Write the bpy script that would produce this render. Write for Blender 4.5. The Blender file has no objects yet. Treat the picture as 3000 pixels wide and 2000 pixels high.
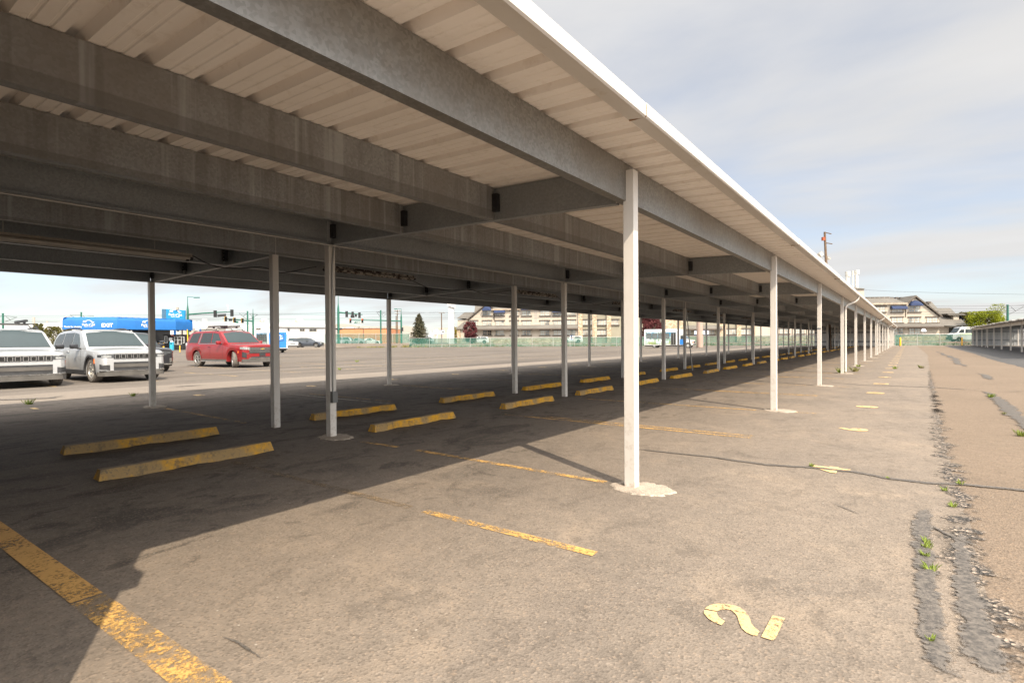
import bpy, bmesh, math, random
from mathutils import Vector, Matrix, Euler
import numpy as np
rnd = random.Random(7)
scene = bpy.context.scene
COL = scene.collection
R = math.radians

# ------------------------------------------------------------------ camera
H = 1.375                                   # eye height
FPX, YAW, PPY, ROLL, PIT = 1575.25, 0.6364, 1005.71, -0.0067, -0.0065
cam_d = bpy.data.cameras.new('camera')
cam = bpy.data.objects.new('camera', cam_d); COL.objects.link(cam)
cam_d.sensor_width = 36; cam_d.lens = 36 * FPX / 3000
cam_d.shift_y = (PPY - 1000) / 3000
cam_d.clip_start = 0.05; cam_d.clip_end = 6000
cam.location = (0, 0, H)
cam.matrix_world = (Matrix.Translation((0, 0, H)) @ Matrix.Rotation(YAW, 4, 'Z')
                    @ Matrix.Rotation(math.pi / 2 + PIT, 4, 'X') @ Matrix.Rotation(ROLL, 4, 'Z'))
scene.camera = cam

# ------------------------------------------------------------------ light
SUN_TO = Vector((0.87, -0.466, 1.0)).normalized()      # towards the sun
sun_d = bpy.data.lights.new('sun', 'SUN'); sun_d.energy = 3.25; sun_d.angle = R(0.5)
sun_d.color = (1.0, 0.865, 0.68)
sun = bpy.data.objects.new('sun', sun_d); COL.objects.link(sun)
sun.rotation_euler = (-SUN_TO).to_track_quat('-Z', 'Y').to_euler()
sun.location = (20, -10, 40)
world = bpy.data.worlds.new('World'); scene.world = world; world.use_nodes = True
wn, wl = world.node_tree.nodes, world.node_tree.links
wn.clear()
wout = wn.new('ShaderNodeOutputWorld'); wbg = wn.new('ShaderNodeBackground')
wbg.inputs['Strength'].default_value = 0.10
wl.new(wbg.outputs[0], wout.inputs[0])
sky = wn.new('ShaderNodeTexSky'); sky.sky_type = 'NISHITA'; sky.sun_disc = False
sky.sun_elevation = math.asin(SUN_TO.z); sky.sun_rotation = math.atan2(SUN_TO.x, SUN_TO.y)
sky.altitude = 1300; sky.dust_density = 1.6; sky.air_density = 1.0
# thin cloud deck, laid out on the sky's own directions
wtc = wn.new('ShaderNodeTexCoord'); wsep = wn.new('ShaderNodeSeparateXYZ')
wl.new(wtc.outputs['Generated'], wsep.inputs[0])
def wmath(op, a, b=None, clamp=False):
    n = wn.new('ShaderNodeMath'); n.operation = op; n.use_clamp = clamp
    for i, v in enumerate((a, b)):
        if v is None: continue
        if isinstance(v, (int, float)): n.inputs[i].default_value = v
        else: wl.new(v, n.inputs[i])
    return n.outputs[0]
zz = wmath('ADD', wmath('MAXIMUM', wsep.outputs[2], 0.0), 0.10)
ca, sa = math.cos(R(-14)), math.sin(R(-14))
ux = wmath('DIVIDE', wsep.outputs[0], zz); uy = wmath('DIVIDE', wsep.outputs[1], zz)
cmb = wn.new('ShaderNodeCombineXYZ'); wl.new(ux, cmb.inputs[0]); wl.new(uy, cmb.inputs[1])
wmap = wn.new('ShaderNodeMapping'); wl.new(cmb.outputs[0], wmap.inputs[0])
wmap.inputs['Rotation'].default_value = (0, 0, R(-30)); wmap.inputs['Scale'].default_value = (0.55, 1.15, 1)
wmap.inputs['Location'].default_value = (3.1, 2.3, 0)
cn = wn.new('ShaderNodeTexNoise'); cn.inputs['Scale'].default_value = 0.62; cn.inputs['Detail'].default_value = 7
cn.inputs['Roughness'].default_value = 0.52; cn.inputs['Distortion'].default_value = 0.25
wl.new(wmap.outputs[0], cn.inputs['Vector'])
# fewer clouds near the horizon, nearly closed deck overhead
cov = wmath('ADD', cn.outputs[0], wmath('MULTIPLY', wsep.outputs[2], 0.34))
cr = wn.new('ShaderNodeMapRange'); cr.interpolation_type = 'SMOOTHSTEP'
cr.inputs[1].default_value = 0.40; cr.inputs[2].default_value = 0.68
cr.inputs[3].default_value = 0.50; cr.inputs[4].default_value = 0.97
wl.new(cov, cr.inputs[0])
cn2 = wn.new('ShaderNodeTexNoise'); cn2.inputs['Scale'].default_value = 1.5; cn2.inputs['Detail'].default_value = 6
wl.new(wmap.outputs[0], cn2.inputs['Vector'])
cshade = wn.new('ShaderNodeMapRange'); cshade.inputs[1].default_value = 0.3; cshade.inputs[2].default_value = 0.7
cshade.inputs[3].default_value = 4.0; cshade.inputs[4].default_value = 4.4
wl.new(cn2.outputs[0], cshade.inputs[0])
ccol = wn.new('ShaderNodeMix'); ccol.data_type = 'RGBA'; ccol.blend_type = 'MULTIPLY'
ccol.inputs[0].default_value = 1
ccol.inputs[6].default_value = (1.0, 0.985, 0.97, 1); wl.new(cshade.outputs[0], ccol.inputs[7])
wmix = wn.new('ShaderNodeMix'); wmix.data_type = 'RGBA'
wl.new(cr.outputs[0], wmix.inputs[0]); wl.new(sky.outputs[0], wmix.inputs[6]); wl.new(ccol.outputs[2], wmix.inputs[7])
# extra sky brightness added round the sun, behind the camera, to lift the shade
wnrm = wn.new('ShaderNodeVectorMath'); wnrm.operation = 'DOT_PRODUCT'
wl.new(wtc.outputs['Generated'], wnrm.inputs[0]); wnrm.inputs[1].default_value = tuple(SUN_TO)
fill_glow = wmath('ADD', wmath('MULTIPLY', wmath('MAXIMUM', wmath('SUBTRACT', wnrm.outputs['Value'], 0.25), 0.0), 6.5), 1.0)
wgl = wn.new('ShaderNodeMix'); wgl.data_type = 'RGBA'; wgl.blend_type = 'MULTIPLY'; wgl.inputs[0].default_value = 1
wl.new(ccol.outputs[2], wgl.inputs[6]); wl.new(fill_glow, wgl.inputs[7])
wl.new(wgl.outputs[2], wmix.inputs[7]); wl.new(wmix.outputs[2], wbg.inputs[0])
scene.view_settings.view_transform = 'Standard'; scene.view_settings.look = 'None'
scene.view_settings.exposure = 0.95; scene.view_settings.gamma = 1.0
scene.view_settings.use_curve_mapping = False
scene.render.engine = 'CYCLES'
scene.cycles.max_bounces = 8; scene.cycles.transparent_max_bounces = 12
scene.cycles.use_denoising = True

# ------------------------------------------------------------------ measuring: photo pixels (3000x2000) to points of the place
_s, _c = math.sin(YAW), math.cos(YAW)
def ray(a, b):
    u, v = a - 1500, b - PPY
    u, v = u * math.cos(ROLL) + v * math.sin(ROLL), -u * math.sin(ROLL) + v * math.cos(ROLL)
    x, y, z = u / FPX, -v / FPX, 1.0
    y, z = y * math.cos(PIT) + z * math.sin(PIT), -y * math.sin(PIT) + z * math.cos(PIT)
    return Vector((_c * x - _s * z, _s * x + _c * z, y))
def G(a, b, z=0.0):
    d = ray(a, b); t = (z - H) / d.z
    return Vector((d.x * t, d.y * t, z))
def A(a, b, D):
    d = ray(a, b); t = D / (_c * d.y - _s * d.x)
    return Vector((d.x * t, d.y * t, H + d.z * t))
def AX(a, b, X):
    d = ray(a, b); t = X / d.x
    return Vector((X, d.y * t, H + d.z * t))

# ------------------------------------------------------------------ mesh building
class MB:
    def __init__(self): self.v = []; self.f = []
    def add(self, vs, fs):
        o = len(self.v); self.v += [tuple(p) for p in vs]; self.f += [tuple(i + o for i in f) for f in fs]; return self
    def box(self, lo, hi, rz=0, piv=None, m=None):
        x0, y0, z0 = lo; x1, y1, z1 = hi
        vs = [Vector(p) for p in ((x0,y0,z0),(x1,y0,z0),(x1,y1,z0),(x0,y1,z0),(x0,y0,z1),(x1,y0,z1),(x1,y1,z1),(x0,y1,z1))]
        if m is not None: vs = [m @ p for p in vs]
        return self.add(vs, [(3,2,1,0),(4,5,6,7),(0,1,5,4),(1,2,6,5),(2,3,7,6),(3,0,4,7)])
    def bbox(self, lo, hi, b, m=None):
        """box with chamfered edges"""
        bm = bmesh.new(); bmesh.ops.create_cube(bm, size=1)
        sx, sy, sz = (hi[i] - lo[i] for i in range(3)); cx, cy, cz = ((hi[i] + lo[i]) / 2 for i in range(3))
        for p in bm.verts: p.co = Vector((p.co.x * sx + cx, p.co.y * sy + cy, p.co.z * sz + cz))
        bmesh.ops.bevel(bm, geom=list(bm.edges), offset=b, segments=2, profile=0.6, affect='EDGES')
        bm.verts.index_update()
        vs = [(m @ p.co if m is not None else p.co.copy()) for p in bm.verts]; fs = [[q.index for q in f.verts] for f in bm.faces]
        bm.free(); return self.add(vs, fs)
    def bar(self, a, b, r, n=8, r2=None, cap=True):
        a, b = Vector(a), Vector(b); r2 = r if r2 is None else r2
        d = (b - a).normalized(); e = Vector((0, 0, 1)) if abs(d.z) < 0.9 else Vector((1, 0, 0))
        p = d.cross(e).normalized(); q = d.cross(p)
        vs = []
        for k in range(n):
            t = 2 * math.pi * k / n; o = p * math.cos(t) + q * math.sin(t)
            vs += [a + o * r, b + o * r2]
        fs = [(2*k, 2*((k+1)%n), 2*((k+1)%n)+1, 2*k+1) for k in range(n)]
        if cap: fs += [tuple(2*k for k in reversed(range(n))), tuple(2*k+1 for k in range(n))]
        return self.add(vs, fs)
    def tube(self, pts, r, n=8):
        pts = [Vector(p) for p in pts]; N = len(pts)
        rr = r if isinstance(r, (list, tuple)) else [r] * N
        vs = []; pv = None
        for i, p in enumerate(pts):
            d = (pts[min(i+1, N-1)] - pts[max(i-1, 0)]).normalized()
            if pv is None:
                e = Vector((0, 0, 1)) if abs(d.z) < 0.9 else Vector((1, 0, 0)); pv = d.cross(e).normalized()
            pv = (pv - d * pv.dot(d)).normalized(); q = d.cross(pv)
            for k in range(n):
                t = 2 * math.pi * k / n; vs.append(p + (pv * math.cos(t) + q * math.sin(t)) * rr[i])
        fs = [(i*n+k, i*n+(k+1)%n, (i+1)*n+(k+1)%n, (i+1)*n+k) for i in range(N-1) for k in range(n)]
        fs += [tuple(reversed(range(n))), tuple((N-1)*n+k for k in range(n))]
        return self.add(vs, fs)
    def prism(self, poly, vec):
        """closed polygon (3-D points, in a plane) pushed along vec"""
        n = len(poly); vec = Vector(vec); vs = [Vector(p) for p in poly] + [Vector(p) + vec for p in poly]
        fs = [tuple(range(n)), tuple(reversed(range(n, 2*n)))] + [(k, n+k, n+(k+1)%n, (k+1)%n) for k in range(n)]
        return self.add(vs, fs)
    def poly(self, pts): return self.add(pts, [tuple(range(len(pts)))])
    def lathe(self, prof, n=24, m=None, close=False):
        """prof: (radius, height) pairs turned about z"""
        vs = []
        for r, z in prof:
            for k in range(n):
                t = 2 * math.pi * k / n; p = Vector((r * math.cos(t), r * math.sin(t), z)); vs.append(m @ p if m is not None else p)
        N = len(prof)
        fs = [(i*n+k, i*n+(k+1)%n, (i+1)*n+(k+1)%n, (i+1)*n+k) for i in range(N-1) for k in range(n)]
        if close: fs += [((N-1)*n+k, (N-1)*n+(k+1)%n, (k+1)%n, k) for k in range(n)]
        return self.add(vs, fs)
    def grid(self, rows):
        """rows of points, all of one length"""
        n = len(rows[0]); vs = [p for r in rows for p in r]
        return self.add(vs, [(i*n+k, i*n+k+1, (i+1)*n+k+1, (i+1)*n+k) for i in range(len(rows)-1) for k in range(n-1)])
    def sphere(self, c, rx, ry=None, rz=None, n=12, m=8):
        ry = rx if ry is None else ry; rz = rx if rz is None else rz; vs = []
        for i in range(m + 1):
            a = math.pi * i / m
            for k in range(n):
                t = 2 * math.pi * k / n
                vs.append((c[0] + rx*math.sin(a)*math.cos(t), c[1] + ry*math.sin(a)*math.sin(t), c[2] + rz*math.cos(a)))
        return self.add(vs, [(i*n+k, (i+1)*n+k, (i+1)*n+(k+1)%n, i*n+(k+1)%n) for i in range(m) for k in range(n)])
    def build(self, name, mat, parent=None, local=False, smooth=0, origin=None):
        me = bpy.data.meshes.new(name)
        off = Vector((0, 0, 0))
        if parent is not None and not local: off = Vector(parent.get('_w', (0, 0, 0)))
        if origin is not None: off = Vector(origin)
        me.from_pydata([tuple(Vector(p) - off) for p in self.v], [], self.f)
        mats = mat if isinstance(mat, (list, tuple)) else [mat]
        for mm in mats: me.materials.append(mm)
        bm = bmesh.new(); bm.from_mesh(me); bmesh.ops.recalc_face_normals(bm, faces=list(bm.faces)); bm.to_mesh(me); bm.free()
        if smooth:
            me.polygons.foreach_set('use_smooth', [True] * len(me.polygons)); me.set_sharp_from_angle(angle=R(smooth))
        me.update()
        o = bpy.data.objects.new(name, me); COL.objects.link(o)
        if parent is not None: o.parent = parent
        if origin is not None: o.location = origin
        return o
    def raw(self, name, mat, parent=None):
        """as given: no normal fixing (open sheets, leaves)"""
        me = bpy.data.meshes.new(name); me.from_pydata([tuple(p) for p in self.v], [], self.f); me.materials.append(mat); me.update()
        o = bpy.data.objects.new(name, me); COL.objects.link(o)
        if parent is not None: o.parent = parent
        return o

def tag(o, label=None, cat=None, group=None, kind=None):
    if label: o['label'] = label
    if cat: o['category'] = cat
    if group: o['group'] = group
    if kind: o['kind'] = kind
    return o
def thing(name, label, cat, loc=(0, 0, 0), rz=0, group=None):
    o = bpy.data.objects.new(name, None); COL.objects.link(o); o.empty_display_size = 0.3
    o.location = loc; o.rotation_euler = (0, 0, rz)
    if rz == 0: o['_w'] = tuple(loc)
    return tag(o, label, cat, group)
def copy_tree(o, parent=None):
    c = o.copy(); COL.objects.link(c)
    if parent is not None: c.parent = parent
    for ch in list(o.children): copy_tree(ch, c)
    return c
def structure(o): o['kind'] = 'structure'; return o

# lettering as flat triangles in the xy plane
def letters(body, size, bold=0.0, align='CENTER', sx=1.0):
    cu = bpy.data.curves.new('lettering', 'FONT'); cu.body = body; cu.size = size; cu.align_x = align; cu.align_y = 'CENTER'
    cu.offset = bold; cu.resolution_u = 3; cu.fill_mode = 'FRONT'
    ob = bpy.data.objects.new('lettering', cu); me = bpy.data.meshes.new_from_object(ob)
    vs = [Vector((v.co.x * sx, v.co.y, 0)) for v in me.vertices]; fs = [tuple(p.vertices) for p in me.polygons]
    bpy.data.objects.remove(ob); bpy.data.curves.remove(cu); bpy.data.meshes.remove(me)
    return vs, fs

# ------------------------------------------------------------------ materials
class NT:
    """small node helper for a material"""
    def __init__(self, name):
        self.m = bpy.data.materials.new(name); self.m.use_nodes = True
        self.n, self.l = self.m.node_tree.nodes, self.m.node_tree.links
        self.b = self.n['Principled BSDF']; self.out = self.n['Material Output']
        self.tc = self.n.new('ShaderNodeTexCoord'); self.co = self.tc.outputs['Object']
    def scaled(self, s, src=None, loc=(0, 0, 0)):
        mp = self.n.new('ShaderNodeMapping'); mp.inputs['Scale'].default_value = s if hasattr(s, '__len__') else (s, s, s)
        mp.inputs['Location'].default_value = loc
        self.l.new(src or self.co, mp.inputs[0]); return mp.outputs[0]
    def noise(self, scale, detail=4, rough=0.55, vec=None, dist=0):
        t = self.n.new('ShaderNodeTexNoise'); t.inputs['Scale'].default_value = scale; t.inputs['Detail'].default_value = detail
        t.inputs['Roughness'].default_value = rough; t.inputs['Distortion'].default_value = dist
        self.l.new(vec or self.co, t.inputs['Vector']); return t.outputs[0]
    def voro(self, scale, vec=None, feature='F1', out=0):
        t = self.n.new('ShaderNodeTexVoronoi'); t.inputs['Scale'].default_value = scale; t.feature = feature
        self.l.new(vec or self.co, t.inputs['Vector']); return t.outputs[out]
    def rng(self, src, a, b, c=0.0, d=1.0, smooth=False):
        t = self.n.new('ShaderNodeMapRange'); self.l.new(src, t.inputs[0])
        if smooth: t.interpolation_type = 'SMOOTHSTEP'
        for i, v in enumerate((a, b, c, d)): t.inputs[i + 1].default_value = v
        return t.outputs[0]
    def math(self, op, a, b=None):
        t = self.n.new('ShaderNodeMath'); t.operation = op
        for i, v in enumerate((a, b)):
            if v is None: continue
            if isinstance(v, (int, float)): t.inputs[i].default_value = v
            else: self.l.new(v, t.inputs[i])
        return t.outputs[0]
    def mix(self, fac, a, b, mode='MIX'):
        t = self.n.new('ShaderNodeMix'); t.data_type = 'RGBA'; t.blend_type = mode
        for i, v in ((0, fac), (6, a), (7, b)):
            if isinstance(v, (int, float)): t.inputs[i].default_value = v
            elif isinstance(v, (tuple, list)): t.inputs[i].default_value = (*v, 1)
            else: self.l.new(v, t.inputs[i])
        return t.outputs[2]
    def grey(self, val):
        """value -> colour"""
        t = self.n.new('ShaderNodeCombineXYZ')
        for i in range(3): self.l.new(val, t.inputs[i])
        return t.outputs[0]
    def set(self, color=None, rough=None, metal=None):
        for k, v in (('Base Color', color), ('Roughness', rough), ('Metallic', metal)):
            if v is None: continue
            if isinstance(v, (int, float)): self.b.inputs[k].default_value = v
            elif isinstance(v, (tuple, list)): self.b.inputs[k].default_value = (*v, 1)
            else: self.l.new(v, self.b.inputs[k])
    def bump(self, h, strength=0.3, dist=0.01):
        t = self.n.new('ShaderNodeBump'); t.inputs['Strength'].default_value = strength; t.inputs['Distance'].default_value = dist
        self.l.new(h, t.inputs['Height']); self.l.new(t.outputs[0], self.b.inputs['Normal'])
    def alpha(self, a): self.l.new(a, self.b.inputs['Alpha'])

def pm(name, base, var=0.12, scale=3.0, rough=0.6, metal=0.0, bump=0.0, bscale=40, spec=None, coat=0):
    """plain paint, metal, plastic...: base colour with a little unevenness"""
    t = NT(name); n = t.noise(scale, 5, 0.6)
    lo = tuple(c * (1 - var) for c in base); hi = tuple(min(1, c * (1 + var)) for c in base)
    t.set(t.mix(t.rng(n, 0.3, 0.7), lo, hi), t.rng(n, 0.2, 0.8, max(0, rough - 0.06), min(1, rough + 0.06)), metal)
    if bump: t.bump(t.noise(bscale, 3), bump, 0.01)
    if spec is not None: t.b.inputs['Specular IOR Level'].default_value = spec
    if coat: t.b.inputs['Coat Weight'].default_value = coat; t.b.inputs['Coat Roughness'].default_value = 0.05
    return t.m
# ================================================================== materials of the setting
def asphalt(name, base, tint, dark, speck=0.5, patch=0.5, under=False, dusty=None, soft=1.0, streak=None):
    t = NT(name)
    big = t.noise(0.35, 5, 0.6, dist=0.4); mid = t.noise(1.7, 6, 0.62, dist=0.3); fine = t.noise(9, 5, 0.65)
    c = t.mix(t.rng(big, 0.35, 0.68, smooth=True), base, tint)
    stain = t.math('MULTIPLY', t.rng(mid, 0.53, 0.68, 0, 1, True), t.rng(big, 0.36, 0.56, 1.0, 0.25))
    c = t.mix(t.math('MULTIPLY', stain, patch), c, dark)
    if dusty is not None:
        d = t.rng(t.noise(1.1, 7, 0.7, t.scaled((1, 1, 1), loc=(7, 3, 0)), 0.6), 0.50, 0.72, 0, 0.75, True)
        c = t.mix(d, c, dusty)
    if streak is not None:
        s = t.rng(t.noise(1.0, 5, 0.6, t.scaled((0.55, 0.05, 1), loc=(3, 9, 0)), 0.3), 0.47, 0.63, 0, 1, True)
        c = t.mix(s, c, streak)
    if under:
        # bays: oil drips and tyre polish, thickest where the cars stand
        sep_ = t.n.new('ShaderNodeSeparateXYZ'); t.l.new(t.co, sep_.inputs[0])
        wx = t.math('ADD', sep_.outputs[0], t.math('MULTIPLY', t.math('SUBTRACT', t.noise(0.5, 5, 0.6), 0.5), 5.0))
        bay = t.rng(wx, -2.4, -6.2, 0, 1, True)
        c = t.mix(t.math('MULTIPLY', bay, 0.42), c, (0.105, 0.094, 0.084))
        o1 = t.rng(t.noise(0.9, 7, 0.68, t.scaled((1.5, 0.75, 1), loc=(11, 4, 0)), 0.8), 0.50, 0.62, 0, 1, True)
        c = t.mix(t.math('MULTIPLY', o1, t.rng(bay, 0.1, 0.8, 0.15, 0.92)), c, dark)
        o2 = t.rng(t.noise(2.6, 6, 0.7, t.scaled((1.3, 0.8, 1), loc=(2, 8, 0)), 0.6), 0.54, 0.64, 0, 1, True)
        c = t.mix(t.math('MULTIPLY', o2, t.rng(bay, 0.0, 0.5, 0.28, 0.75)), c, tuple(x * 0.75 for x in dark))
    c = t.mix(t.rng(fine, 0.35, 0.7, 0, 0.30), c, dark)
    # aggregate: pale and dark stones
    v = t.voro(85, out=1); sep = t.n.new('ShaderNodeSeparateColor'); t.l.new(v, sep.inputs[0])
    st = t.rng(sep.outputs[0], 0.80, 0.92, 0, speck * 0.8); sd = t.rng(sep.outputs[1], 0.72, 0.86, 0, speck)
    pal = t.mix(sep.outputs[2], tuple(min(1, x * 1.55) for x in base), (base[0] * 1.75, base[1] * 1.5, base[2] * 1.25))
    c = t.mix(sd, c, tuple(x * 0.42 for x in base)); c = t.mix(st, c, pal)
    v2 = t.voro(26, out=1); sp2 = t.n.new('ShaderNodeSeparateColor'); t.l.new(v2, sp2.inputs[0])
    v3 = t.voro(26, out=0)
    peb = t.math('MULTIPLY', t.rng(sp2.outputs[0], 0.93, 0.97), t.rng(v3, 0.10, 0.22, 1, 0))
    c = t.mix(t.math('MULTIPLY', peb, speck), c, t.mix(t.rng(sp2.outputs[1], 0.45, 0.55), (0.05, 0.045, 0.04), (0.6, 0.55, 0.48)))
    t.set(c, t.rng(fine, 0.2, 0.8, 0.82, 0.95)); t.b.inputs['Specular IOR Level'].default_value = 0.25
    h = t.math('ADD', t.math('MULTIPLY', t.voro(85), 0.6), t.math('MULTIPLY', t.noise(30, 4), 0.7))
    t.bump(h, 0.55 * soft, 0.012)
    return t.m

M = {}
M['ground'] = pm('ground_dirt', (0.22, 0.19, 0.155), 0.2, 0.2, 0.95)
M['apron'] = asphalt('worn_asphalt', (0.193, 0.161, 0.132), (0.235, 0.192, 0.152), (0.086, 0.073, 0.061), 0.42, 0.6, dusty=(0.287, 0.228, 0.173), soft=0.6, under=True)
M['tan'] = asphalt('tan_concrete_lane', (0.178, 0.136, 0.099), (0.199, 0.151, 0.111), (0.101, 0.080, 0.063), 0.45, 0.5)
M['dark'] = asphalt('fresh_asphalt', (0.080, 0.078, 0.078), (0.100, 0.095, 0.092), (0.045, 0.044, 0.044), 0.4, 0.6)
M['lot'] = asphalt('pale_lot_asphalt', (0.139, 0.119, 0.101), (0.168, 0.145, 0.123), (0.076, 0.066, 0.058), 0.4, 0.6, dusty=(0.181, 0.150, 0.123), streak=(0.088, 0.076, 0.066))
M['strip'] = asphalt('pale_gutter_strip', (0.207, 0.178, 0.150), (0.233, 0.199, 0.165), (0.124, 0.106, 0.090), 0.35, 0.5)
M['road'] = asphalt('street_asphalt', (0.20, 0.18, 0.16), (0.24, 0.215, 0.19), (0.12, 0.11, 0.10), 0.3, 0.5)
M['gravel'] = asphalt('gravel_bank', (0.30, 0.25, 0.20), (0.36, 0.30, 0.24), (0.16, 0.14, 0.11), 0.8, 0.6)
M['redpave'] = pm('red_paving', (0.36, 0.19, 0.14), 0.15, 2, 0.9)
M['tar'] = None
def tar_mat(name, a, b_, top, amp=2.6):
    t = NT(name); n = t.noise(6, 6, 0.7); e = t.noise(38, 4, 0.7)
    t.set(t.mix(t.rng(e, 0.4, 0.65), a, b_), t.rng(e, 0.3, 0.7, 0.6, 0.85))
    at = t.n.new('ShaderNodeAttribute'); at.attribute_name = 'edge'
    nn = t.math('ADD', t.math('MULTIPLY', n, 0.55), t.math('MULTIPLY', e, 0.45))
    t.alpha(t.rng(t.math('ADD', at.outputs['Fac'], t.math('MULTIPLY', t.math('SUBTRACT', nn, 0.5), amp)), 0.30, 0.52, 0, top)); t.bump(e, 0.4, 0.01); return t.m
M['tar'] = tar_mat('tar_seal', (0.075, 0.067, 0.060), (0.15, 0.130, 0.110), 0.85)
M['tar_old'] = tar_mat('old_tar_patch', (0.075, 0.068, 0.062), (0.18, 0.157, 0.135), 0.85, 3.4)
def crumb_mat():
    t = NT('crumbled_asphalt'); n = t.noise(3.2, 7, 0.72); e = t.voro(48)
    v = t.voro(48, out=1); s = t.n.new('ShaderNodeSeparateColor'); t.l.new(v, s.inputs[0])
    c = t.mix(t.rng(s.outputs[0], 0.5, 0.9), (0.06, 0.055, 0.05), (0.36, 0.29, 0.23))
    t.set(c, 0.95); at = t.n.new('ShaderNodeAttribute'); at.attribute_name = 'edge'
    t.alpha(t.rng(t.math('ADD', t.math('MULTIPLY', at.outputs['Fac'], 0.16), n), 0.58, 0.68, 0, 0.88)); t.bump(e, 0.9, 0.02); return t.m
M['crumb'] = crumb_mat()
def paint_mat(name, col, lo, hi, worn):
    t = NT(name); n = t.noise(5.0, 8, 0.75, dist=0.3); f = t.noise(45, 4, 0.7); b = t.noise(0.8, 3, 0.5)
    t.set(t.mix(t.rng(f, 0.3, 0.7), tuple(x * 0.86 for x in col), col), 0.75)
    w = t.math('ADD', t.math('ADD', t.math('MULTIPLY', n, 0.45), t.math('MULTIPLY', f, 0.35)), t.math('MULTIPLY', b, 0.2))
    t.alpha(t.rng(w, lo, hi, worn, 1)); return t.m
M['yel'] = paint_mat('worn_yellow_paint', (0.62, 0.37, 0.115), 0.465, 0.55, 0.08)
M['yel_big'] = paint_mat('old_yellow_paint', (0.60, 0.345, 0.105), 0.42, 0.50, 0.05)
M['yel_num'] = paint_mat('stencil_paint', (0.66, 0.455, 0.215), 0.40, 0.48, 0.12)
M['pale'] = paint_mat('worn_pale_paint', (0.42, 0.36, 0.29), 0.44, 0.53, 0.10)
M['faint'] = paint_mat('ghost_paint', (0.24, 0.175, 0.11), 0.46, 0.56, 0.05)
M['white_line'] = paint_mat('worn_white_paint', (0.6, 0.56, 0.5), 0.46, 0.55, 0.05)
M['yel_lot'] = paint_mat('faded_lot_paint', (0.62, 0.42, 0.18), 0.47, 0.56, 0.02)

# ================================================================== ground sheets
def sheet(name, pts, z, mat, kind='structure'):
    b = MB(); b.poly([(p[0], p[1], z) for p in pts]); o = b.build(name, mat); o['kind'] = kind; return o
def wob(pts, amp, step=0.35, seed=1):
    """polyline with a ragged wobble"""
    r = random.Random(seed); out = []
    for a, b in zip(pts[:-1], pts[1:]):
        a, b = Vector(a[:2]), Vector(b[:2]); L = (b - a).length; n = max(1, int(L / step)); nn = Vector((-(b - a).y, (b - a).x)).normalized()
        for k in range(n): out.append(a + (b - a) * (k / n) + nn * (r.uniform(-amp, amp) if (k or out) else 0))
    out.append(Vector(pts[-1][:2])); return out
FA, FB, FC = A(1199, 1016, 110), A(2060, 1012, 105.5), A(2960, 1011, 84.5)
FY = 108.2                                    # street-end fence on the right
sheet('ground', [(-900, -700), (900, -700), (900, 900), (-900, 900)], -0.008, M['ground'])
sheet('parking_lot', [(-190, -60), (-15.9, -60), (-15.9, 112), (-60, 112), (-190, 112)], -0.004, M['lot'])
edgeL = [(-16.25, -40), (-16.3, 2.8), (-16.7, 5.2), (-16.3, 12), (-16.0, 21), (-16.3, 46), (-16.6, 75), (-16.4, 107)]
sheet('gutter_strip', [(p[0] - 2.6, p[1]) for p in edgeL] + [(p[0], p[1]) for p in reversed(wob(edgeL, 0.03, 2))], 0.0, M['strip'])
tanL = [(0.55, -30), (0.36, -2), (0.31, 3.16), (0.32, 4.0), (0.355, 5.5), (0.34, 7.46), (0.37, 10.5), (0.445, 14.3), (0.485, 18.3), (0.69, 29.5), (1.13, 52), (0.95, 107.5)]
tanR = [(4.2, -30), (4.06, 32.4), (3.96, 43.8), (4.23, 58.6), (4.3, 107.5)]
wl_, wr_ = wob(tanL, 0.035, 0.25, 3), wob(tanR, 0.05, 0.8, 4)
sheet('apron_asphalt', [(-16.3, -40)] + [(p.x, p.y) for p in wl_] + [(-16.4, 108)], 0.004, M['apron'])
sheet('tan_lane', [(p.x, p.y) for p in wl_] + [(p.x, p.y) for p in reversed(wr_)], 0.001, M['tan'])
sheet('dark_apron', [(p.x, p.y) for p in wr_] + [(60, 108), (60, -30)], 0.004, M['dark'])
# ragged dusty tongue where the two asphalts meet under the eave
def ribbon(name, pts, widths, z, mat, amp=0.0, step=0.15, seed=0):
    P = wob(pts, amp, step, seed); n = len(P); cols = [[] for _ in range(5)]; ed = []
    for i, p in enumerate(P):
        d = (P[min(i+1, n-1)] - P[max(i-1, 0)]).normalized(); nn = Vector((-d.y, d.x)); t = i / max(1, n-1) * (len(widths) - 1); k = min(int(t), len(widths) - 2)
        w = (widths[k] + (widths[k+1] - widths[k]) * (t - k)) * 0.72
        for j in range(5): q = p + nn * w * (j / 2 - 1); cols[j].append((q.x, q.y, z))
    b = MB(); b.grid(cols); o = b.build(name, mat); o['kind'] = 'structure'
    at = o.data.attributes.new('edge', 'FLOAT', 'POINT')
    for j in range(5):
        for i in range(n):
            f = min(1.0, min(i, n - 1 - i) / 3 + 0.15); at.data[j * n + i].value = (0, 0.62, 1, 0.62, 0)[j] * f
    return o
g2 = lambda L: [G(*p) for p in L]
ribbon('tar_seam', g2([(1830,1311),(1900,1321),(2091,1341),(2244,1363),(2378,1371),(2499,1384),(2601,1402),(2729,1418),(2825,1421),(3000,1438),(3250,1452)]), [0.03, .05, .07, .08, .08, .07, .09], 0.012, M['tar'], 0.008, 0.12, 1)
ribbon('tar_seam', g2([(2400,1117),(2522,1128),(2735,1135),(2850,1143),(2876,1146)]), [.03, .08, .10, .12], 0.012, M['tar'], 0.01, 0.3, 2)
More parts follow.
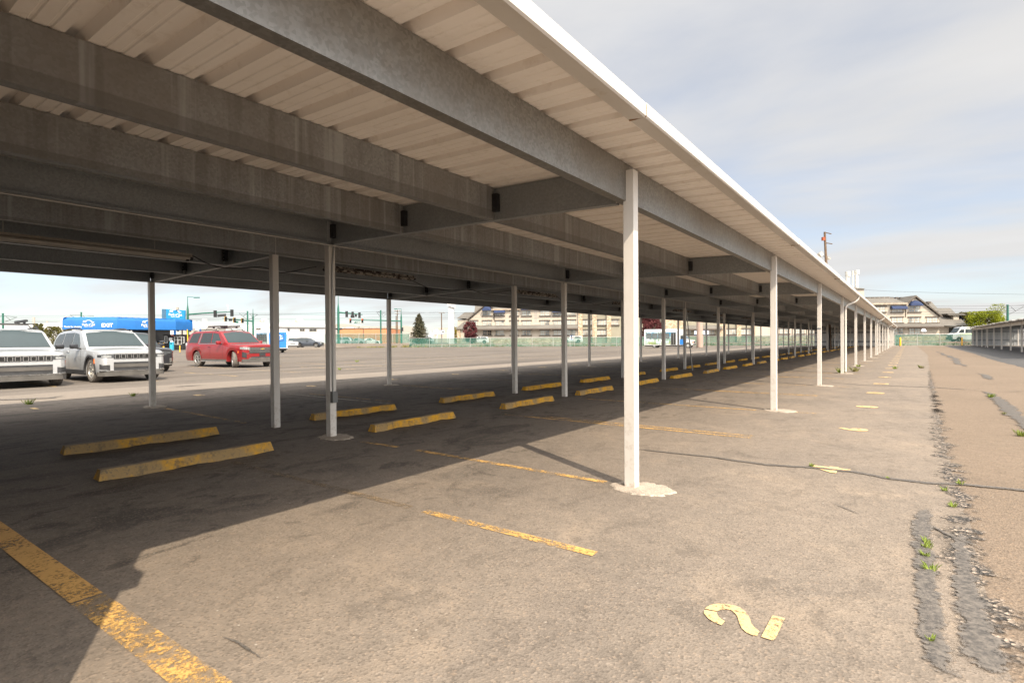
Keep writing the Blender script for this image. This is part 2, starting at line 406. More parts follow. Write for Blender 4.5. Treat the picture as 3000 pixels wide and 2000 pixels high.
ribbon('tar_seam', g2([(2876,1146),(2905,1155),(2922,1171),(2940,1185),(2962,1207),(3000,1239),(3060,1290)]), [.10, .22, .25, .22, .25], 0.012, M['tar'], 0.05, 0.18, 3)
ribbon('tar_seam', g2([(2745,1029),(2765,1038),(2795,1050),(2806,1062),(2825,1075)]), [.12, .2, .3, .35, .2], 0.012, M['tar'], 0.12, 0.9, 4)
ribbon('tar_seam', g2([(2855,1092),(2880,1098),(2888,1107),(2900,1115)]), [.1, .2, .28, .15], 0.012, M['tar'], 0.08, 0.5, 5)
ribbon('tar_seam', g2([(2880,1147),(2930,1148),(3000,1147),(3200,1152)]), [.06, .05, .05], 0.012, M['tar'], 0.01, 0.4, 6)
ribbon('tar_patch', g2([(2712,1492),(2704,1530),(2702,1600),(2714,1690),(2724,1790),(2738,1880),(2770,1990)]), [.085, .11, .10, .095, .10, .09], 0.012, M['tar_old'], 0.012, 0.06, 7)
ribbon('tar_patch', g2([(2810,1560),(2822,1650),(2840,1740),(2866,1850),(2900,1990)]), [.04, .08, .10, .12, .15], 0.012, M['tar_old'], 0.02, 0.06, 8)
ribbon('tar_seam', g2([(2725,1540),(2770,1566),(2830,1592),(2905,1618)]), [.02, .035, .03, .02], 0.014, M['tar'], 0.004, 0.05, 9)
ribbon('crumbled_edge', g2([(2733,1150),(2742,1185),(2754,1250),(2765,1310),(2785,1380),(2806,1450),(2822,1530),(2850,1640),(2885,1780),(2930,1990)]), [.12, .18, .2, .22, .2, .24, .26], 0.009, M['crumb'], 0.03, 0.08, 10)
ribbon('crumbled_edge', [(0.66, 28), (0.49, 18.3), (0.45, 14.3), (0.40, 12.2)], [.10, .14, .14], 0.009, M['crumb'], 0.02, 0.2, 11)
ribbon('tar_seam', g2([(2420,1070),(2600,1079),(2790,1077),(2825,1076)]), [.05, .06, .05], 0.012, M['tar'], 0.02, 0.4, 12)
ribbon('tar_seam', g2([(560,1172),(700,1160),(1080,1138),(1330,1112),(1500,1098)]), [.03, .05, .04], 0.010, M['tar'], 0.02, 0.4, 13)
ribbon('tar_seam', g2([(475,1135),(560,1130),(630,1127)]), [.25, .35, .15], 0.012, M['tar'], 0.03, 0.3, 14)
ribbon('tar_seam', g2([(-60,1172),(60,1170),(150,1166),(200,1156)]), [.25, .3, .3, .15], 0.012, M['tar'], 0.03, 0.3, 15)
# hairline cracks in the bays
for i, pl in enumerate(([(1470,1283),(1560,1295),(1700,1305)], [(620,1850),(700,1880),(790,1960)], [(2420,1465),(2500,1500),(2560,1530)], [(1000,1265),(1180,1290),(1300,1300)], [(1700,1240),(1850,1262)], [(420,1300),(560,1330),(640,1350)])):
    ribbon('tar_seam', g2(pl), [.008, .016, .008], 0.011, M['tar'], 0.015, 0.08, 30 + i)

# ------------------------------------------------------------------ carport grid
FR0, BAY, NF = 4.66, 6.495, 16                     # first frame, frame spacing, frames
XR, XMR, XML, XL = -2.073, -6.675, -8.155, -12.99   # post rows
YEND = 104.2
FRAMES = [FR0 + BAY * k for k in range(NF)]
PITCH = BAY / 2
# stall lines, both sides
def lines(name, mat, segs, z=0.009):
    b = MB()
    for (x0, y0, x1, y1, w) in segs:
        d = Vector((x1 - x0, y1 - y0)).normalized(); nn = Vector((-d.y, d.x)) * w / 2; n = max(2, int(abs(x1 - x0) / 0.3))
        b.grid([[(x0 + (x1-x0)*k/n + s*nn.x, y0 + (y1-y0)*k/n + s*nn.y, z) for k in range(n + 1)] for s in (-1, 1)])
    o = b.build(name, mat); o['kind'] = 'structure'; return o
segR, segL, segP, segF = [], [], [], []
k = 0; y = FR0 - PITCH * 2
rr = random.Random(3)
while y < 103:
    fr = (k % 2 == 0)
    if k == 2: segR.append((-4.95, FR0 + 0.02, -2.34, FR0 + 0.005, 0.085)); segR.append((-6.0, FR0 - 0.01, -5.3, FR0 + 0.02, 0.075))
    elif k == 1: segR.append((-3.15, y + 1.61, -1.61, y + 1.645, 0.085)) if False else segR.append((-3.13, 3.04, -1.615, 3.062, 0.085)); segF.append((-6.2, 3.02, -3.3, 3.04, 0.08))
    elif k > 2:
        off = -0.18 if fr else rr.uniform(-.1, .1)
        segR.append((-6.0, y + off, -2.35 if fr else -1.75, y + off + 0.02, 0.085))
        if not fr: segR.append((-5.2, y + off + 0.19, -1.75, y + off + 0.20, 0.06))
        else: segR.append((-1.75, y + off + .1, -1.35, y + off + .1, .06))
    if k >= 1:
        if fr: segL.append((-12.4, y + 0.02, -9.0, y - 0.06, 0.085))
        else: segP.append((-13.05, y - 0.1, -9.1, y - 0.1, 0.10))
        if k > 2: segL.append((-12.6, y + 0.22, -9.3, y + 0.2, 0.06))
    y += PITCH; k += 1
lines('stall_lines', M['yel'], segR); lines('stall_lines', M['yel'], segL); lines('stall_lines', M['pale'], segP); lines('stall_lines', M['faint'], segF)
lines('stall_lines', M['yel_big'], [(-5.75, 0.90, -3.55, 0.952, 0.145)], 0.0095); lines('stall_lines', M['yel'], [(-3.53, 0.953, -2.0, 0.99, 0.15)], 0.0095)
# faded bay lines out in the open lot
segLot = []
for row in (-24.0, -30.5, -44, -50.5, -64, -70.5):
    for j in range(-2, 30): segLot.append((row - 2.4, 2.2 + j * 2.85, row + 2.4, 2.2 + j * 2.85, 0.10))
lines('lot_lines', M['yel_lot'], segLot, 0.003)
# stall numbers
def number(body, x, y, up, size, z=0.010, bold=0.018, sx=1.0):
    vs, fs = letters(body, size, bold, sx=sx)
    a = math.atan2(up[1], up[0]) - math.pi / 2; ca, sa = math.cos(a), math.sin(a)
    b = MB(); b.add([(x + p.x * ca - p.y * sa, y + p.x * sa + p.y * ca, z) for p in vs], fs)
    o = b.build('stall_number', M['yel_num']); o['kind'] = 'structure'; return o
zx, zy, zs = 2040, 1740, 7.84
two = [(580,700),(430,645),(290,560),(210,480),(170,420),(190,352),(470,398),(475,450),(515,515),(575,562),(655,612)]
two_b = [(195,325),(240,285),(340,235),(500,208),(680,215),(850,245),(1000,295),(1100,370),(1180,450),(1230,560),(1260,660),(1330,745),(1450,850),(1395,950),(1290,930),(1150,870),(1050,780),(1000,680),(970,590),(945,500),(890,430),(800,355),(690,335),(560,350),(478,380)]
bar = [(1750,475),(2035,545),(1830,985),(1765,1055),(1490,970)]
b = MB()
for pl in (two, two_b, bar):
    vs = [G(zx + p[0] / zs, zy + p[1] / zs, 0.010) for p in pl]
    bm = bmesh.new(); f = bm.faces.new([bm.verts.new(p) for p in vs]); bmesh.ops.triangulate(bm, faces=[f]); bm.verts.index_update()
    b.add([p.co.copy() for p in bm.verts], [[q.index for q in ff.verts] for ff in bm.faces]); bm.free()
structure(b.build('stall_number', M['yel_num']))
for i in range(1, 31):
    number(str(2 + 2 * i), -0.655, 3.0 + 3.235 * i + (0.22 if i == 1 else 0), (-1, 0), 0.47, sx=1.15 if i < 4 else 1.0, bold=0.022)
for i in range(0, 31):
    number(str(1 + 2 * i), -14.75, 3.1 + 3.235 * i, (1, 0), 0.47, bold=0.02)
# ================================================================== carport
def galv_mat(name, base, stain, metal=0.55, rough=0.5, streaks=True):
    t = NT(name)
    sp = t.voro(55, out=1); s = t.n.new('ShaderNodeSeparateColor'); t.l.new(sp, s.inputs[0])
    c = t.mix(t.rng(s.outputs[0], 0.1, 0.9), tuple(x * 0.86 for x in base), tuple(x * 1.14 for x in base))
    c = t.mix(t.rng(t.noise(0.9, 6, 0.65), 0.35, 0.70, 0, 0.8), c, stain)
    if streaks:
        # vertical run marks, wide and narrow, along the beam
        st = t.noise(1.0, 3, 0.6, t.scaled((9, 9, 0.25)))
        c = t.mix(t.rng(st, 0.54, 0.68, 0, 0.5, True), c, tuple(min(1, x * 1.55) for x in base))
        c = t.mix(t.rng(t.noise(1.0, 3, 0.6, t.scaled((9, 9, 0.4), loc=(4, 1, 0))), 0.52, 0.66, 0, 0.32, True), c, tuple(x * 0.62 for x in stain))
        sz = t.n.new('ShaderNodeSeparateXYZ'); t.l.new(t.co, sz.inputs[0])
        zb_ = t.math('ADD', sz.outputs[2], t.math('MULTIPLY', t.noise(3, 3), 0.02))
        c = t.mix(t.rng(zb_, 2.797, 2.805, 0.45, 0), c, tuple(x * 0.55 for x in stain))         # rust-brown tide mark low on the web
    t.set(c, t.rng(t.noise(14, 4), 0.3, 0.7, rough - 0.07, rough + 0.1), metal)
    t.bump(t.noise(60, 2), 0.08, 0.003)
    return t.m
M['galv'] = galv_mat('galvanised_steel', (0.306, 0.316, 0.320), (0.219, 0.200, 0.180), 0.3, 0.48)
M['galv_plain'] = galv_mat('galvanised_plain', (0.294, 0.310, 0.319), (0.228, 0.232, 0.231), 0.3, 0.48, False)
M['galv_eave'] = galv_mat('galvanised_eave', (0.296, 0.295, 0.283), (0.224, 0.204, 0.178), 0.7, 0.36, False)
def roof_mat():
    t = NT('white_roof_panel')
    d = t.noise(1.0, 6, 0.65, t.scaled((0.45, 3.0, 1)), 0.4); f = t.noise(7, 6, 0.7)
    c = t.mix(t.rng(d, 0.35, 0.7), (0.88, 0.82, 0.76), (0.80, 0.735, 0.67))
    c = t.mix(t.rng(f, 0.55, 0.72, 0, 0.35), c, (0.5, 0.41, 0.31))
    t.set(c, 0.42); return t.m
M['roof'] = roof_mat()
def post_mat():
    t = NT('white_post_paint'); n = t.noise(1.0, 5, 0.6, t.scaled((6, 6, 0.7)))
    sep = t.n.new('ShaderNodeSeparateXYZ'); t.l.new(t.co, sep.inputs[0])
    low = t.rng(sep.outputs[2], 0.0, 0.9, 0.9, 0.08)
    c = t.mix(t.rng(n, 0.3, 0.75), (0.64, 0.60, 0.55), (0.57, 0.53, 0.48))
    c = t.mix(t.math('MULTIPLY', t.rng(t.noise(9, 6, 0.7), 0.5, 0.68), low), c, (0.35, 0.27, 0.20))
    t.set(c, 0.42); return t.m
M['post'] = post_mat()
def gutter_mat():
    t = NT('white_gutter_paint')
    n = t.noise(1.0, 6, 0.65, t.scaled((3, 0.8, 3)))
    c = t.mix(t.rng(n, 0.3, 0.72), (0.60, 0.565, 0.52), (0.52, 0.48, 0.43))
    c = t.mix(t.rng(t.noise(4, 7, 0.75), 0.60, 0.70, 0, 0.5), c, (0.40, 0.32, 0.22))
    t.set(c, 0.4); return t.m
M['gutter'] = gutter_mat()
M['rust'] = pm('rusty_seam', (0.23, 0.12, 0.05), 0.4, 12, 0.9)
M['bolt'] = pm('bolt_steel', (0.30, 0.28, 0.26), 0.2, 30, 0.4, 0.8)
M['black_clip'] = pm('dark_clip', (0.03, 0.03, 0.032), 0.2, 10, 0.5, 0.3)
M['concrete_pad'] = asphalt('footing_concrete', (0.40, 0.34, 0.28), (0.47, 0.40, 0.325), (0.17, 0.145, 0.12), 0.35, 0.9)
M['wallpanel'] = pm('wall_panel_white', (0.62, 0.60, 0.57), 0.1, 0.8, 0.5)
M['girt'] = pm('wall_girt_grey', (0.20, 0.21, 0.22), 0.1, 2, 0.5, 0.3)

def roof_z(x):
    pts = [(-13.75, 2.985), (XL, 3.00), (-8.155, 3.10), (-7.4, 3.125), (-6.675, 3.105), (-5.13, 3.078), (-3.668, 3.045), (XR, 2.99), (-1.50, 2.972)]
    for (a, za), (b_, zb) in zip(pts[:-1], pts[1:]):
        if x <= b_: return za + (zb - za) * (x - a) / (b_ - a)
    return pts[-1][1]
cp = thing('carport', 'long white steel carport with galvanised beams and open sides along the tan lane', 'carport', (-7.4, 4.0, 0))
# roof sheet: deep ribs with two small swages between, running across
b = MB(); rib = BAY / 20
prof = [(0, 0), (.045, 0), (.052, .006), (.064, .006), (.071, 0), (.128, 0), (.135, .006), (.147, .006), (.154, 0), (.205, 0), (.228, .058), (.282, .058), (.305, 0)]
ys = []
y = 0.06; n = 0
while y < YEND + 0.2:
    for (dy, dz) in prof: ys.append((y + dy, dz))
    y += rib; n += 1
xs = [-13.75, XL, -10.6, -8.155, -7.4, -6.675, -5.13, -3.668, XR, -1.62]
b.grid([[(x, yy, roof_z(x) + dz + 0.002) for (yy, dz) in ys] for x in xs])
b.build('roof', M['roof'], cp)
# a thicker top skin so the roof has a body from above
b = MB(); b.grid([[(x, yy, roof_z(x) + 0.085) for yy in (0.0, YEND + 0.25)] for x in xs]); b.build('roof_top', M['roof'], cp)
# closure strip under the rib ends
b = MB(); b.box((-1.64, 0.03, 2.965), (-1.615, YEND + 0.2, 3.035)); b.box((-13.77, 0.03, 2.94), (-13.745, YEND + 0.2, 3.04)); b.build('closure_strip', M['roof'], cp)
def sub_part(q, name, mat, par, base=None):
    q.v = [tuple(Vector(p) - Vector(cp['_w'])) for p in q.v]; return q.build(name, mat, par, local=True)
# gutters
def gutter(sgn, xi, xo, z, name='gutter'):
    b = MB()
    # trough section pushed along y, in lengths
    j = [0.02, 3.65, 10.28, 16.9] + [16.9 + 6.6 * i for i in range(1, 14)]; j = [q for q in j if q < YEND] + [YEND + 0.2]
    for i, (y0, y1) in enumerate(zip(j[:-1], j[1:])):
        dz = 0.004 * ((i * 7) % 3 - 1); y0 += 0.004
        sec = [(xi, z + 0.012 + dz), (xo - sgn * 0.012, z + dz), (xo, z + 0.010 + dz), (xo, z + 0.100 + dz), (xo - sgn * 0.022, z + 0.104 + dz), (xo - sgn * 0.022, z + 0.085 + dz), (xo - sgn * 0.010, z + 0.08 + dz), (xo - sgn * 0.010, z + 0.02 + dz), (xi, z + 0.026 + dz)]
        b.prism([(p[0], y0, p[1]) for p in sec], (0, y1 - y0, 0))
    g = b.build(name, M['gutter'], cp)
    for y0 in j[1:-1]:
        q = MB(); q.box((min(xi, xo) + 0.004, y0 - 0.006, z + 0.001), (max(xi, xo) - 0.004, y0 + 0.010, z + 0.09)); q.box((xo + sgn * 0.0004 - 0.001, y0 - 0.004, z + 0.004), (xo + sgn * 0.0004 + 0.002, y0 + 0.004, z + 0.086)); sub_part(q, 'joint', M['rust'], g)
    return g
gutter(1, -1.633, -1.500, 2.952)
gutter(-1, -13.70, -13.84, 2.93)
# beams along y: C channels, cut at the frames
def channel_y(b, x, y0, y1, zt, h, fl, sgn, t=0.006, lip=0.022):
    """web at x, flanges reaching towards sgn"""
    zb = zt - h
    b.box((min(x, x - sgn * t), y0, zb), (max(x, x - sgn * t), y1, zt))
    x1 = x + sgn * fl
    b.box((min(x, x1), y0, zb), (max(x, x1), y1, zb + t)); b.box((min(x, x1), y0, zt - t), (max(x, x1), y1, zt))
    b.box((min(x1, x1 - sgn * t), y0, zb + t), (max(x1, x1 - sgn * t), y1, zb + lip)); b.box((min(x1, x1 - sgn * t), y0, zt - lip), (max(x1, x1 - sgn * t), y1, zt - t))
def spans(gap):
    e = [0.05] + FRAMES + [YEND]
    return [(a + gap, c_ - gap) for a, c_ in zip(e[:-1], e[1:])]
HB = 0.343
for x, sgn, mat, gap in ((-2.098, -1, 'galv_eave', 0.004), (-3.668, -1, 'galv', 0.012), (-5.13, -1, 'galv', 0.012), (-6.72, 1, 'galv_plain', 0.004), (-8.11, -1, 'galv', 0.004),
                         (-9.78, 1, 'galv_plain', 0.012), (-11.40, 1, 'galv_plain', 0.012), (-13.03, 1, 'galv_plain', 0.004)):
    b = MB(); zt = roof_z(x) - 0.004
    for (y0, y1) in spans(gap): channel_y(b, x, y0, y1, zt, HB, 0.085, sgn)
    if x == -6.72:
        for q in range(60): b.box((x + .083, .6 + .46 * q, zt - .040), (x + .092, .612 + .46 * q, zt - .012))
    b.build('beam', M[mat], cp)
# cross beams (rafters)
def channel_x(b, x0, x1, y, h, fl, t=0.006):
    n = 4
    for i in range(n):
        xa, xb = x0 + (x1 - x0) * i / n, x0 + (x1 - x0) * (i + 1) / n; za, zb = roof_z(xa) - 0.006, roof_z(xb) - 0.006
        b.prism([(xa, y, za - h), (xb, y, zb - h), (xb, y, zb), (xa, y, za)], (0, t, 0))
        for (u, w) in ((0, t), (h - t, h)):
            b.prism([(xa, y + t, za - w), (xb, y + t, zb - w), (xb, y + t, zb - u), (xa, y + t, za - u)], (0, fl, 0))
        b.prism([(xa, y + fl, za - h + t), (xb, y + fl, zb - h + t), (xb, y + fl, zb - h + t + .02), (xa, y + fl, za - h + t + .02)], (0, t, 0))
for yy in FRAMES:
    for (x0, x1) in ((-6.64, -2.22), (-12.95, -8.20)):
        b = MB(); channel_x(b, x0, x1, yy, HB - 0.002, 0.075); r_ = b.build('rafter', M['galv_plain'], cp)
        if yy < 30:
            R_ = x0 > -8
            for xp in ((-3.668, -5.13, -6.60) if R_ else (-9.70, -11.32, -12.9)):
                zt = roof_z(xp); q = MB(); q.box((xp + (.008 if R_ else -.02), yy - 0.06, zt - 0.27), (xp + (.075 if R_ else .055), yy - 0.004, zt - 0.08)); sub_part(q, 'bracket', M['black_clip'], r_)
                for dz in (0.11, 0.175, 0.24):
                    q = MB(); q.bar((xp + 0.001, yy - 0.03, zt - dz), (xp + 0.013, yy - 0.03, zt - dz), 0.011, 6) if R_ else q.bar((xp + 0.03, yy - 0.08, zt - dz), (xp + 0.03, yy - 0.059, zt - dz), 0.011, 6); sub_part(q, 'bolt', M['bolt'], r_)
# posts and their concrete footings
def footing_mesh(seed):
    r = random.Random(seed); n = 40; b = MB(); rim = []; top = []
    for k_ in range(n):
        t = 2 * math.pi * k_ / n; rad = 0.255 * (1 + 0.10 * math.sin(2 * t + seed) + r.uniform(-.09, .07)) * (0.86 if (k_ * 7 + seed) % 5 == 0 else 1)
        rim.append((rad * math.cos(t) * 1.1 + 0.10, rad * math.sin(t) * 0.95, 0.005)); top.append((rad * 0.93 * math.cos(t) * 1.1 + 0.10, rad * 0.93 * math.sin(t) * 0.95, 0.016))
    b.add(rim + top, [(k_, (k_+1) % n, n + (k_+1) % n, n + k_) for k_ in range(n)] + [tuple(range(n, 2*n))]); return b
PW = 0.0515
rp = random.Random(5)
for (x, top, sx) in ((XR, 2.925, 0), (XMR, 2.752, 0), (XML, 3.03, 0), (XL, 2.655, 0)):
    bp = MB(); bp.bbox((-PW, -PW, 0.004), (PW, PW, top), 0.005); me_src = None
    for i, yy in enumerate(FRAMES):
        if me_src is None:
            p = bp.build('post', M['post'], cp, local=True); me_src = p.data
        else:
            p = bpy.data.objects.new('post', me_src); COL.objects.link(p); p.parent = cp
        p.location = (x + 7.4 + rp.uniform(-.004, .004), yy - 4.0, 0); p.rotation_euler = (rp.uniform(-.002, .002), rp.uniform(-.002, .002), 0)
        if x in (XR, XL) or (i < 1 and x == XMR):
            f = footing_mesh(i + int(-x * 7)); f.build('footing', M['concrete_pad'], p, local=True)
        if x == XR and i == 2:
            q = MB(); q.box((-PW + 0.008, -PW - 0.004, 1.62), (PW - 0.008, -PW - 0.0015, 1.66)); q.build('tag_plate', M['girt'], p, local=True)
# down pipes on every fourth eave post
for i in (3, 7, 11, 15):
    yy = FRAMES[i]; b = MB(); z0 = 2.95
    b.tube([(-1.56, yy + 0.35, z0), (-1.58, yy + 0.34, z0 - 0.10), (-1.66, yy + 0.30, z0 - 0.19), (-1.90, yy + 0.18, z0 - 0.30), (-1.965, yy + 0.13, z0 - 0.40), (-1.975, yy + 0.12, z0 - 0.55), (-1.975, yy + 0.12, 0.06)], 0.041, 10)
    d_ = b.build('downspout', M['gutter'], cp, smooth=50)
    for zz_ in (2.05, 0.75):
        q = MB(); q.lathe([(0.046, -0.02), (0.048, 0.0), (0.046, 0.02)], 10, Matrix.Translation((-1.975 + 7.4, yy + 0.12 - 4, zz_))); q.build('collar', M['gutter'], d_, local=True)
# end walls: ribbed sheets on girts
def end_wall(yw, x0, x1, inner):
    b = MB(); pts = []; x = x0; k_ = 0
    while x < x1 - 0.3:
        for (dx, dy) in ((0, 0), (.18, 0), (.20, .025), (.26, .025), (.28, 0)):
            pts.append((x + dx, yw + dy * inner))
        x += 0.3
    pts.append((x1, yw))
    b.grid([[(p[0], p[1], 0.02) for p in pts], [(p[0], p[1], roof_z(p[0]) - 0.02) for p in pts]])
    b.grid([[(p[0], yw - inner * 0.006, 0.02) for p in (pts[0], pts[-1])], [(p[0], yw - inner * 0.006, roof_z(p[0]) - 0.02) for p in (pts[0], pts[-1])]])
    w = b.build('end_wall', M['wallpanel'], cp)
    for zz_ in (0.62, 2.12, 0.0):
        q = MB(); hh_ = 0.20 if zz_ else 0.06; q.box((x0 + 0.03, yw + inner * 0.03 if inner > 0 else yw - 0.10, zz_), (x1 - 0.03, yw + 0.10 if inner > 0 else yw - 0.03, zz_ + hh_)); sub_part(q, 'girt', M['girt'], w)
end_wall(YEND, -13.0, -2.05, -1)
end_wall(0.08, -13.0, -1.62, 1)

# ------------------------------------------------------------------ wheel stops
def stop_mat(seed, dirt):
    t = NT('wheel_stop_paint'); n = t.noise(1.0, 5, 0.65, t.scaled((7, 4.2, 3), loc=(seed, seed * 2, 0))); f = t.noise(26, 5, 0.7)
    sep = t.n.new('ShaderNodeSeparateXYZ'); t.l.new(t.co, sep.inputs[0])
    geo = t.n.new('ShaderNodeNewGeometry'); gs = t.n.new('ShaderNodeSeparateXYZ'); t.l.new(geo.outputs['Normal'], gs.inputs[0])
    c = t.mix(t.rng(n, 0.46 - dirt, 0.60 - dirt * 0.5), (0.60, 0.31, 0.018), (0.30, 0.20, 0.085))
    c = t.mix(t.rng(f, 0.54, 0.66, 0, 0.8), c, (0.13, 0.105, 0.075)); c = t.mix(t.rng(t.noise(3.5, 5, .7), .58, .68, 0, .7), c, (0.07, 0.06, 0.05))
    c = t.mix(t.rng(gs.outputs[2], 0.80, 0.95, 0, 0.85), c, (0.24, 0.19, 0.135))       # worn bare top
    t.set(c, 0.85); t.bump(f, 0.35, 0.01); return t.m
stop_mats = [stop_mat(1, 0.10), stop_mat(5, 0.02), stop_mat(9, -0.06)]
def stop_mesh(seed):
    r = random.Random(seed); b = MB(); n = 22; L = 0.905; rows = []
    sec = [(-0.082, 0.004), (-0.078, 0.018), (-0.046, 0.112), (-0.036, 0.118), (0.036, 0.118), (0.046, 0.112), (0.078, 0.018), (0.082, 0.004)]
    for i in range(n + 1):
        y = -L + 2 * L * i / n; e = 1 - max(0, abs(y) - (L - 0.05)) / 0.05 * 0.0
        row = []
        for (x, z) in sec:
            jx, jz = (r.uniform(-.004, .004), r.uniform(-.004, .004) - (r.random() < .12) * .008 * (z > .1))
            k_ = y * (1 if z < 0.05 else 0.975)
            lift = (0.012 * max(0, math.sin(i * 0.55 + seed)) if z < 0.02 else 0)
            row.append((x + jx, k_, z + jz + lift * (z < 0.01)))
        rows.append(row)
    b.grid(rows); m_ = len(sec)
    b.add(rows[0], [tuple(range(m_))]); b.add(rows[-1], [tuple(reversed(range(m_)))]); return b
names_ord = ['first', 'second', 'third', 'fourth', 'fifth', 'sixth', 'seventh', 'eighth', 'ninth', 'tenth', 'eleventh', 'twelfth', 'thirteenth', 'fourteenth', 'fifteenth', 'sixteenth',
             'seventeenth', 'eighteenth', 'nineteenth', 'twentieth', '21st', '22nd', '23rd', '24th', '25th', '26th', '27th', '28th', '29th', '30th', '31st', '32nd']
meshes = []
for q in range(3):
    o = stop_mesh(q * 3 + 2).build('wheel_stop', stop_mats[q], smooth=35); meshes.append(o.data); bpy.data.objects.remove(o)
rs = random.Random(21)
for row, x0, far in (('lane-side', -6.48, 0), ('lot-side', -8.27, 1)):
    for i in range(31):
        yy = 2.80 + 3.235 * i + rs.uniform(-.12, .12) + (0.1 if far else 0) + (0.1 if i in (1,) else 0)
        o = bpy.data.objects.new('wheel_stop', meshes[0 if i == 0 else (1 if i < 3 else (2 if (i + far) % 3 else 1))]); COL.objects.link(o)
        o.location = (x0 + rs.uniform(-.05, .05), yy, 0.004); o.rotation_euler = (0, 0, rs.uniform(-.03, .03))
        note = {0: 'scuffed brownish yellow wheel stop, ', 1: 'bright yellow concrete wheel stop, '}.get(i, 'yellow concrete wheel stop, ')
        tag(o, note + names_ord[i] + ' from the near end of the ' + row + ' row', 'wheel stop', 'wheel stops under the carport')

# ------------------------------------------------------------------ tube lights, conduit and cable under the left half
M['fixture'] = galv_mat('old_fixture_paint', (0.42, 0.38, 0.33), (0.30, 0.24, 0.18), 0.0, 0.5, False)
def rusty_mat():
    t = NT('rusted_fixture'); n = t.noise(9, 7, 0.75); t.set(t.mix(t.rng(n, 0.46, 0.54), (0.42, 0.37, 0.31), (0.045, 0.028, 0.02)), 0.8); t.bump(n, 0.4, 0.01); return t.m
M['fix_rust'] = rusty_mat()
M['tube'] = pm('dusty_glass_tube', (0.52, 0.48, 0.42), 0.12, 4, 0.35)
M['cable'] = pm('black_cable', (0.02, 0.02, 0.02), 0.2, 5, 0.5)
M['emt'] = pm('steel_conduit', (0.36, 0.35, 0.33), 0.15, 4, 0.45, 0.6)
def fixture(x, y0, y1, z, mat, label):
    t = thing('tube_light', label, 'light fixture', (x, (y0 + y1) / 2, z), 0, 'tube lights under the carport roof')
    b = MB(); b.prism([(x - .045, y0, z + .02), (x - .03, y0, z + .075), (x + .03, y0, z + .075), (x + .045, y0, z + .02), (x + .02, y0, z), (x - .02, y0, z)], (0, y1 - y0, 0)); b.build('housing', mat, t)
    b = MB(); b.prism([(x - .13, y0 + .03, z + .012), (x - .05, y0 + .03, z + .036), (x + .05, y0 + .03, z + .036), (x + .13, y0 + .03, z + .012), (x + .126, y0 + .03, z + .007), (x + .05, y0 + .03, z + .028), (x - .05, y0 + .03, z + .028), (x - .126, y0 + .03, z + .007)], (0, y1 - y0 - .06, 0)); b.build('reflector', mat, t)
    for dx in (-.07, .07):
        b = MB(); b.bar((x + dx, y0 + .05, z - .004), (x + dx, y1 - .05, z - .004), .019, 8); b.build('tube', M['tube'] if mat is M['fixture'] else mat, t, smooth=40)
        b = MB()
        for ye in (y0 + .03, y1 - .03): b.bar((x + dx, ye - .018, z - .004), (x + dx, ye + .018, z - .004), .027, 8)
        b.build('lamp_holder', M['black_clip'], t)
    b = MB()
    for yh in (y0 + .5, y1 - .5): b.bar((x, yh, z + .07), (x, yh, roof_z(x)), .006, 6)
    b.build('hanger', M['emt'], t)
    return t
fixture(-8.9, 1.1, 3.74, 2.655, M['fixture'], 'long white twin tube light with rust specks in the first bay')
fixture(-8.9, 6.1, 8.35, 2.74, M['fix_rust'], 'rust-eaten tube light hanging beside the second inner post')
fixture(-8.95, 12.2, 14.4, 2.72, M['fix_rust'], 'rusted tube light in the third bay from the near end')
fixture(-8.95, 18.6, 20.8, 2.72, M['fix_rust'], 'rusted tube light in the fourth bay from the near end')
fixture(-8.95, 25.1, 27.3, 2.72, M['fix_rust'], 'small dark tube light in the fifth bay from the near end')
fixture(-8.95, 31.6, 33.8, 2.72, M['fix_rust'], 'faint dark tube light deep in the sixth bay')
fixture(-8.95, 38.1, 40.3, 2.72, M['fix_rust'], 'faint dark tube light deep in the seventh bay')
b = MB(); b.tube([(-6.60, 0.2, 2.735), (-6.60, 60, 2.735)], 0.013, 8)
con = b.build('conduit', M['emt']); tag(con, 'thin steel conduit running under the inner beam', 'conduit')
b = MB()
for i in range(22): b.box((-6.606, 1.0 + 1.25 * i, 2.695), (-6.594, 1.02 + 1.25 * i, 2.722))
b.build('clip', M['bolt'], con)
b = MB(); b.tube([(XMR + 0.07, FR0 + 0.02, 2.76), (XMR + 0.062, FR0 + .0, 2.55), (XMR + 0.058, FR0 - .01, 2.3), (XMR + 0.058, FR0 - .01, 0.66)], 0.012, 8)
dc = b.build('drop_conduit', M['emt']); tag(dc, 'grey conduit with outlet box clipped down the inner post', 'conduit')
b = MB(); b.bbox((XMR + 0.0525, FR0 - 0.055, 0.50), (XMR + 0.115, FR0 + 0.03, 0.66), 0.006); b.build('outlet_box', pm('outlet_grey', (0.16, 0.16, 0.155), 0.1, 5, 0.5, 0.4), dc)
b = MB(); b.bbox((XML - 0.10, FR0 - 0.03, 0.56), (XML - 0.0525, FR0 + 0.03, 0.69), 0.006)
tag(b.build('outlet_box', M['black_clip']), 'small dark outlet box on the side of an inner post', 'outlet box')
for i, (ya, yb) in enumerate(((3.6, 5.95), (8.1, 12.2), (14.4, 18.6))):
    b = MB(); pts = []
    for k_ in range(25):
        u = k_ / 24; pts.append((-8.95 - 0.5 * math.sin(u * 3.14) * (0.5 + 0.5 * math.sin(u * 9)), ya + (yb - ya) * u, 2.74 - 0.12 * math.sin(3.14 * u) + 0.03 * math.sin(u * 14)))
    b.tube(pts, 0.009, 6); tag(b.build('loose_cable', M['cable'], smooth=60), ['sagging black cable from the long white tube light', 'sagging black cable past the rust-eaten tube light', 'black cable between the third and fourth bay lights'][i], 'cable', 'loose cables under the roof')
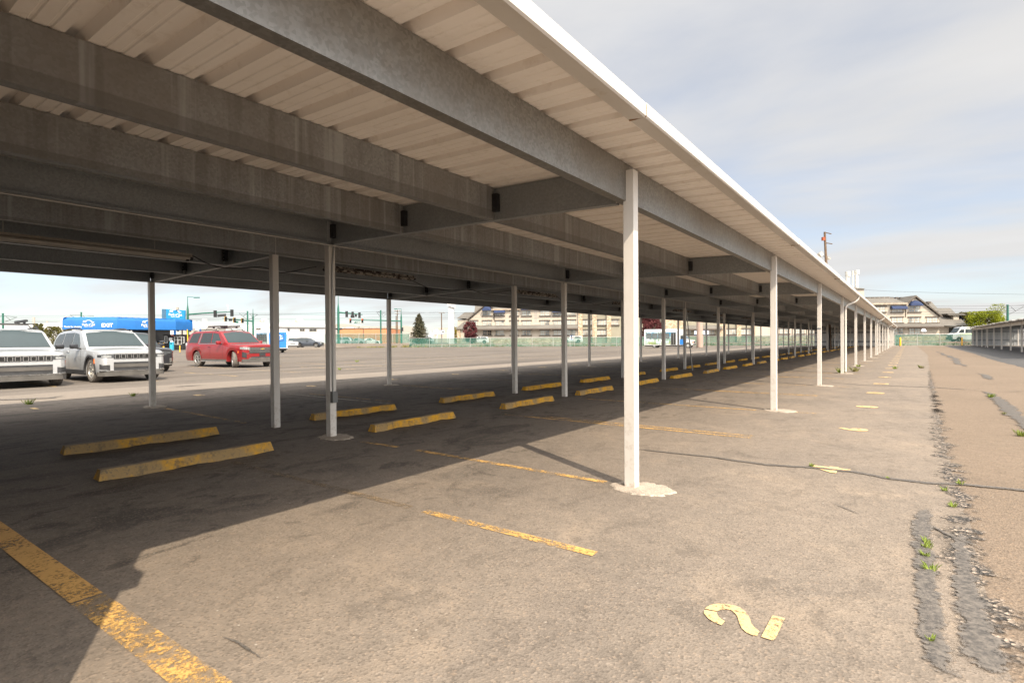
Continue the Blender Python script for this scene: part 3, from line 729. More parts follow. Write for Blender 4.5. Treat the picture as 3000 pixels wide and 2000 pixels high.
# leaning steel pipe
b = MB(); p0 = G(2028.8, 1084.9); b.tube([p0, AX(2020, 1000, p0.x - 0.05), AX(2011, 905, p0.x - 0.1)], [0.024, 0.024, 0.02], 8)
pipe = tag(b.build('leaning_pipe', M['emt'], smooth=60), 'tall thin steel pipe leaning up into the carport roof', 'pipe')
# ================================================================== vehicles
def car_paint(name, col, metal=0.4, rough=0.28, dirt=0.0, dirtcol=(0.25, 0.21, 0.17)):
    t = NT(name); n = t.noise(2.5, 6, 0.7); sep = t.n.new('ShaderNodeSeparateXYZ'); t.l.new(t.co, sep.inputs[0])
    c = t.mix(t.rng(t.noise(0.7, 2), 0.3, 0.7), tuple(x * 0.95 for x in col), tuple(min(1, x * 1.05) for x in col))
    if dirt: c = t.mix(t.math('MULTIPLY', t.rng(n, 0.35, 0.7, 0.4, 1), t.rng(sep.outputs[2], 0.25, 0.95, dirt, dirt * 0.25)), c, dirtcol)
    t.set(c, t.rng(n, 0.3, 0.7, rough, rough + 0.08), metal)
    t.b.inputs['Coat Weight'].default_value = 0.8; t.b.inputs['Coat Roughness'].default_value = 0.08
    return t.m
M['silver'] = car_paint('silver_paint', (0.50, 0.51, 0.52), 0.45, 0.33, 0.15)
M['red'] = car_paint('red_paint', (0.30, 0.008, 0.013), 0.3, 0.28, 0.45, (0.20, 0.08, 0.065))
M['navy'] = car_paint('dark_blue_paint', (0.028, 0.034, 0.045), 0.3, 0.3)
M['blackcar'] = car_paint('black_paint', (0.02, 0.02, 0.023), 0.3, 0.25)
M['greycar'] = car_paint('grey_paint', (0.25, 0.26, 0.27), 0.4, 0.3)
M['whitecar'] = car_paint('white_paint', (0.576, 0.576, 0.560), 0.0, 0.3)
def glass_mat(name, col, rough=0.06):
    t = NT(name); t.set(t.mix(t.noise(1.2, 3), col, tuple(x * 1.6 for x in col)), rough, 0.0)
    t.b.inputs['IOR'].default_value = 1.5; t.b.inputs['Specular IOR Level'].default_value = 0.5; t.b.inputs['Coat Weight'].default_value = 0.15; t.b.inputs['Coat Roughness'].default_value = 0.02; return t.m
M['glass'] = glass_mat('dark_glass', (0.020, 0.026, 0.028)); M['glass2'] = glass_mat('windscreen_glass', (0.028, 0.040, 0.043))
M['plastic'] = pm('black_plastic', (0.032, 0.032, 0.034), 0.2, 4, 0.55)
M['dusty_plastic'] = pm('dusty_plastic', (0.085, 0.078, 0.07), 0.25, 3, 0.8)
M['chrome'] = pm('chrome', (0.72, 0.71, 0.69), 0.05, 5, 0.12, 1.0)
M['alloy'] = pm('alloy_rim', (0.50, 0.49, 0.47), 0.15, 6, 0.3, 0.8)
M['rubber'] = pm('tyre_rubber', (0.050, 0.046, 0.042), 0.3, 12, 0.85, bump=0.3, bscale=60)
M['rubber_dusty'] = pm('dusty_tyre_rubber', (0.13, 0.115, 0.10), 0.3, 6, 0.92, bump=0.3, bscale=60)
M['lamp_glass'] = pm('lamp_glass', (0.42, 0.43, 0.43), 0.4, 14, 0.12, 0.4, coat=1)
M['lamp_dark'] = pm('lamp_smoked', (0.07, 0.075, 0.08), 0.5, 16, 0.12, 0.3, coat=1)
M['tail_red'] = pm('tail_lamp_red', (0.40, 0.012, 0.012), 0.2, 8, 0.2, coat=1)
M['amber'] = pm('amber_lens', (0.85, 0.17, 0.02), 0.1, 8, 0.25, coat=1)
M['under'] = pm('underbody_black', (0.012, 0.012, 0.012), 0.2, 3, 0.9)

def interp(tab, x):
    if x <= tab[0][0]: return tab[0][1]
    for (a, va), (b_, vb) in zip(tab[:-1], tab[1:]):
        if x <= b_: return va + (vb - va) * (x - a) / (b_ - a)
    return tab[-1][1]
def smooth(tab, x, h=0.06):
    return (interp(tab, x - h) + interp(tab, x) * 2 + interp(tab, x + h)) / 4

def wheel_mesh(r, w):
    tyre = MB(); rw = w / 2
    prof = [(r * 0.62, -rw * 0.86), (r * 0.74, -rw), (r * 0.92, -rw * 0.98), (r * 0.985, -rw * 0.80), (r, -rw * 0.55), (r * 0.994, -rw * 0.50), (r, -rw * 0.45), (r, -rw * 0.05), (r * .992, 0), (r, rw * 0.05), (r, rw * 0.45), (r * 0.994, rw * 0.50), (r, rw * 0.55), (r * 0.985, rw * 0.80), (r * 0.92, rw * 0.98), (r * 0.74, rw), (r * 0.62, rw * 0.86)]
    tyre.lathe(prof, 36, close=False)
    return tyre
def rim_mesh(r, w, spokes=6):
    rw = w / 2; b = MB(); R_ = r * 0.63
    b.lathe([(R_, -rw * 0.8), (R_ * 0.96, -rw * 0.2), (R_ * 0.96, rw * 0.72), (R_ * 1.0, rw * 0.88), (R_ * 1.03, rw * 0.86)], 36)
    b.lathe([(0.001, rw * 0.74), (R_ * 0.13, rw * 0.74), (R_ * 0.16, rw * 0.66), (R_ * 0.18, rw * 0.5)], 16)
    for k in range(spokes):
        for da in (-0.14, 0.14):
            a0 = 2 * math.pi * k / spokes; a1 = a0 + da
            p0 = Vector((math.cos(a0 + da * .5) * R_ * 0.12, math.sin(a0 + da * .5) * R_ * 0.12, rw * 0.66)); p1 = Vector((math.cos(a1 * 1.0) * R_ * 0.98, math.sin(a1) * R_ * 0.98, rw * 0.74))
            d = (p1 - p0).normalized(); n = Vector((-d.y, d.x, 0)) * (R_ * 0.065); up = Vector((0, 0, rw * 0.10)); dn = Vector((0, 0, -rw * 0.28))
            vs = [p0 + n + dn, p0 - n + dn, p1 - n + dn, p1 + n + dn, p0 + n * .7 + up, p0 - n * .7 + up, p1 - n * .8 + up, p1 + n * .8 + up]
            b.add(vs, [(3,2,1,0),(4,5,6,7),(0,1,5,4),(1,2,6,5),(2,3,7,6),(3,0,4,7)])
    return b
def rim_back(r, w):
    b = MB(); b.lathe([(0.001, w * 0.12), (r * 0.60, w * 0.12)], 24); return b

class Car:
    """An SUV or car body lofted along its length; local +x is forward, +y its left, origin on the ground at mid-length."""
    def __init__(s, name, label, cat, loc, rz, P, paint, group=None):
        s.P = P; s.t = thing(name, label, cat, loc, rz, group); s.t.scale = (P.get('k', 1),) * 3; s.L, s.W = P['L'], P['W']; s.paint = paint
        s.hw = P['W'] / 2; s.xf = P['L'] / 2
        s.fa = s.xf - P['fo']; s.ra = s.fa - P['wb']; s.wr = P['wr']
        s.body()
    # half width along the distance d from the nose
    def wid(s, d):
        L = s.L
        f = interp([(0, s.P.get('nose', .80)), (.04, .855), (.10, .905), (.20, .95), (.42, .985), (.8, 1.0)], d)
        r = interp([(0, .86), (.05, .915), (.14, .96), (.4, .99), (.8, 1.0)], L - d)
        return s.hw * min(f, r) * (1 - 0.0)
    def body(s):
        P = s.P; L = s.L; ds = sorted(set([0, .015, .04, .08, .14, .22, .32, .45] + [P['fo'] + s.wr * 1.22 * math.cos(math.pi * i / 14) for i in range(15)] + [P['fo'] + P['wb'] + s.wr * 1.22 * math.cos(math.pi * i / 14) for i in range(15)]
                 + [P['fo'] + P['wb'] * i / 6 + .0 for i in range(2, 5)] + [P['cowl'], P['cowl'] + .1, L - .45, L - .3, L - .18, L - .1, L - .05, L - .02, L]))
        rows = []; floor = P['clear']
        for d in ds:
            w = s.wid(d); zs = smooth(P['shoulder'], d); zt = max(zs + .012, smooth(P['top'], d))
            zb = floor + interp([(0, P.get('chin', .10)), (.18, 0.0)], d) + interp([(0, .12), (.25, 0.0)], L - d)
            arch = 0
            for ax in (P['fo'], P['fo'] + P['wb']):
                q = s.wr * 1.20 ** 2 * s.wr * 1.0 - 0
                rr_ = s.wr * 1.20; dd = abs(d - ax)
                if dd < rr_: arch = max(arch, s.wr + math.sqrt(rr_ * rr_ - dd * dd))
            zb2 = max(zb, arch)
            zw = zb2 + 0.0; H_ = zs - zw
            ins = 0.985 if not arch else 1.0
            half = [(0, zb2), (w * 0.80, zb2), (w * 0.972 * ins, zb2 + .012), (w * 0.992, zw + H_ * 0.16), (w, zw + H_ * 0.45), (w * 0.992, zw + H_ * 0.72), (w * 0.975, zs - .085), (w * 0.955, zs - .028), (w * 0.91, zs), (w * 0.70, zs + (zt - zs) * .62), (w * 0.36, zs + (zt - zs) * .93), (0, zt)]
            x = s.xf - d
            rows.append([(x, y, z) for (y, z) in half] + [(x, -y, z) for (y, z) in reversed(half[1:-1])])
        n = len(rows[0]); b = MB(); vs = [p for r in rows for p in r]
        fs = [(i*n+k, i*n+(k+1)%n, (i+1)*n+(k+1)%n, (i+1)*n+k) for i in range(len(rows)-1) for k in range(n)]
        fs += [tuple(reversed(range(n))), tuple((len(rows)-1)*n+k for k in range(n))]
        b.add(vs, fs); s.bodyo = b.build('body', s.paint, s.t, local=True, smooth=32)
        # cabin
        cs = P['cabin']                               # (d, roof height) along the length
        dd = sorted(set([cs[0][0] + (cs[-1][0] - cs[0][0]) * i / 36 for i in range(37)] + [c_[0] for c_ in cs])); rows = []
        for d in dd:
            x = s.xf - d; zb = s.belt(d) - .02; zr = s.roof(d)
            yb, yr = s.sidey(d, 0), s.sidey(d, 1)
            if zr < zb + .03: zr = zb + .03
            f = (zr - zb) / (P['H'] - zb); yr = yb + (yr - yb) * min(1, f)
            crown = .035 * min(1, f)
            half = [(yb, zb), (yb + (yr - yb) * .5, zb + (zr - zb) * .5), (yb + (yr - yb) * .94, zb + (zr - zb) * .94), (yr - .03, zr - .004), (yr - .11, zr + crown * .4), (yr * .5, zr + crown * .85), (0, zr + crown)]
            rows.append([(x, y, z) for (y, z) in half] + [(x, -y, z) for (y, z) in reversed(half[:-1])])
        b = MB(); b.grid(rows); n = len(rows[0]); b.add(rows[0], [tuple(range(n))]); b.add(rows[-1], [tuple(range(n))])
        b.build('cabin', s.paint, s.t, local=True, smooth=38)
        # floor and inner arches stay dark
        b = MB(); b.box((s.ra - .9 if s.ra - .9 > -s.xf + .3 else -s.xf + .3, -s.hw * .80, floor + .02), (s.fa + .55, s.hw * .80, floor + .10)); b.box((-s.xf + .5, -s.hw * .72, floor + .1), (s.xf - .35, s.hw * .72, .80)); b.build('underbody', M['under'], s.t, local=True)
    def belt(s, d): return smooth(s.P['beltline'], d)
    def roof(s, d): return smooth(s.P['cabin'], d, .04)
    def sidey(s, d, f):
        """half width of the cabin side at height fraction f"""
        w = s.wid(d) * .935; return w * (1 - (1 - s.P['tumble']) * f)
    def side_pt(s, d, z, sgn, out=.006):
        zb = s.belt(d) - .02; f = (z - zb) / (s.P['H'] - zb); return (s.xf - d, sgn * (s.sidey(d, f) + out), z)
    def side_glass(s, poly, name='window', mat=None):
        for sgn in (-1, 1):
            b = MB(); b.poly([s.side_pt(d, z, sgn) for (d, z) in poly]); b.prism([s.side_pt(d, z, sgn, .002) for (d, z) in poly], (0, sgn * .004, 0)); b.build(name, mat or M['glass'], s.t, local=True)
    def end_glass(s, d0, d1, name, mat, inset=.11, lo=.06, hi=.93, n=10, out=.010):
        """pane on the sloping screen between d0 (bottom) and d1 (top)"""
        rows = []
        for i in range(7):
            u = lo + (hi - lo) * i / 6; d = d0 + (d1 - d0) * u; z = s.roof(d); zb = s.belt(d) - .02; f = max(0, (z - zb) / (s.P['H'] - zb))
            wy = s.sidey(d, f) - inset * .75
            tx, tz = d1 - d0, s.roof(d1) - s.roof(d0); nl = math.hypot(tx, tz); nx, nz = abs(tz) / nl * (1 if d1 > d0 else -1), abs(tx) / nl
            rows.append([(s.xf - d + nx * out, -wy + 2 * wy * k / n, z + nz * out + .035 * min(1, f) * (1 - (2 * k / n - 1) ** 2)) for k in range(n + 1)])
        b = MB(); b.grid(rows); return b.build(name, mat, s.t, local=True, smooth=60)
    def nose(s, y0, y1, z0, z1, out, name, mat, parent=None, n=10, thick=.02, back=False, z0b=None, z1b=None):
        """panel wrapped on the nose (or tail) between two y values"""
        rows = []
        for j, z in enumerate((z0, z1)):
            row = []
            for k in range(n + 1):
                y = y0 + (y1 - y0) * k / n; zz = z
                u = k / n
                if z0b is not None and j == 0: zz = z0 + (z0b - z0) * u
                if z1b is not None and j == 1: zz = z1 + (z1b - z1) * u
                lo_, hi_ = 0, .9
                for _ in range(22):
                    m_ = (lo_ + hi_) / 2
                    if (s.wid(m_) if not back else s.wid(s.L - m_)) < abs(y) - .002: lo_ = m_
                    else: hi_ = m_
                d = (lo_ + hi_) / 2 if abs(y) > (s.wid(0) if not back else s.wid(s.L)) else 0
                row.append((((s.xf - d + out) * (1 if not back else -1)), y * (1 + out * .6), zz))
            rows.append(row)
        b = MB(); b.grid(rows); off = (-thick if not back else thick)
        b.grid([[(p[0] + off, p[1], p[2]) for p in r] for r in rows])
        m_ = len(rows[0]); edge = list(rows[0]) + list(reversed(rows[1])); e2 = [(p[0] + off, p[1], p[2]) for p in edge]; q = len(edge)
        b.add(edge + e2, [(k, (k + 1) % q, q + (k + 1) % q, q + k) for k in range(q)])
        return b.build(name, mat, parent or s.t, local=True, smooth=40)
    def wheels(s, steer=0, spokes=6, tyre='rubber', parts=True):
        w = s.P.get('ww', .26); tm = rm = bmesh_b = None
        for ax, st in ((s.fa, steer), (s.ra, 0)):
            for sgn in (-1, 1):
                if tm is None:
                    o = wheel_mesh(s.wr, w).build('wheel', M[tyre], s.t, local=True, smooth=40); tm = o.data
                else:
                    o = bpy.data.objects.new('wheel', tm); COL.objects.link(o); o.parent = s.t
                o.location = (ax, sgn * (s.hw - w / 2 - .035), s.wr)
                o.rotation_euler = Euler((R(-90) * sgn, 0, R(st)), 'XYZ')
                if parts:
                    if rm is None:
                        q = rim_mesh(s.wr, w, spokes).build('rim', M['alloy'], o, local=True, smooth=40); rm = q.data
                        q2 = rim_back(s.wr, w).build('brake_disc', M['under'], o, local=True); bmesh_b = q2.data
                    else:
                        for nm, me in (('rim', rm), ('brake_disc', bmesh_b)):
                            q = bpy.data.objects.new(nm, me); COL.objects.link(q); q.parent = o
    def arch_lips(s, mat, wdt=.055):
        for ax in (s.fa, s.ra):
            for sgn in (-1, 1):
                rows = [[], []]; rr_ = s.wr * 1.20
                for k in range(19):
                    a = math.pi * (k / 18) * 1.16 - .08 * math.pi; 
                    for j, ro in enumerate((rr_ - .01, rr_ + wdt)):
                        x = ax + ro * math.cos(a); z = s.wr + ro * math.sin(a); z = max(z, s.P['clear'] + .02)
                        rows[j].append((x, sgn * (s.wid(s.xf - x) + .008), z))
                b = MB(); b.grid(rows); b.grid([[(p[0], p[1] - sgn * .05, p[2]) for p in rows[0]], rows[0]]); b.build('arch_lip', mat, s.t, local=True, smooth=60)
    def sill(s, mat, h=.15):
        for sgn in (-1, 1):
            x0, x1 = s.ra + s.wr * 1.22, s.fa - s.wr * 1.22; b = MB()
            b.bbox((x0, min(sgn * (s.hw - .06), sgn * (s.hw + .012)), s.P['clear'] - .01), (x1, max(sgn * (s.hw - .06), sgn * (s.hw + .012)), s.P['clear'] + h), .015); b.build('side_sill', mat, s.t, local=True)
    def mirrors(s, d, z, mat, cap=None):
        for sgn in (-1, 1):
            y = sgn * (s.wid(d) * .94); b = MB()
            lo, hi = (s.xf - d - .09, min(y + sgn * .07, y + sgn * .30), z), (s.xf - d + .05, max(y + sgn * .07, y + sgn * .30), z + .16)
            b.bbox(lo, hi, .045); o = b.build('mirror', mat, s.t, local=True, smooth=50)
            b = MB(); b.bar((s.xf - d - .02, y - sgn * .02, z - .01), (s.xf - d - .02, y + sgn * .13, z + .03), .03, 8); b.build('mirror_arm', M['plastic'], o, local=True)
    def handles(s, dds, z, mat):
        for d in dds:
            for sgn in (-1, 1):
                y = sgn * (s.wid(d) * .985); b = MB(); b.bbox((s.xf - d - .11, min(y - .03, y + .03), z - .018), (s.xf - d + .11, max(y - .03, y + .03), z + .018), .012); b.build('door_handle', mat, s.t, local=True)
    def rails(s, d0, d1, mat):
        for sgn in (-1, 1):
            y = sgn * (s.sidey((d0 + d1) / 2, 1) - .08); pts = []
            for k in range(13):
                u = k / 12; d = d0 + (d1 - d0) * u; lift = .055 * min(1, min(u, 1 - u) * 9); pts.append((s.xf - d, y, s.roof(d) + .012 + lift))
            b = MB(); b.tube(pts, .022, 8); b.build('roof_rail', mat, s.t, local=True, smooth=60)
    def rack(s, dlist, z, mat, bar0, bar1, boards=True):
        """cross bars on bent feet, with a pair of long padded carriers on top"""
        b = MB(); yw = s.sidey(dlist[0], 1) - .06
        for d in dlist:
            x = s.xf - d; b.tube([(x, -yw - .02, s.roof(d) + .03), (x, -yw + .09, z - .01), (x, yw - .09, z - .01), (x, yw + .02, s.roof(d) + .03)], .020, 8)
        o = b.build('roof_rack', mat, s.t, local=True, smooth=50)
        for y in ((-.32, .38) if boards else ()):
            q = MB(); q.tube([(s.xf - bar0, y, z + .085), (s.xf - bar0 - .05, y, z + .09), (s.xf - bar1 + .05, y, z + .09), (s.xf - bar1, y, z + .085)], [.02, .045, .045, .02], 10); q.build('carrier', mat, o, local=True, smooth=50)
            q = MB()
            for d in dlist: q.box((s.xf - d - .05, y - .03, z - .01), (s.xf - d + .05, y + .03, z + .06))
            q.build('clamp', mat, o, local=True)
    def seams(s, dds, z0, z1):
        for d in dds:
            for sgn in (-1, 1):
                b = MB(); 
                pts = [(s.xf - d, sgn * (s.wid(d) * k_ + .0015), z0 + (z1 - z0) * u) for u, k_ in ((0, .994), (.35, 1.0), (.65, .996), (.9, .978), (1, .955))]
                b.grid([[(p[0] - .006, p[1], p[2]) for p in pts], [(p[0] + .006, p[1], p[2]) for p in pts]]); b.build('door_seam', M['plastic'], s.t, local=True)

SUVP = dict(k=1.06, L=5.20, W=1.98, H=1.76, wb=3.09, fo=.90, wr=.385, ww=.265, clear=.24, cowl=1.42, tumble=.83, chin=.14, nose=.80,
            shoulder=[(0, .93), (.05, .975), (.3, 1.02), (1.4, 1.08), (2.4, 1.10), (5.0, 1.13), (5.2, 1.06)],
            top=[(0, .985), (.05, 1.01), (.25, 1.06), (.8, 1.105), (1.42, 1.135), (1.6, 1.10), (5.0, 1.14), (5.2, 1.08)],
            beltline=[(1.3, 1.095), (2.4, 1.105), (5.2, 1.14)],
            cabin=[(1.38, 1.10), (1.55, 1.19), (2.20, 1.66), (2.42, 1.715), (3.2, 1.745), (4.2, 1.725), (4.62, 1.68), (4.86, 1.55), (5.13, 1.14)])
def jeep(loc, rz, label, rack, group):
    c = Car('suv', label, 'SUV', loc, rz, SUVP, M['silver'], group)
    c.end_glass(1.40, 2.36, 'windscreen', M['glass2'], lo=.10, hi=.90)
    c.end_glass(5.13, 4.72, 'rear_window', M['glass'], lo=.15, hi=.9)
    c.side_glass([(2.02, 1.14), (2.08, 1.26), (2.42, 1.60), (2.86, 1.655), (2.86, 1.14)], 'window', M['glass2'])
    c.side_glass([(2.92, 1.14), (2.92, 1.655), (3.82, 1.645), (3.90, 1.14)]); c.side_glass([(3.97, 1.145), (3.90, 1.64), (4.50, 1.60), (4.80, 1.42), (4.86, 1.165)])
    # seven-slot face
    g = c.nose(-.60, .60, .765, .925, .006, 'grille', M['plastic'])
    for k in range(7):
        y = (k - 3) * .168; b = MB(); x = c.xf + .012; w_, h0, h1 = .062, .775, .915
        for (ya, yb, za, zb) in ((y - w_, y + w_, h1 - .012, h1), (y - w_, y + w_, h0, h0 + .012), (y - w_, y - w_ + .013, h0 + .012, h1 - .012), (y + w_ - .013, y + w_, h0 + .012, h1 - .012)): b.box((x, ya, za), (x + .012, yb, zb))
        b.build('slot_frame', M['chrome'], g, local=True)
        b = MB(); b.box((x - .004, y - w_ + .014, h0 + .013), (x + .001, y + w_ - .014, h1 - .013)); b.build('slot', M['under'], g, local=True)
    for s_ in (-1, 1):
        h = c.nose(s_ * .60, s_ * .955, .80, .915, .008, 'headlight', M['lamp_dark'], z0b=.83, z1b=.905)
        c.nose(s_ * .66, s_ * .90, .825, .880, .013, 'lens', M['lamp_glass'], h)
        f = c.nose(s_ * .70, s_ * .93, .40, .595, .006, 'fog_lamp', M['plastic'], z0b=.44, z1b=.60)
        c.nose(s_ * .70, s_ * .90, .565, .595, .014, 'lens', M['lamp_glass'], f)
        b = MB(); d = .50; b.box((c.xf - d - .035, min(s_ * c.wid(d) - .01, s_ * c.wid(d) + .012), .62), (c.xf - d + .035, max(s_ * c.wid(d) - .01, s_ * c.wid(d) + .012), .77)); b.build('side_marker', M['amber'], c.t, local=True)
    i_ = c.nose(-.60, .60, .395, .665, .004, 'lower_grille', M['plastic'])
    c.nose(-.59, .59, .495, .60, .020, 'intake_bar', M['dusty_plastic'], i_)
    c.nose(-.10, .10, .61, .655, .016, 'sensor_plate', M['lamp_dark'], i_)
    c.nose(-.93, .93, .355, .395, .018, 'chrome_strip', M['chrome'], n=16)
    c.nose(-.95, .95, .215, .352, .012, 'bumper', M['dusty_plastic'], n=16, thick=.10)
    c.nose(-.90, .90, .93, .955, .006, 'hood_lip', M['silver'], n=16)
    c.arch_lips(M['plastic']); c.sill(M['plastic']); c.wheels(0, 5, 'rubber_dusty'); c.mirrors(1.88, 1.10, M['blackcar']); c.handles((3.02, 3.98), .99, M['silver'])
    c.rails(2.6, 4.55, M['plastic']); c.seams((1.75, 2.88, 3.93), .36, 1.10)
    if rack: c.rack((2.75, 3.75), 1.93, M['plastic'], 2.35, 4.3)
    return c
jeep((-24.72, 7.30, 0), R(1), 'silver SUV with black mirror caps standing behind the first lot-side post', False, 'silver SUVs')
jeep((-24.45, 4.52, 0), R(-3), 'silver SUV with a black roof rack, cut off by the edge of the photo', True, 'silver SUVs')
# black SUV half hidden behind them
P2 = dict(SUVP); c = Car('suv', 'black SUV half hidden behind the silver SUV without roof rack', 'SUV', (-30.4, 9.86, 0), R(0), P2, M['blackcar'])
c.end_glass(1.40, 2.36, 'windscreen', M['glass2'], lo=.10, hi=.90)
c.side_glass([(2.02, 1.14), (2.08, 1.26), (2.42, 1.60), (2.86, 1.655), (2.86, 1.14)]); c.side_glass([(2.92, 1.14), (2.92, 1.655), (3.82, 1.645), (3.90, 1.14)])
c.nose(-.60, .60, .74, .91, .008, 'grille', M['lamp_dark'])
for s_ in (-1, 1): c.nose(s_ * .60, s_ * .955, .79, .90, .008, 'headlight', M['lamp_dark'], z0b=.83, z1b=.89); c.nose(s_ * .72, s_ * .93, .42, .60, .008, 'fog_lamp', M['chrome'], z0b=.5)
c.nose(-.93, .93, .33, .375, .016, 'chrome_strip', M['chrome'], n=16); c.wheels(0, 5); c.mirrors(1.88, 1.10, M['blackcar']); c.arch_lips(M['plastic'])

# red long SUV
REDP = dict(k=1.05, L=5.73, W=2.06, H=1.90, wb=3.41, fo=.98, wr=.41, ww=.275, clear=.29, cowl=1.52, tumble=.84, chin=.10, nose=.84,
            shoulder=[(0, 1.06), (.05, 1.10), (.3, 1.13), (1.5, 1.19), (5.5, 1.21), (5.73, 1.15)],
            top=[(0, 1.10), (.05, 1.14), (.2, 1.19), (1.52, 1.245), (1.7, 1.20), (5.5, 1.22), (5.73, 1.16)],
            beltline=[(1.4, 1.20), (5.7, 1.22)],
            cabin=[(1.48, 1.20), (1.66, 1.30), (2.30, 1.79), (2.5, 1.855), (3.4, 1.89), (4.9, 1.875), (5.25, 1.82), (5.45, 1.62), (5.66, 1.22)])
c = Car('suv', 'dusty red long SUV with a black roof rack parked out in the lot', 'SUV', (-31.0, 15.07, 0), R(4), REDP, M['red'])
c.end_glass(1.50, 2.45, 'windscreen', M['glass2'], lo=.10, hi=.90); c.end_glass(5.66, 5.35, 'rear_window', M['glass'], lo=.15, hi=.9)
c.side_glass([(2.12, 1.25), (2.20, 1.40), (2.52, 1.73), (3.02, 1.79), (3.02, 1.25)], 'window', M['glass2']); c.side_glass([(3.09, 1.25), (3.09, 1.79), (4.02, 1.79), (4.16, 1.25)]); c.side_glass([(4.42, 1.26), (4.24, 1.785), (5.05, 1.765), (5.32, 1.30), (5.32, 1.26)])
for sgn in (-1, 1):
    b = MB(); b.poly([c.side_pt(d, z, sgn, .009) for d, z in ((2.1, 1.222), (4.22, 1.222), (4.10, 1.79), (4.16, 1.79), (4.29, 1.20), (2.1, 1.198))]); b.build('chrome_trim', M['chrome'], c.t, local=True)
g = c.nose(-.70, .70, .72, 1.03, .010, 'grille', M['plastic'])
for z, h in ((.985, .020), (.925, .030), (.865, .018), (.815, .018), (.765, .018)): c.nose(-.70, .70, z, z + h, .026, 'grille_bar', M['chrome'], g)
c.nose(-.115, .115, .915, .965, .036, 'badge', M['chrome'], g, n=4)
b = MB(); x = c.xf + .040; b.prism([(x, -.10, .925), (x, -.10, .955), (x, -.04, .955), (x, -.03, .968), (x, .04, .968), (x, .04, .955), (x, .10, .955), (x, .10, .925), (x, .04, .925), (x, .03, .912), (x, -.04, .912), (x, -.04, .925)], (.006, 0, 0)); b.build('emblem', pm('gold_emblem', (0.75, 0.50, 0.12), 0.1, 5, 0.3, 0.6), g, local=True)
for s_ in (-1, 1):
    h = c.nose(s_ * .68, s_ * 1.0, .90, 1.03, .012, 'headlight', M['lamp_glass'], z0b=.93, z1b=1.05)
    c.nose(s_ * .72, s_ * .86, .70, .73, .014, 'lens', M['chrome'], h)
    f = c.nose(s_ * .84, s_ * .97, .50, .74, .010, 'air_slot', M['plastic'], z0b=.54, z1b=.80)
    b = MB(); d = .46; b.box((c.xf - d - .03, min(s_ * c.wid(d) - .01, s_ * c.wid(d) + .012), .74), (c.xf - d + .03, max(s_ * c.wid(d) - .01, s_ * c.wid(d) + .012), .84)); b.build('side_marker', M['amber'], c.t, local=True)
c.nose(-.72, .72, .45, .50, .012, 'chrome_strip', M['chrome']); c.nose(-.60, .60, .50, .555, .012, 'lower_grille', M['plastic'])
c.nose(-.96, .96, .27, .44, .012, 'bumper', M['dusty_plastic'], n=16, thick=.10)
p_ = c.nose(-.16, .16, .575, .72, .022, 'plate_holder', M['plastic'], n=4)
c.sill(M['dusty_plastic'], .12); c.wheels(-24, 6, 'rubber_dusty'); c.mirrors(1.98, 1.20, M['red']); c.handles((3.15, 4.15), 1.06, M['red']); c.seams((1.85, 3.05, 4.22), .40, 1.18)
for sgn in (-1, 1):
    b = MB(); b.bbox((c.ra + .55, min(sgn * .86, sgn * 1.10), .27), (c.fa - .55, max(sgn * .86, sgn * 1.10), .315), .015); b.build('running_board', M['alloy'], c.t, local=True)
c.rails(2.7, 5.2, M['plastic']); c.rack((2.95, 3.95), 2.06, M['plastic'], 2.6, 4.5)
c.arch_lips(M['red'], .03)
# parked and passing cars farther out, one plain kind of body in several paints
CARP = dict(L=4.95, W=1.95, H=1.72, wb=2.86, fo=.95, wr=.37, ww=.25, clear=.22, cowl=1.40, tumble=.80, chin=.10, nose=.78,
            shoulder=[(0, .82), (.3, .94), (1.4, 1.03), (4.7, 1.06), (4.95, .98)], top=[(0, .86), (.3, .99), (1.4, 1.08), (1.6, 1.04), (4.7, 1.07), (4.95, 1.0)],
            beltline=[(1.3, 1.04), (4.95, 1.07)], cabin=[(1.36, 1.05), (2.2, 1.58), (2.5, 1.66), (3.6, 1.69), (4.3, 1.63), (4.62, 1.5), (4.88, 1.08)])
SEDP = dict(L=4.75, W=1.84, H=1.46, wb=2.8, fo=.92, wr=.33, ww=.22, clear=.17, cowl=1.35, tumble=.78, chin=.08, nose=.78,
            shoulder=[(0, .66), (.3, .78), (1.4, .92), (3.9, .97), (4.6, .95), (4.75, .85)], top=[(0, .70), (.3, .83), (1.35, .96), (1.6, .93), (3.9, .98), (4.6, 1.0), (4.75, .88)],
            beltline=[(1.3, .92), (4.75, .97)], cabin=[(1.3, .93), (2.2, 1.36), (2.6, 1.42), (3.2, 1.42), (3.6, 1.36), (4.25, .99)])
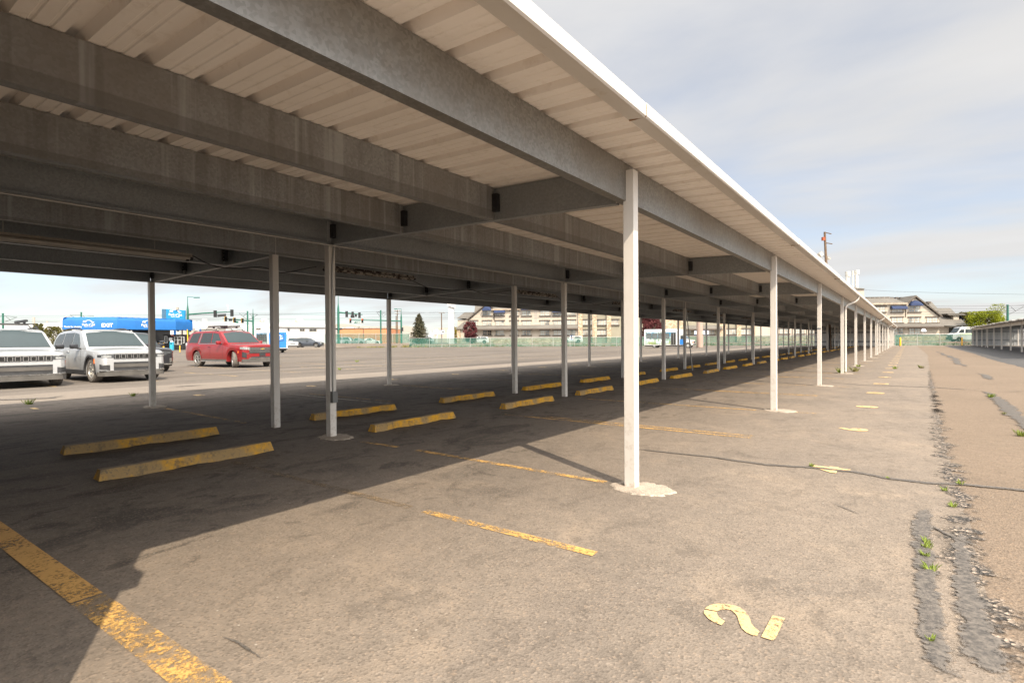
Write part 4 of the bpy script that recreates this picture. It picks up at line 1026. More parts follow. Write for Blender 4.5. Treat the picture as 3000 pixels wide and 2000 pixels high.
def farcar(name, label, cat, loc, rz, P, paint, group=None, lamps=True):
    c = Car(name, label, cat, loc, rz, P, paint, group); H_ = P['H']; bl = P['beltline'][0][1]; lo = bl + .03; hi = H_ - .10; cb = P['cabin']
    d0 = cb[1][0]; c.end_glass(cb[0][0] + .02, cb[2][0], 'windscreen', M['glass2'], lo=.1, hi=.88); c.end_glass(cb[-1][0], cb[-2][0], 'rear_window', M['glass'], lo=.1, hi=.85)
    e = cb[-3][0]
    c.side_glass([(d0 - .18, lo), (d0 + .22, hi), (2.95, hi + .02), (2.95, lo)]); c.side_glass([(3.02, lo), (3.02, hi + .02), (e - .15, hi), (e + .25, lo)])
    z1 = P['shoulder'][0][1]
    c.nose(-.42, .42, z1 - .20, z1 - .06, .008, 'grille', M['plastic']); c.nose(-.80, .80, P['clear'] + .04, P['clear'] + .17, .008, 'bumper', M['plastic'], n=14)
    for s_ in (-1, 1): c.nose(s_ * .50, s_ * P['W'] * .475, z1 - .16, z1 - .03, .010, 'headlight', M['lamp_glass']); c.nose(s_ * .55, s_ * P['W'] * .465, z1 - .10, z1 + .06, .010, 'tail_light', M['tail_red'], back=True)
    c.wheels(0, 5); c.mirrors(d0 + .25, bl + .03, paint); c.sill(M['plastic'], .10)
    return c
CR = YAW                                  # camera-right direction, used for headings along the street
farcar('suv', 'dark blue SUV parked nose-right beyond the lot, right of the shuttle bus', 'SUV', (*A(904, 1000, 95).xy, 0.30), CR + R(4), CARP, M['navy'])
farcar('parked_car', 'silver car showing its nose between shuttle bus and dark blue SUV', 'car', (*A(858, 1000, 95).xy, 0.30), CR - R(68), CARP, M['silver'])
farcar('suv', 'dark SUV waiting under the blue canopy beside the black booth', 'SUV', (*A(463, 1000, 98).xy, 0.0), CR + R(150), CARP, M['greycar'])
# ================================================================== the street end of the lot
class Fr:
    """frame standing at a measured spot: local x to the right, y away, z up; P() gives pixel points in it"""
    def __init__(s, px, D, rz=None, py=1000, z=0.0):
        s.D = D; s.rz = YAW if rz is None else rz; o = A(px, py, D); s.o = Vector((o.x, o.y, z)); s.R = Matrix.Rotation(-s.rz, 3, 'Z')
    def P(s, px, py, dd=0.0): return s.R @ (A(px, py, s.D + dd) - s.o)
    def thing(s, name, label, cat, group=None): return thing(name, label, cat, s.o, s.rz, group)
    def box(s, b, x0, y0, x1, y1, dd=0.0, dep=1.0, z0=None):
        p, q = s.P(x0, y1, dd), s.P(x1, y0, dd); return b.box((p.x, p.y, p.z if z0 is None else z0), (q.x, p.y + dep, q.z))
    def poly(s, b, pts, dd, dep): return b.prism([s.P(x, y, dd) for x, y in pts], (0, dep, 0))
ZS = 0.55                                    # street level beyond the fence
M['green_steel'] = pm('green_pole_paint', (0.015, 0.105, 0.072), 0.12, 3, 0.45)
M['fence_steel'] = pm('fence_galvanised', (0.46, 0.46, 0.45), 0.1, 3, 0.45, 0.4)
M['wood_pole'] = pm('weathered_pole_wood', (0.12, 0.078, 0.048), 0.3, 4, 0.9, bump=0.4)
M['black'] = pm('black_housing', (0.014, 0.014, 0.015), 0.2, 6, 0.6)
M['yellow'] = pm('bollard_yellow', (0.80, 0.42, 0.012), 0.08, 4, 0.5)
M['white'] = pm('white_paint_plain', (0.541, 0.537, 0.525), 0.06, 1.5, 0.6)
M['white_wall'] = pm('white_siding', (0.510, 0.506, 0.493), 0.05, 0.3, 0.7)
M['sign_white'] = pm('sign_white', (0.74, 0.74, 0.73), 0.03, 3, 0.5)
M['ink'] = pm('sign_ink', (0.015, 0.016, 0.03), 0.1, 3, 0.6)
M['blue'] = pm('canopy_blue', (0.006, 0.115, 0.36), 0.10, 0.8, 0.55)
M['blue_lit'] = pm('sign_blue', (0.008, 0.20, 0.42), 0.06, 1.2, 0.4)
M['navy_cloth'] = pm('navy_awning', (0.018, 0.032, 0.085), 0.14, 2, 0.85)
M['pane'] = glass_mat('window_pane', (0.10, 0.115, 0.115), 0.08)
M['darkpane'] = glass_mat('dark_window_pane', (0.03, 0.03, 0.028), 0.10)
M['red_lamp'] = pm('red_signal', (0.8, 0.02, 0.015), 0.05, 3, 0.4); _e = M['red_lamp'].node_tree.nodes['Principled BSDF']; _e.inputs['Emission Color'].default_value = (1, 0.03, 0.02, 1); _e.inputs['Emission Strength'].default_value = 1.4
M['orange_wall'] = pm('orange_brick', (0.48, 0.20, 0.095), 0.08, 0.6, 0.85)
M['grey_wall'] = pm('grey_cladding', (0.32, 0.30, 0.265), 0.06, 0.3, 0.7)
M['tan_wall'] = pm('tan_cladding', (0.36, 0.32, 0.275), 0.06, 0.3, 0.7)

# street platform, bank and pavement beyond the fence
def off(p, d):                                # push a point away from the camera, square to the view
    return Vector((p.x - _s * d, p.y + _c * d, 0))
line = [FA, FB, FC, Vector((60, FC.y + 1.0, 0))]
def strip(name, d0, z0, d1, z1, mat, pts=line):
    b = MB(); b.grid([[(off(p, d0).x, off(p, d0).y, z0) for p in pts], [(off(p, d1).x, off(p, d1).y, z1) for p in pts]])
    o = b.build(name, mat); o['kind'] = 'structure'; return o
strip('bank', 0.25, 0.0, 2.6, ZS * 0.78, M['gravel']); strip('pavement', 2.6, ZS * 0.78, 4.4, ZS, M['redpave']); strip('street', 4.4, ZS, 90, ZS, M['road'])
b = MB(); W0, W1 = A(955, 1005, 108), FA
strip('street', 0.35, ZS + 0.02, 90, ZS + 0.02, M['road'], [A(940, 1000, 108.5), W1])
# low kerbed island where the parked cars stand
i0, i1 = A(700, 1000, 84.5), A(962, 1000, 87.5)
b = MB(); b.prism([(i0.x, i0.y, -.01), (i1.x, i1.y, -.01), (off(i1, 16).x, off(i1, 16).y, -.01), (off(i0, 16).x, off(i0, 16).y, -.01)], (0, 0, 0.31)); o = b.build('kerb_island', M['strip']); o['kind'] = 'structure'
# ragged dry grass along the fence foot
def grass_mat(name, a, b_): 
    t = NT(name); t.set(t.mix(t.rng(t.noise(3, 4), .35, .65), a, b_), 0.9); return t.m
M['grass'] = grass_mat('weedy_grass', (0.10, 0.14, 0.03), (0.30, 0.24, 0.09))
M['grass_green'] = grass_mat('weed_green', (0.13, 0.18, 0.025), (0.26, 0.31, 0.05))
rg = random.Random(77)
def tufts(b, p, n, h, spread, wid=.012):
    for _ in range(n):
        a = rg.uniform(0, 6.28); r_ = spread * math.sqrt(rg.random()); q = Vector((p[0] + r_ * math.cos(a), p[1] + r_ * math.sin(a), p[2])); hh = h * rg.uniform(.4, 1.1); lean = Vector((math.cos(a), math.sin(a), 0)) * hh * rg.uniform(.1, .9)
        n_ = Vector((-math.sin(a), math.cos(a), 0)) * wid * rg.uniform(.7, 1.5)
        b.add([q - n_, q + n_, q + lean * .5 + Vector((0, 0, hh * .65)) + n_ * .7, q + lean + Vector((0, 0, hh)), q + lean * .5 + Vector((0, 0, hh * .65)) - n_ * .7], [(0, 1, 2, 3, 4)])
b = MB()
for (p, q, n) in ((FA, FB, 900), (FB, FC, 800)):
    for _ in range(n):
        u = rg.random(); c_ = p + (q - p) * u; d = rg.uniform(-.25, 1.6); w_ = off(c_, d); k_ = 0.5 + 0.5 * math.sin(u * 40) * math.sin(u * 17 + 1)
        if rg.random() < .3 + .6 * k_: tufts(b, (w_.x, w_.y, max(0, d - .2) * .26), 4, .12 + .40 * k_ * rg.random(), .35, .035)
o = b.raw('fence_weeds', M['grass']); tag(o, 'weedy dry grass growing along the foot of the green screened fence', 'grass', kind='stuff')

# green screened chain-link fences
def screen_mat():
    t = NT('green_windscreen'); n = t.noise(0.8, 4); t.set(t.mix(t.rng(n, .3, .7), (0.022, 0.105, 0.078), (0.045, 0.155, 0.118)), 0.8)
    t.alpha(t.rng(t.noise(0.25, 3), .3, .7, .55, .72)); return t.m
M['screen'] = screen_mat()
def fence(pts, label, z0=0.0, h=1.85, step=3.0, lean=None):
    t = thing('screened_fence', label, 'fence', (pts[0].x, pts[0].y, 0)); r = random.Random(len(label))
    for p, q in zip(pts[:-1], pts[1:]):
        p, q = Vector((p.x, p.y, 0)), Vector((q.x, q.y, 0)); L = (q - p).length; n = max(1, round(L / step)); d = (q - p).normalized(); nn = Vector((-d.y, d.x, 0))
        rows = [[], []]
        for k in range(n * 3 + 1):
            c_ = p + (q - p) * (k / (n * 3)) + nn * (0.04 + 0.03 * math.sin(k * 2.1)); rows[0].append((c_.x, c_.y, z0 + .06)); rows[1].append((c_.x, c_.y, z0 + h - .05 + .02 * math.sin(k)))
        b = MB(); b.grid(rows); b.build('screen', M['screen'], t)
        b = MB(); b.bar((p.x, p.y, z0 + h), (q.x, q.y, z0 + h), .024, 6); b.build('top_rail', M['fence_steel'], t)
        for k in range(n + 1):
            c_ = p + (q - p) * (k / n); lx = r.uniform(-.03, .03) if lean is None or k not in lean else lean[k]
            b = MB(); b.bar((c_.x, c_.y, z0), (c_.x + d.x * lx, c_.y + d.y * lx, z0 + h + .05), .034, 8); b.build('fence_post', M['fence_steel'], t)
    return t
fence([FA, FB], 'long green screened chain-link fence in front of the hotel', step=4.2)
fence([FB, A(2640, 1012, 90.2)], 'green screened fence seen behind the far carport posts', step=4.0)
fence([A(2622, 1012, 88.2), FC], 'green screened fence at the head of the tan lane, one post leaning', step=3.1, lean={3: -.36})
# retaining wall with its own fence
wp = [A(950, 1005, 107.5), W1]; d = (wp[1] - wp[0]).normalized(); b = MB(); nn = Vector((-d.y, d.x, 0)) * .3
b.prism([(wp[0].x, wp[0].y, 0), (wp[1].x, wp[1].y, 0), (wp[1].x + nn.x, wp[1].y + nn.y, 0), (wp[0].x + nn.x, wp[0].y + nn.y, 0)], (0, 0, .86)); tag(b.build('retaining_wall', M['strip']), 'low pale concrete retaining wall under a green fence', 'wall')
fence([off(wp[0], .15), off(wp[1], .15)], 'green screened fence standing on the pale retaining wall', .86, 1.95, 3.6)
b = MB()
for k in range(26):
    u = rg.random(); c_ = wp[0] + (wp[1] - wp[0]) * (.2 + .8 * u); c_ = off(c_, -rg.uniform(.05, .6)); tufts(b, (c_.x, c_.y, 0), 26, .25 + .5 * u * u * rg.random(), .5, .04)
tag(b.raw('wall_weeds', M['grass']), 'scrubby weeds at the foot of the retaining wall', 'weeds', kind='stuff')

# ------------------------------------------------------------------ shuttle buses
def bus_mat():
    t = NT('shuttle_wrap'); sep = t.n.new('ShaderNodeSeparateXYZ'); t.l.new(t.co, sep.inputs[0])
    n = t.noise(1.6, 5, .6, dist=.5); c = t.mix(t.rng(sep.outputs[2], .5, 2.1), (0.30, 0.33, 0.05), (0.05, 0.25, 0.42))
    c = t.mix(t.rng(n, .42, .60), c, (0.42, 0.52, 0.55)); c = t.mix(t.rng(t.noise(2.5, 3), .55, .65), c, (0.09, 0.16, 0.04)); t.set(c, .35); return t.m
M['wrap'] = bus_mat()
M['bus_blue'] = pm('bus_rear_blue', (0.02, 0.17, 0.50), .08, 1, .35)
def logo_polys(w):
    """car, plane and arc over the words; x,y polygons, width w"""
    k = w / 2.6; out = []
    arc = []
    for i in range(13):
        a = R(152 - 124 * i / 12); arc.append((math.cos(a) * .86 * k, (.30 + math.sin(a) * .62) * k))
    arc2 = [(math.cos(R(152 - 124 * i / 12)) * .80 * k, (.27 + math.sin(R(152 - 124 * i / 12)) * .56) * k) for i in range(13)]
    out.append(arc + arc2[::-1])
    out.append([(x * k, y * k) for x, y in ((-1.06, .50), (-1.08, .62), (-.98, .74), (-.72, .76), (-.52, .66), (-.40, .56), (-.42, .46), (-.52, .44), (-.56, .38), (-.66, .38), (-.70, .45), (-.90, .47), (-.94, .40), (-1.03, .41))])
    out.append([(x * k, y * k) for x, y in ((.42, .76), (.52, .74), (.60, .62), (.78, .54), (1.00, .52), (1.14, .44), (1.06, .36), (.84, .36), (.70, .24), (.62, .26), (.70, .38), (.56, .46), (.46, .58))])
    return out
def place(b, vs, fs, o, ex, ey, en, lift=.004):
    """flat xy shape into 3-D: origin o, axes ex, ey, pushed off along en"""
    b.add([o + ex * p[0] + ey * p[1] + en * lift for p in vs], fs)
def logo(o, ex, ey, en, w, mat, parent, name='logo'):
    b = MB()
    for pl in logo_polys(w): place(b, pl, [tuple(range(len(pl)))], o, ex, ey, en)
    vs, fs = letters("Park n' Jet", w * .235, w * .006); place(b, vs, fs, o + ey * (-w * .03), ex, ey, en)
    vs, fs = letters('AIRPORT PARKING', w * .075, w * .002); place(b, vs, fs, o + ey * (-w * .185), ex, ey, en)
    return b.build(name, mat, parent, local=True)
X, Y, Z = Vector((1, 0, 0)), Vector((0, 1, 0)), Vector((0, 0, 1))
def shuttle(loc, rz, label, plain_tail):
    t = thing('shuttle_bus', label, 'bus', loc, rz, 'shuttle buses'); L, W, H_ = 5.3, 2.35, 2.85       # box body from -3.3 to 2.0
    b = MB(); prof = []
    for (y, z) in ((1.175, .42), (1.175, 2.45), (1.12, 2.68), (1.0, 2.80), (.6, 2.87), (0, 2.89)): prof.append((y, z))
    full = prof + [(-y, z) for y, z in reversed(prof[:-1])]
    b.prism([(-3.3, y, z) for y, z in full], (5.35, 0, 0)); b.build('body', M['whitecar'], t, local=True, smooth=40)
    b = MB(); b.prism([(2.05, 1.0, 2.0), (2.05, -1.0, 2.0), (2.05, -.95, 2.82), (2.05, .95, 2.82)], (.55, 0, 0)); b.build('front_cap', M['whitecar'], t, local=True)
    b = MB(); b.box((2.60, -.55, 2.25), (2.612, .55, 2.52)); b.build('destination_sign', M['amber'], t, local=True)
    # cutaway cab
    side = [(2.05, .45), (2.05, 1.98), (2.30, 1.98), (2.62, 1.92), (3.10, 1.32), (3.92, 1.16), (4.02, 1.02), (4.06, .50), (3.86, .40), (3.72, .40)]
    for k in range(9):
        a = math.pi * k / 8; side.append((3.28 + .44 * math.cos(a), .40 + .44 * math.sin(a)))
    side += [(2.80, .40), (2.5, .42)]
    b = MB(); b.prism([(x, .98, z) for x, z in side], (0, -1.96, 0)); b.build('cab', M['whitecar'], t, local=True)
    for sgn in (-1, 1):
        b = MB(); b.prism([(x, sgn * .985, z) for x, z in ((2.06, .50), (2.06, 1.30), (3.06, 1.28), (3.0, .9), (2.84, .5))], (0, sgn * .012, 0)); b.build('cab_door', M['bus_blue'], t, local=True)
        b = MB(); b.prism([(x, sgn * .988, z) for x, z in ((2.16, 1.32), (2.16, 1.86), (2.56, 1.86), (2.98, 1.36))], (0, sgn * .010, 0)); b.build('cab_window', M['glass'], t, local=True)
        b = MB(); b.bbox((2.86, min(sgn * 1.10, sgn * 1.26), 1.25), (2.94, max(sgn * 1.10, sgn * 1.26), 1.72), .03); b.build('mirror', M['plastic'], t, local=True)
        b = MB(); b.box((3.97, min(sgn * .62, sgn * .92), .80), (4.045, max(sgn * .62, sgn * .92), .98)); b.build('headlight', M['lamp_glass'], t, local=True)
        b = MB(); b.box((3.90, min(sgn * .93, sgn * .99), .72), (4.03, max(sgn * .93, sgn * .99), .92)); b.build('indicator', M['amber'], t, local=True)
    b = MB(); b.prism([(2.68, .86, 1.90), (2.68, -.86, 1.90), (3.12, -.90, 1.36), (3.12, .90, 1.36)], (.02, 0, .02)); b.build('windscreen', M['glass2'], t, local=True)
    b = MB(); b.box((4.04, -.55, .72), (4.062, .55, .98)); b.box((4.02, -1.0, .45), (4.12, 1.0, .62)); b.build('grille', M['plastic'], t, local=True)
    # wrap, windows, doors
    for sgn in (-1, 1):
        y = sgn * 1.178; e = sgn * .006
        b = MB(); b.prism([(-3.1, y, .55), (-3.1, y, 2.40), (1.55, y, 2.40), (1.55, y, .55)], (0, e, 0)); b.build('side_wrap', M['wrap'], t, local=True)
        for k in range(5 if sgn > 0 else 4):
            x0 = -2.95 + k * .90; b = MB(); b.prism([(x0, y + e, 1.42), (x0, y + e, 2.25), (x0 + .80, y + e, 2.25), (x0 + .80, y + e, 1.42)], (0, e, 0)); w_ = b.build('window', M['pane'], t, local=True)
            b = MB()
            for (xa, xb, za, zb) in ((x0, x0 + .8, 2.22, 2.26), (x0, x0 + .8, 1.40, 1.44), (x0 - .01, x0 + .03, 1.44, 2.22), (x0 + .77, x0 + .81, 1.44, 2.22), (x0 + .03, x0 + .77, 1.98, 2.01)): b.box((xa, min(y + 2 * e, y + 3 * e), za), (xb, max(y + 2 * e, y + 3 * e), zb))
            b.build('frame', M['plastic'], w_, local=True)
        b = MB(); vs, fs = letters("Park n' Jet", .62, .015); ex = X * (-1 if sgn > 0 else 1); place(b, vs, fs, Vector((-1.55, y + e, 1.13)), ex, Z, Y * sgn); b.build('lettering', M['sign_white'], t, local=True)
    b = MB(); b.box((.78, -1.20, .48), (1.50, -1.186, 2.32)); d_ = b.build('door', M['darkpane'], t, local=True)
    b = MB()
    for xa in (.76, 1.12, 1.48): b.box((xa, -1.212, .46), (xa + .05, -1.201, 2.34))
    b.build('frame', M['alloy'], d_, local=True)
    # tail
    b = MB(); b.prism([(-3.302, y, z) for y, z in ((-.98, .62), (.98, .62), (1.04, 2.2), (.95, 2.5), (-.95, 2.5), (-1.04, 2.2))], (-.010, 0, 0)); rp_ = b.build('tail_panel', M['bus_blue'], t, local=True)
    b = MB(); b.bbox((-3.34, -.66, 1.50), (-3.312, .66, 2.24), .01); b.build('rear_window', M['bus_blue'], t, local=True)
    b = MB()
    for (y0, y1, z0, z1) in ((-.70, .70, 2.22, 2.27), (-.70, .70, 1.47, 1.52), (-.70, -.65, 1.52, 2.22), (.65, .70, 1.52, 2.22)): b.box((-3.352, y0, z0), (-3.341, y1, z1))
    b.build('rear_frame', M['plastic'], t, local=True)
    logo(Vector((-3.345, 0, 1.82)), -Y, Z, -X, 1.15, M['sign_white'], t)
    for sgn in (-1, 1):
        for k, z in enumerate((1.42, 1.20, 1.0)):
            b = MB(); b.bar((-3.30, sgn * 1.09, z), (-3.33, sgn * 1.09, z), .052, 10); b.build('tail_light', M['tail_red' if k != 1 else 'amber'], t, local=True)
    b = MB(); b.bbox((-3.42, -1.12, .40), (-3.26, 1.12, .56), .02); b.build('rear_bumper', M['plastic'], t, local=True)
    b = MB(); b.box((-3.2, -1.0, .25), (2.6, 1.0, .45)); b.build('underbody', M['under'], t, local=True)
    tm = None
    for x in (3.28, -1.75):
        for sgn in (-1, 1):
            if tm is None: o = wheel_mesh(.38, .26).build('wheel', M['rubber'], t, local=True, smooth=40); tm = o.data; q = rim_mesh(.38, .26, 8).build('rim', M['whitecar'], o, local=True); qm = q.data
            else:
                o = bpy.data.objects.new('wheel', tm); COL.objects.link(o); o.parent = t; q = bpy.data.objects.new('rim', qm); COL.objects.link(q); q.parent = o
            o.location = (x, sgn * .98, .38); o.rotation_euler = (R(-90) * sgn, 0, 0)
    return t
shuttle((*A(791, 1000, 67.5).xy, 0), R(166), 'white shuttle bus seen from behind with a blue tail panel', True)
shuttle((*A(1955, 1000, 83.5).xy, 0), R(9), 'white shuttle bus with painted sides and a blue cab door near the pink column', False)

# ------------------------------------------------------------------ exit canopy, booth, kiosk, bollards, pylon sign
cl, cc, cr_ = A(182.5, 950, 84.6), A(344, 950, 86), A(515, 950, 93.5)
zb, zt = 3.50, 5.42
t = thing('exit_canopy', 'long bright blue fabric exit canopy with white lettering over the booth lanes', 'canopy', (cc.x, cc.y, 0))
back = Vector((-_s, _c, 0)) * 9
foot = [cl, cc, cr_, cr_ + back * .55, cl + back]
def valance(p, q, name='valance'):
    b = MB(); d = (q - p); L = d.length; d.normalize(); nn = Vector((d.y, -d.x, 0)); rows = []
    n = max(6, int(L / .45))
    for (o_, z) in ((0, zb), (0, zb + .05), (-.03, zt - .55), (-.14, zt - .22), (-.42, zt)):
        rows.append([(p.x + d.x * L * k / n + nn.x * (o_ + .015 * math.sin(k * 3.1)), p.y + d.y * L * k / n + nn.y * (o_ + .015 * math.sin(k * 3.1)), z + (.05 * (k % 2) if z == zt else 0)) for k in range(n + 1)])
    b.grid(rows); return b.build(name, M['blue'], t, smooth=60), d, nn
b = MB(); ctr = (cl + cc + cr_) / 3 + back * .4
b.poly([(p.x + (ctr.x - p.x) * .06, p.y + (ctr.y - p.y) * .06, zt - .05) for p in foot]); b.poly([(p.x + (ctr.x - p.x) * .02, p.y + (ctr.y - p.y) * .02, zb + .12) for p in foot]); b.build('roof', M['blue'], t)
for k in range(5):
    p, q = Vector((*foot[k].xy, 0)), Vector((*foot[(k + 1) % 5].xy, 0)); o, d, nn = valance(p, q)
    if k < 2:
        L = (q - p).length; org = lambda u, z: p + d * (L * u) + nn * .05 + Z * z - Vector((cc.x, cc.y, 0))
        if k == 0:
            b = MB(); vs, fs = letters('EXIT', .80, .02); place(b, vs, fs, org(.815, zb + .62), d, Z, nn); b.build('lettering', M['sign_white'], t, local=True)
            b = MB(); vs, fs = letters('Thanks for choosing', .30, .008); place(b, vs, fs, org(.19, zb + .42), d, Z, nn); b.build('lettering', M['sign_white'], t, local=True)
            logo(org(.475, zb + .80), d, Z, nn, 1.9, M['sign_white'], t)
        else: logo(org(.50, zb + .80), d, Z, nn, 2.05, M['sign_white'], t)
for p in (cl + back * .15, cc + back * .3, cr_ + back * .2, cl + back * .85):
    b = MB(); b.bar((p.x, p.y, 0), (p.x, p.y, zb + .1), .12, 10); b.build('support_post', M['black'], t)
f = Fr(415, 96); b = MB(); f.box(b, 388, 962, 436, 1022, 0, 6, 0); t2 = f.thing('lane_shelter', 'black slatted shelter standing under the blue canopy', 'shelter'); b.build('wall', M['black'], t2, local=True)
b = MB(); q0, q1 = f.P(386, 962), f.P(438, 962); b.box((q0.x - .2, q0.y - .3, q0.z), (q1.x + .2, q1.y + 6.2, q0.z + .12)); b.build('roof', M['black'], t2, local=True)
# booth
f = Fr(511, 95.3); t = f.thing('toll_booth', 'small black toll booth with white window frames and a red lamp on its roof', 'booth')
b = MB(); f.box(b, 481, 982, 540, 1025, 0, 2.4, 0); b.build('wall', M['black'], t, local=True)
b = MB(); p, q = f.P(479, 982), f.P(542, 979.5); b.box((p.x, p.y - .25, p.z + .002), (q.x, p.y + 2.6, q.z)); b.build('roof', M['black'], t, local=True)
b = MB(); f.box(b, 501, 980.5, 508.5, 984, -.30, .05); b.build('roof_lamp', M['tail_red'], t, local=True)
def win(parent, f, x0, y0, x1, y1, frame, pane, dd=-.05, fw=.9, mull=(), bars=()):
    b = MB(); f.box(b, x0, y0, x1, y1, dd + .02, .03); o = b.build('window', pane, parent, local=True); b = MB()
    for (a, c_, e, g_) in [(x0, y0, x1, y0 + fw), (x0, y1 - fw, x1, y1), (x0, y0 + fw, x0 + fw, y1 - fw), (x1 - fw, y0 + fw, x1, y1 - fw)] + [(m_ - fw / 2, y0 + fw, m_ + fw / 2, y1 - fw) for m_ in mull] + [(x0 + fw, v - fw / 2, x1 - fw, v + fw / 2) for v in bars]: f.box(b, a, c_, e, g_, dd - .02, .035)
    b.build('frame', frame, o, local=True); return o
win(t, f, 482, 984, 490, 1005, M['sign_white'], M['darkpane']); win(t, f, 510, 985, 532, 1009, M['sign_white'], M['darkpane'], bars=(995.5,), mull=(521,)); win(t, f, 532.5, 986, 539.5, 1005, M['sign_white'], M['darkpane'])
b = MB(); f.box(b, 494.5, 989, 504.5, 998, -.06, .04); b.build('notice', M['sign_white'], t, local=True)
f = Fr(500.5, 91.0); t = f.thing('pay_kiosk', 'bright cyan pay kiosk in front of the black booth', 'kiosk'); b = MB(); p, q = f.P(497, 1025), f.P(504.5, 1001); b.bbox((p.x, p.y, 0), (q.x, p.y + .5, q.z), .05); b.build('cabinet', pm('kiosk_cyan', (0.03, 0.34, 0.50), .08, 3, .4), t, local=True)
b = MB(); b.sphere((0, p.y + .25, q.z), .24, .24, .17, 10, 6); b.build('camera_dome', M['sign_white'], t, local=True); b = MB(); f.box(b, 499, 1004, 503, 1008, -.03, .03); b.build('screen', M['black'], t, local=True)
def bollard(p, h, r_, label, group, mat='yellow'):
    t = thing('bollard', label, 'bollard', (p.x, p.y, 0), 0, group); b = MB(); m_ = Matrix.Translation((p.x, p.y, 0)); b.lathe([(r_, 0), (r_, h - r_ * .6), (r_ * .8, h - r_ * .22), (r_ * .4, h), (0.001, h + .01)], 14, m_); b.build('pipe', M[mat], t, smooth=50)
    b = MB(); b.lathe([(r_ * 1.35, 0), (r_ * 1.3, .05), (r_ * .9, .06)], 14, m_); b.build('base_collar', M['plastic'] if r_ < .09 else M['strip'], t); return t
bollard(G(527, 1032.6), .92, .055, 'slim yellow bollard before the booth window', 'yellow bollards'); bollard(G(553, 1030.7), .92, .055, 'slim yellow bollard before the white gate box', 'yellow bollards')
for px, lab in ((466.5, 'thick yellow bollard behind the black SUV hood'), (479, 'yellow bollard at the left corner of the booth'), (557, 'tall yellow bollard right of the white gate box')): bollard(A(px, 1018, 92), 1.25, .13, lab, 'yellow bollards')
bollard(G(2637.5, 1014), 1.36, .115, 'yellow bollard at the far end of the numbered stalls', 'yellow bollards'); bollard(G(2818.5, 1012.5), 1.30, .09, 'yellow bollard beside the right-hand carport end wall', 'yellow bollards')
f = Fr(550, 92); t = f.thing('gate_box', 'white barrier gate box with a raised yellow arm', 'barrier gate'); b = MB(); p, q = f.P(544.5, 1024), f.P(555, 1005); b.bbox((p.x, p.y, 0), (q.x, p.y + .5, q.z), .03); b.build('cabinet', M['sign_white'], t, local=True)
b = MB(); f.box(b, 545.5, 1010, 549.5, 1018, -.03, .03); b.build('notice', M['tail_red'], t, local=True)
b = MB(); a_, b_ = f.P(550.5, 1005), f.P(548.5, 965); b.prism([(a_.x - .09, a_.y, a_.z), (a_.x + .07, a_.y, a_.z), (b_.x + .06, a_.y, b_.z), (b_.x - .06, a_.y, b_.z)], (0, .05, 0)); b.build('arm', M['yellow'], t, local=True)
# pylon sign
f = Fr(515, 107); t = f.thing('pylon_sign', 'big blue pylon sign with white lettering rising behind the canopy', 'sign')
b = MB(); f.poly(b, [(486.5, 905.5), (541, 909), (540.5, 936), (487, 933)], 0, .4); b.build('face', M['blue_lit'], t, local=True)
b = MB(); p0, p1, p2, p3 = f.P(486.4, 905.3, .01), f.P(474, 905, 3.2), f.P(474, 946, 3.2), f.P(487, 946, .01); b.prism([p0, p1, p2, p3], (.15, .25, 0)); b.build('side', pm('sign_side_blue', (0.05, 0.18, 0.32), .08, 1, .5), t, local=True)
b = MB(); f.poly(b, [(487, 933.3), (540.5, 936.3), (540.5, 946.5), (487, 943)], .02, .38); b.build('message_panel', pm('message_panel_brown', (0.05, 0.042, 0.038), .15, 3, .6), t, local=True)
for px in (480, 512): b = MB(); p = f.P(px, 944, 2.2); b.bar((p.x, p.y, 0), (p.x, p.y, p.z), .22, 10); b.build('support_post', M['blue'], t, local=True)
a_, b_ = f.P(488, 920), f.P(540, 922); ex = (b_ - a_).normalized(); logo(f.P(514, 920.5, -.02) + Vector((0, -.03, 0)), ex, Z, -Y, 2.75, M['sign_white'], t)
b = MB(); p = f.P(520, 903.5); b.bbox((p.x - .2, p.y - .3, p.z - .25), (p.x + .2, p.y + .2, p.z + .28), .04); b.bar((p.x, p.y + .1, p.z - .25), (p.x, p.y + .2, p.z - .9), .04, 6); b.build('flood_lamp', M['tan_wall'], t, local=True)

# ------------------------------------------------------------------ traffic signals and tram wires
def signal_head(f, t, px, py0, py1, facing, lit=False, dd=-.25, mat='black'):
    p, q = f.P(px, py1, dd), f.P(px, py0, dd); h = q.z - p.z; w_ = h * .36; b = MB(); b.bbox((p.x - w_ / 2, p.y, p.z), (p.x + w_ / 2, p.y + w_ * .8, q.z), .02); o = b.build('signal_head', M[mat], t, local=True)
    if facing:
        for k in range(3):
            b = MB(); c_ = Vector((p.x, p.y - .01, p.z + h * (.17 + .33 * k))); b.bar(c_, c_ + Vector((0, -.03, 0)), w_ * .33, 10); b.build('lens', M['red_lamp'] if (lit and k == 2) else M['plastic'], o, local=True)
            b = MB(); b.bar(c_ + Vector((0, 0, w_ * .1)), c_ + Vector((0, -w_ * .7, w_ * .05)), w_ * .38, 8, cap=False); b.build('visor', M['black'], o, local=True)
    return o
def street_pole(f, t, px, ytop, ylum, r0=.26):
    """fat lower shaft, tapered neck, thin mast"""
    p = f.P(px, 1000); zt = f.P(px, ytop).z; zm = f.P(px, ylum).z
    b = MB(); b.tube([(p.x, 0, 0), (p.x, 0, zm - .8), (p.x, 0, zm), (p.x, 0, zm + 1.1), (p.x, 0, zt)], [r0, r0 * .86, r0 * .80, r0 * .30, r0 * .18], 10); b.build('pole', M['green_steel'], t, local=True, smooth=30)
f = Fr(550.8, 112, z=0); t = f.thing('signal_pole', 'green signal pole with a lamp arm right of the blue pylon sign', 'traffic signal', 'green signal poles')
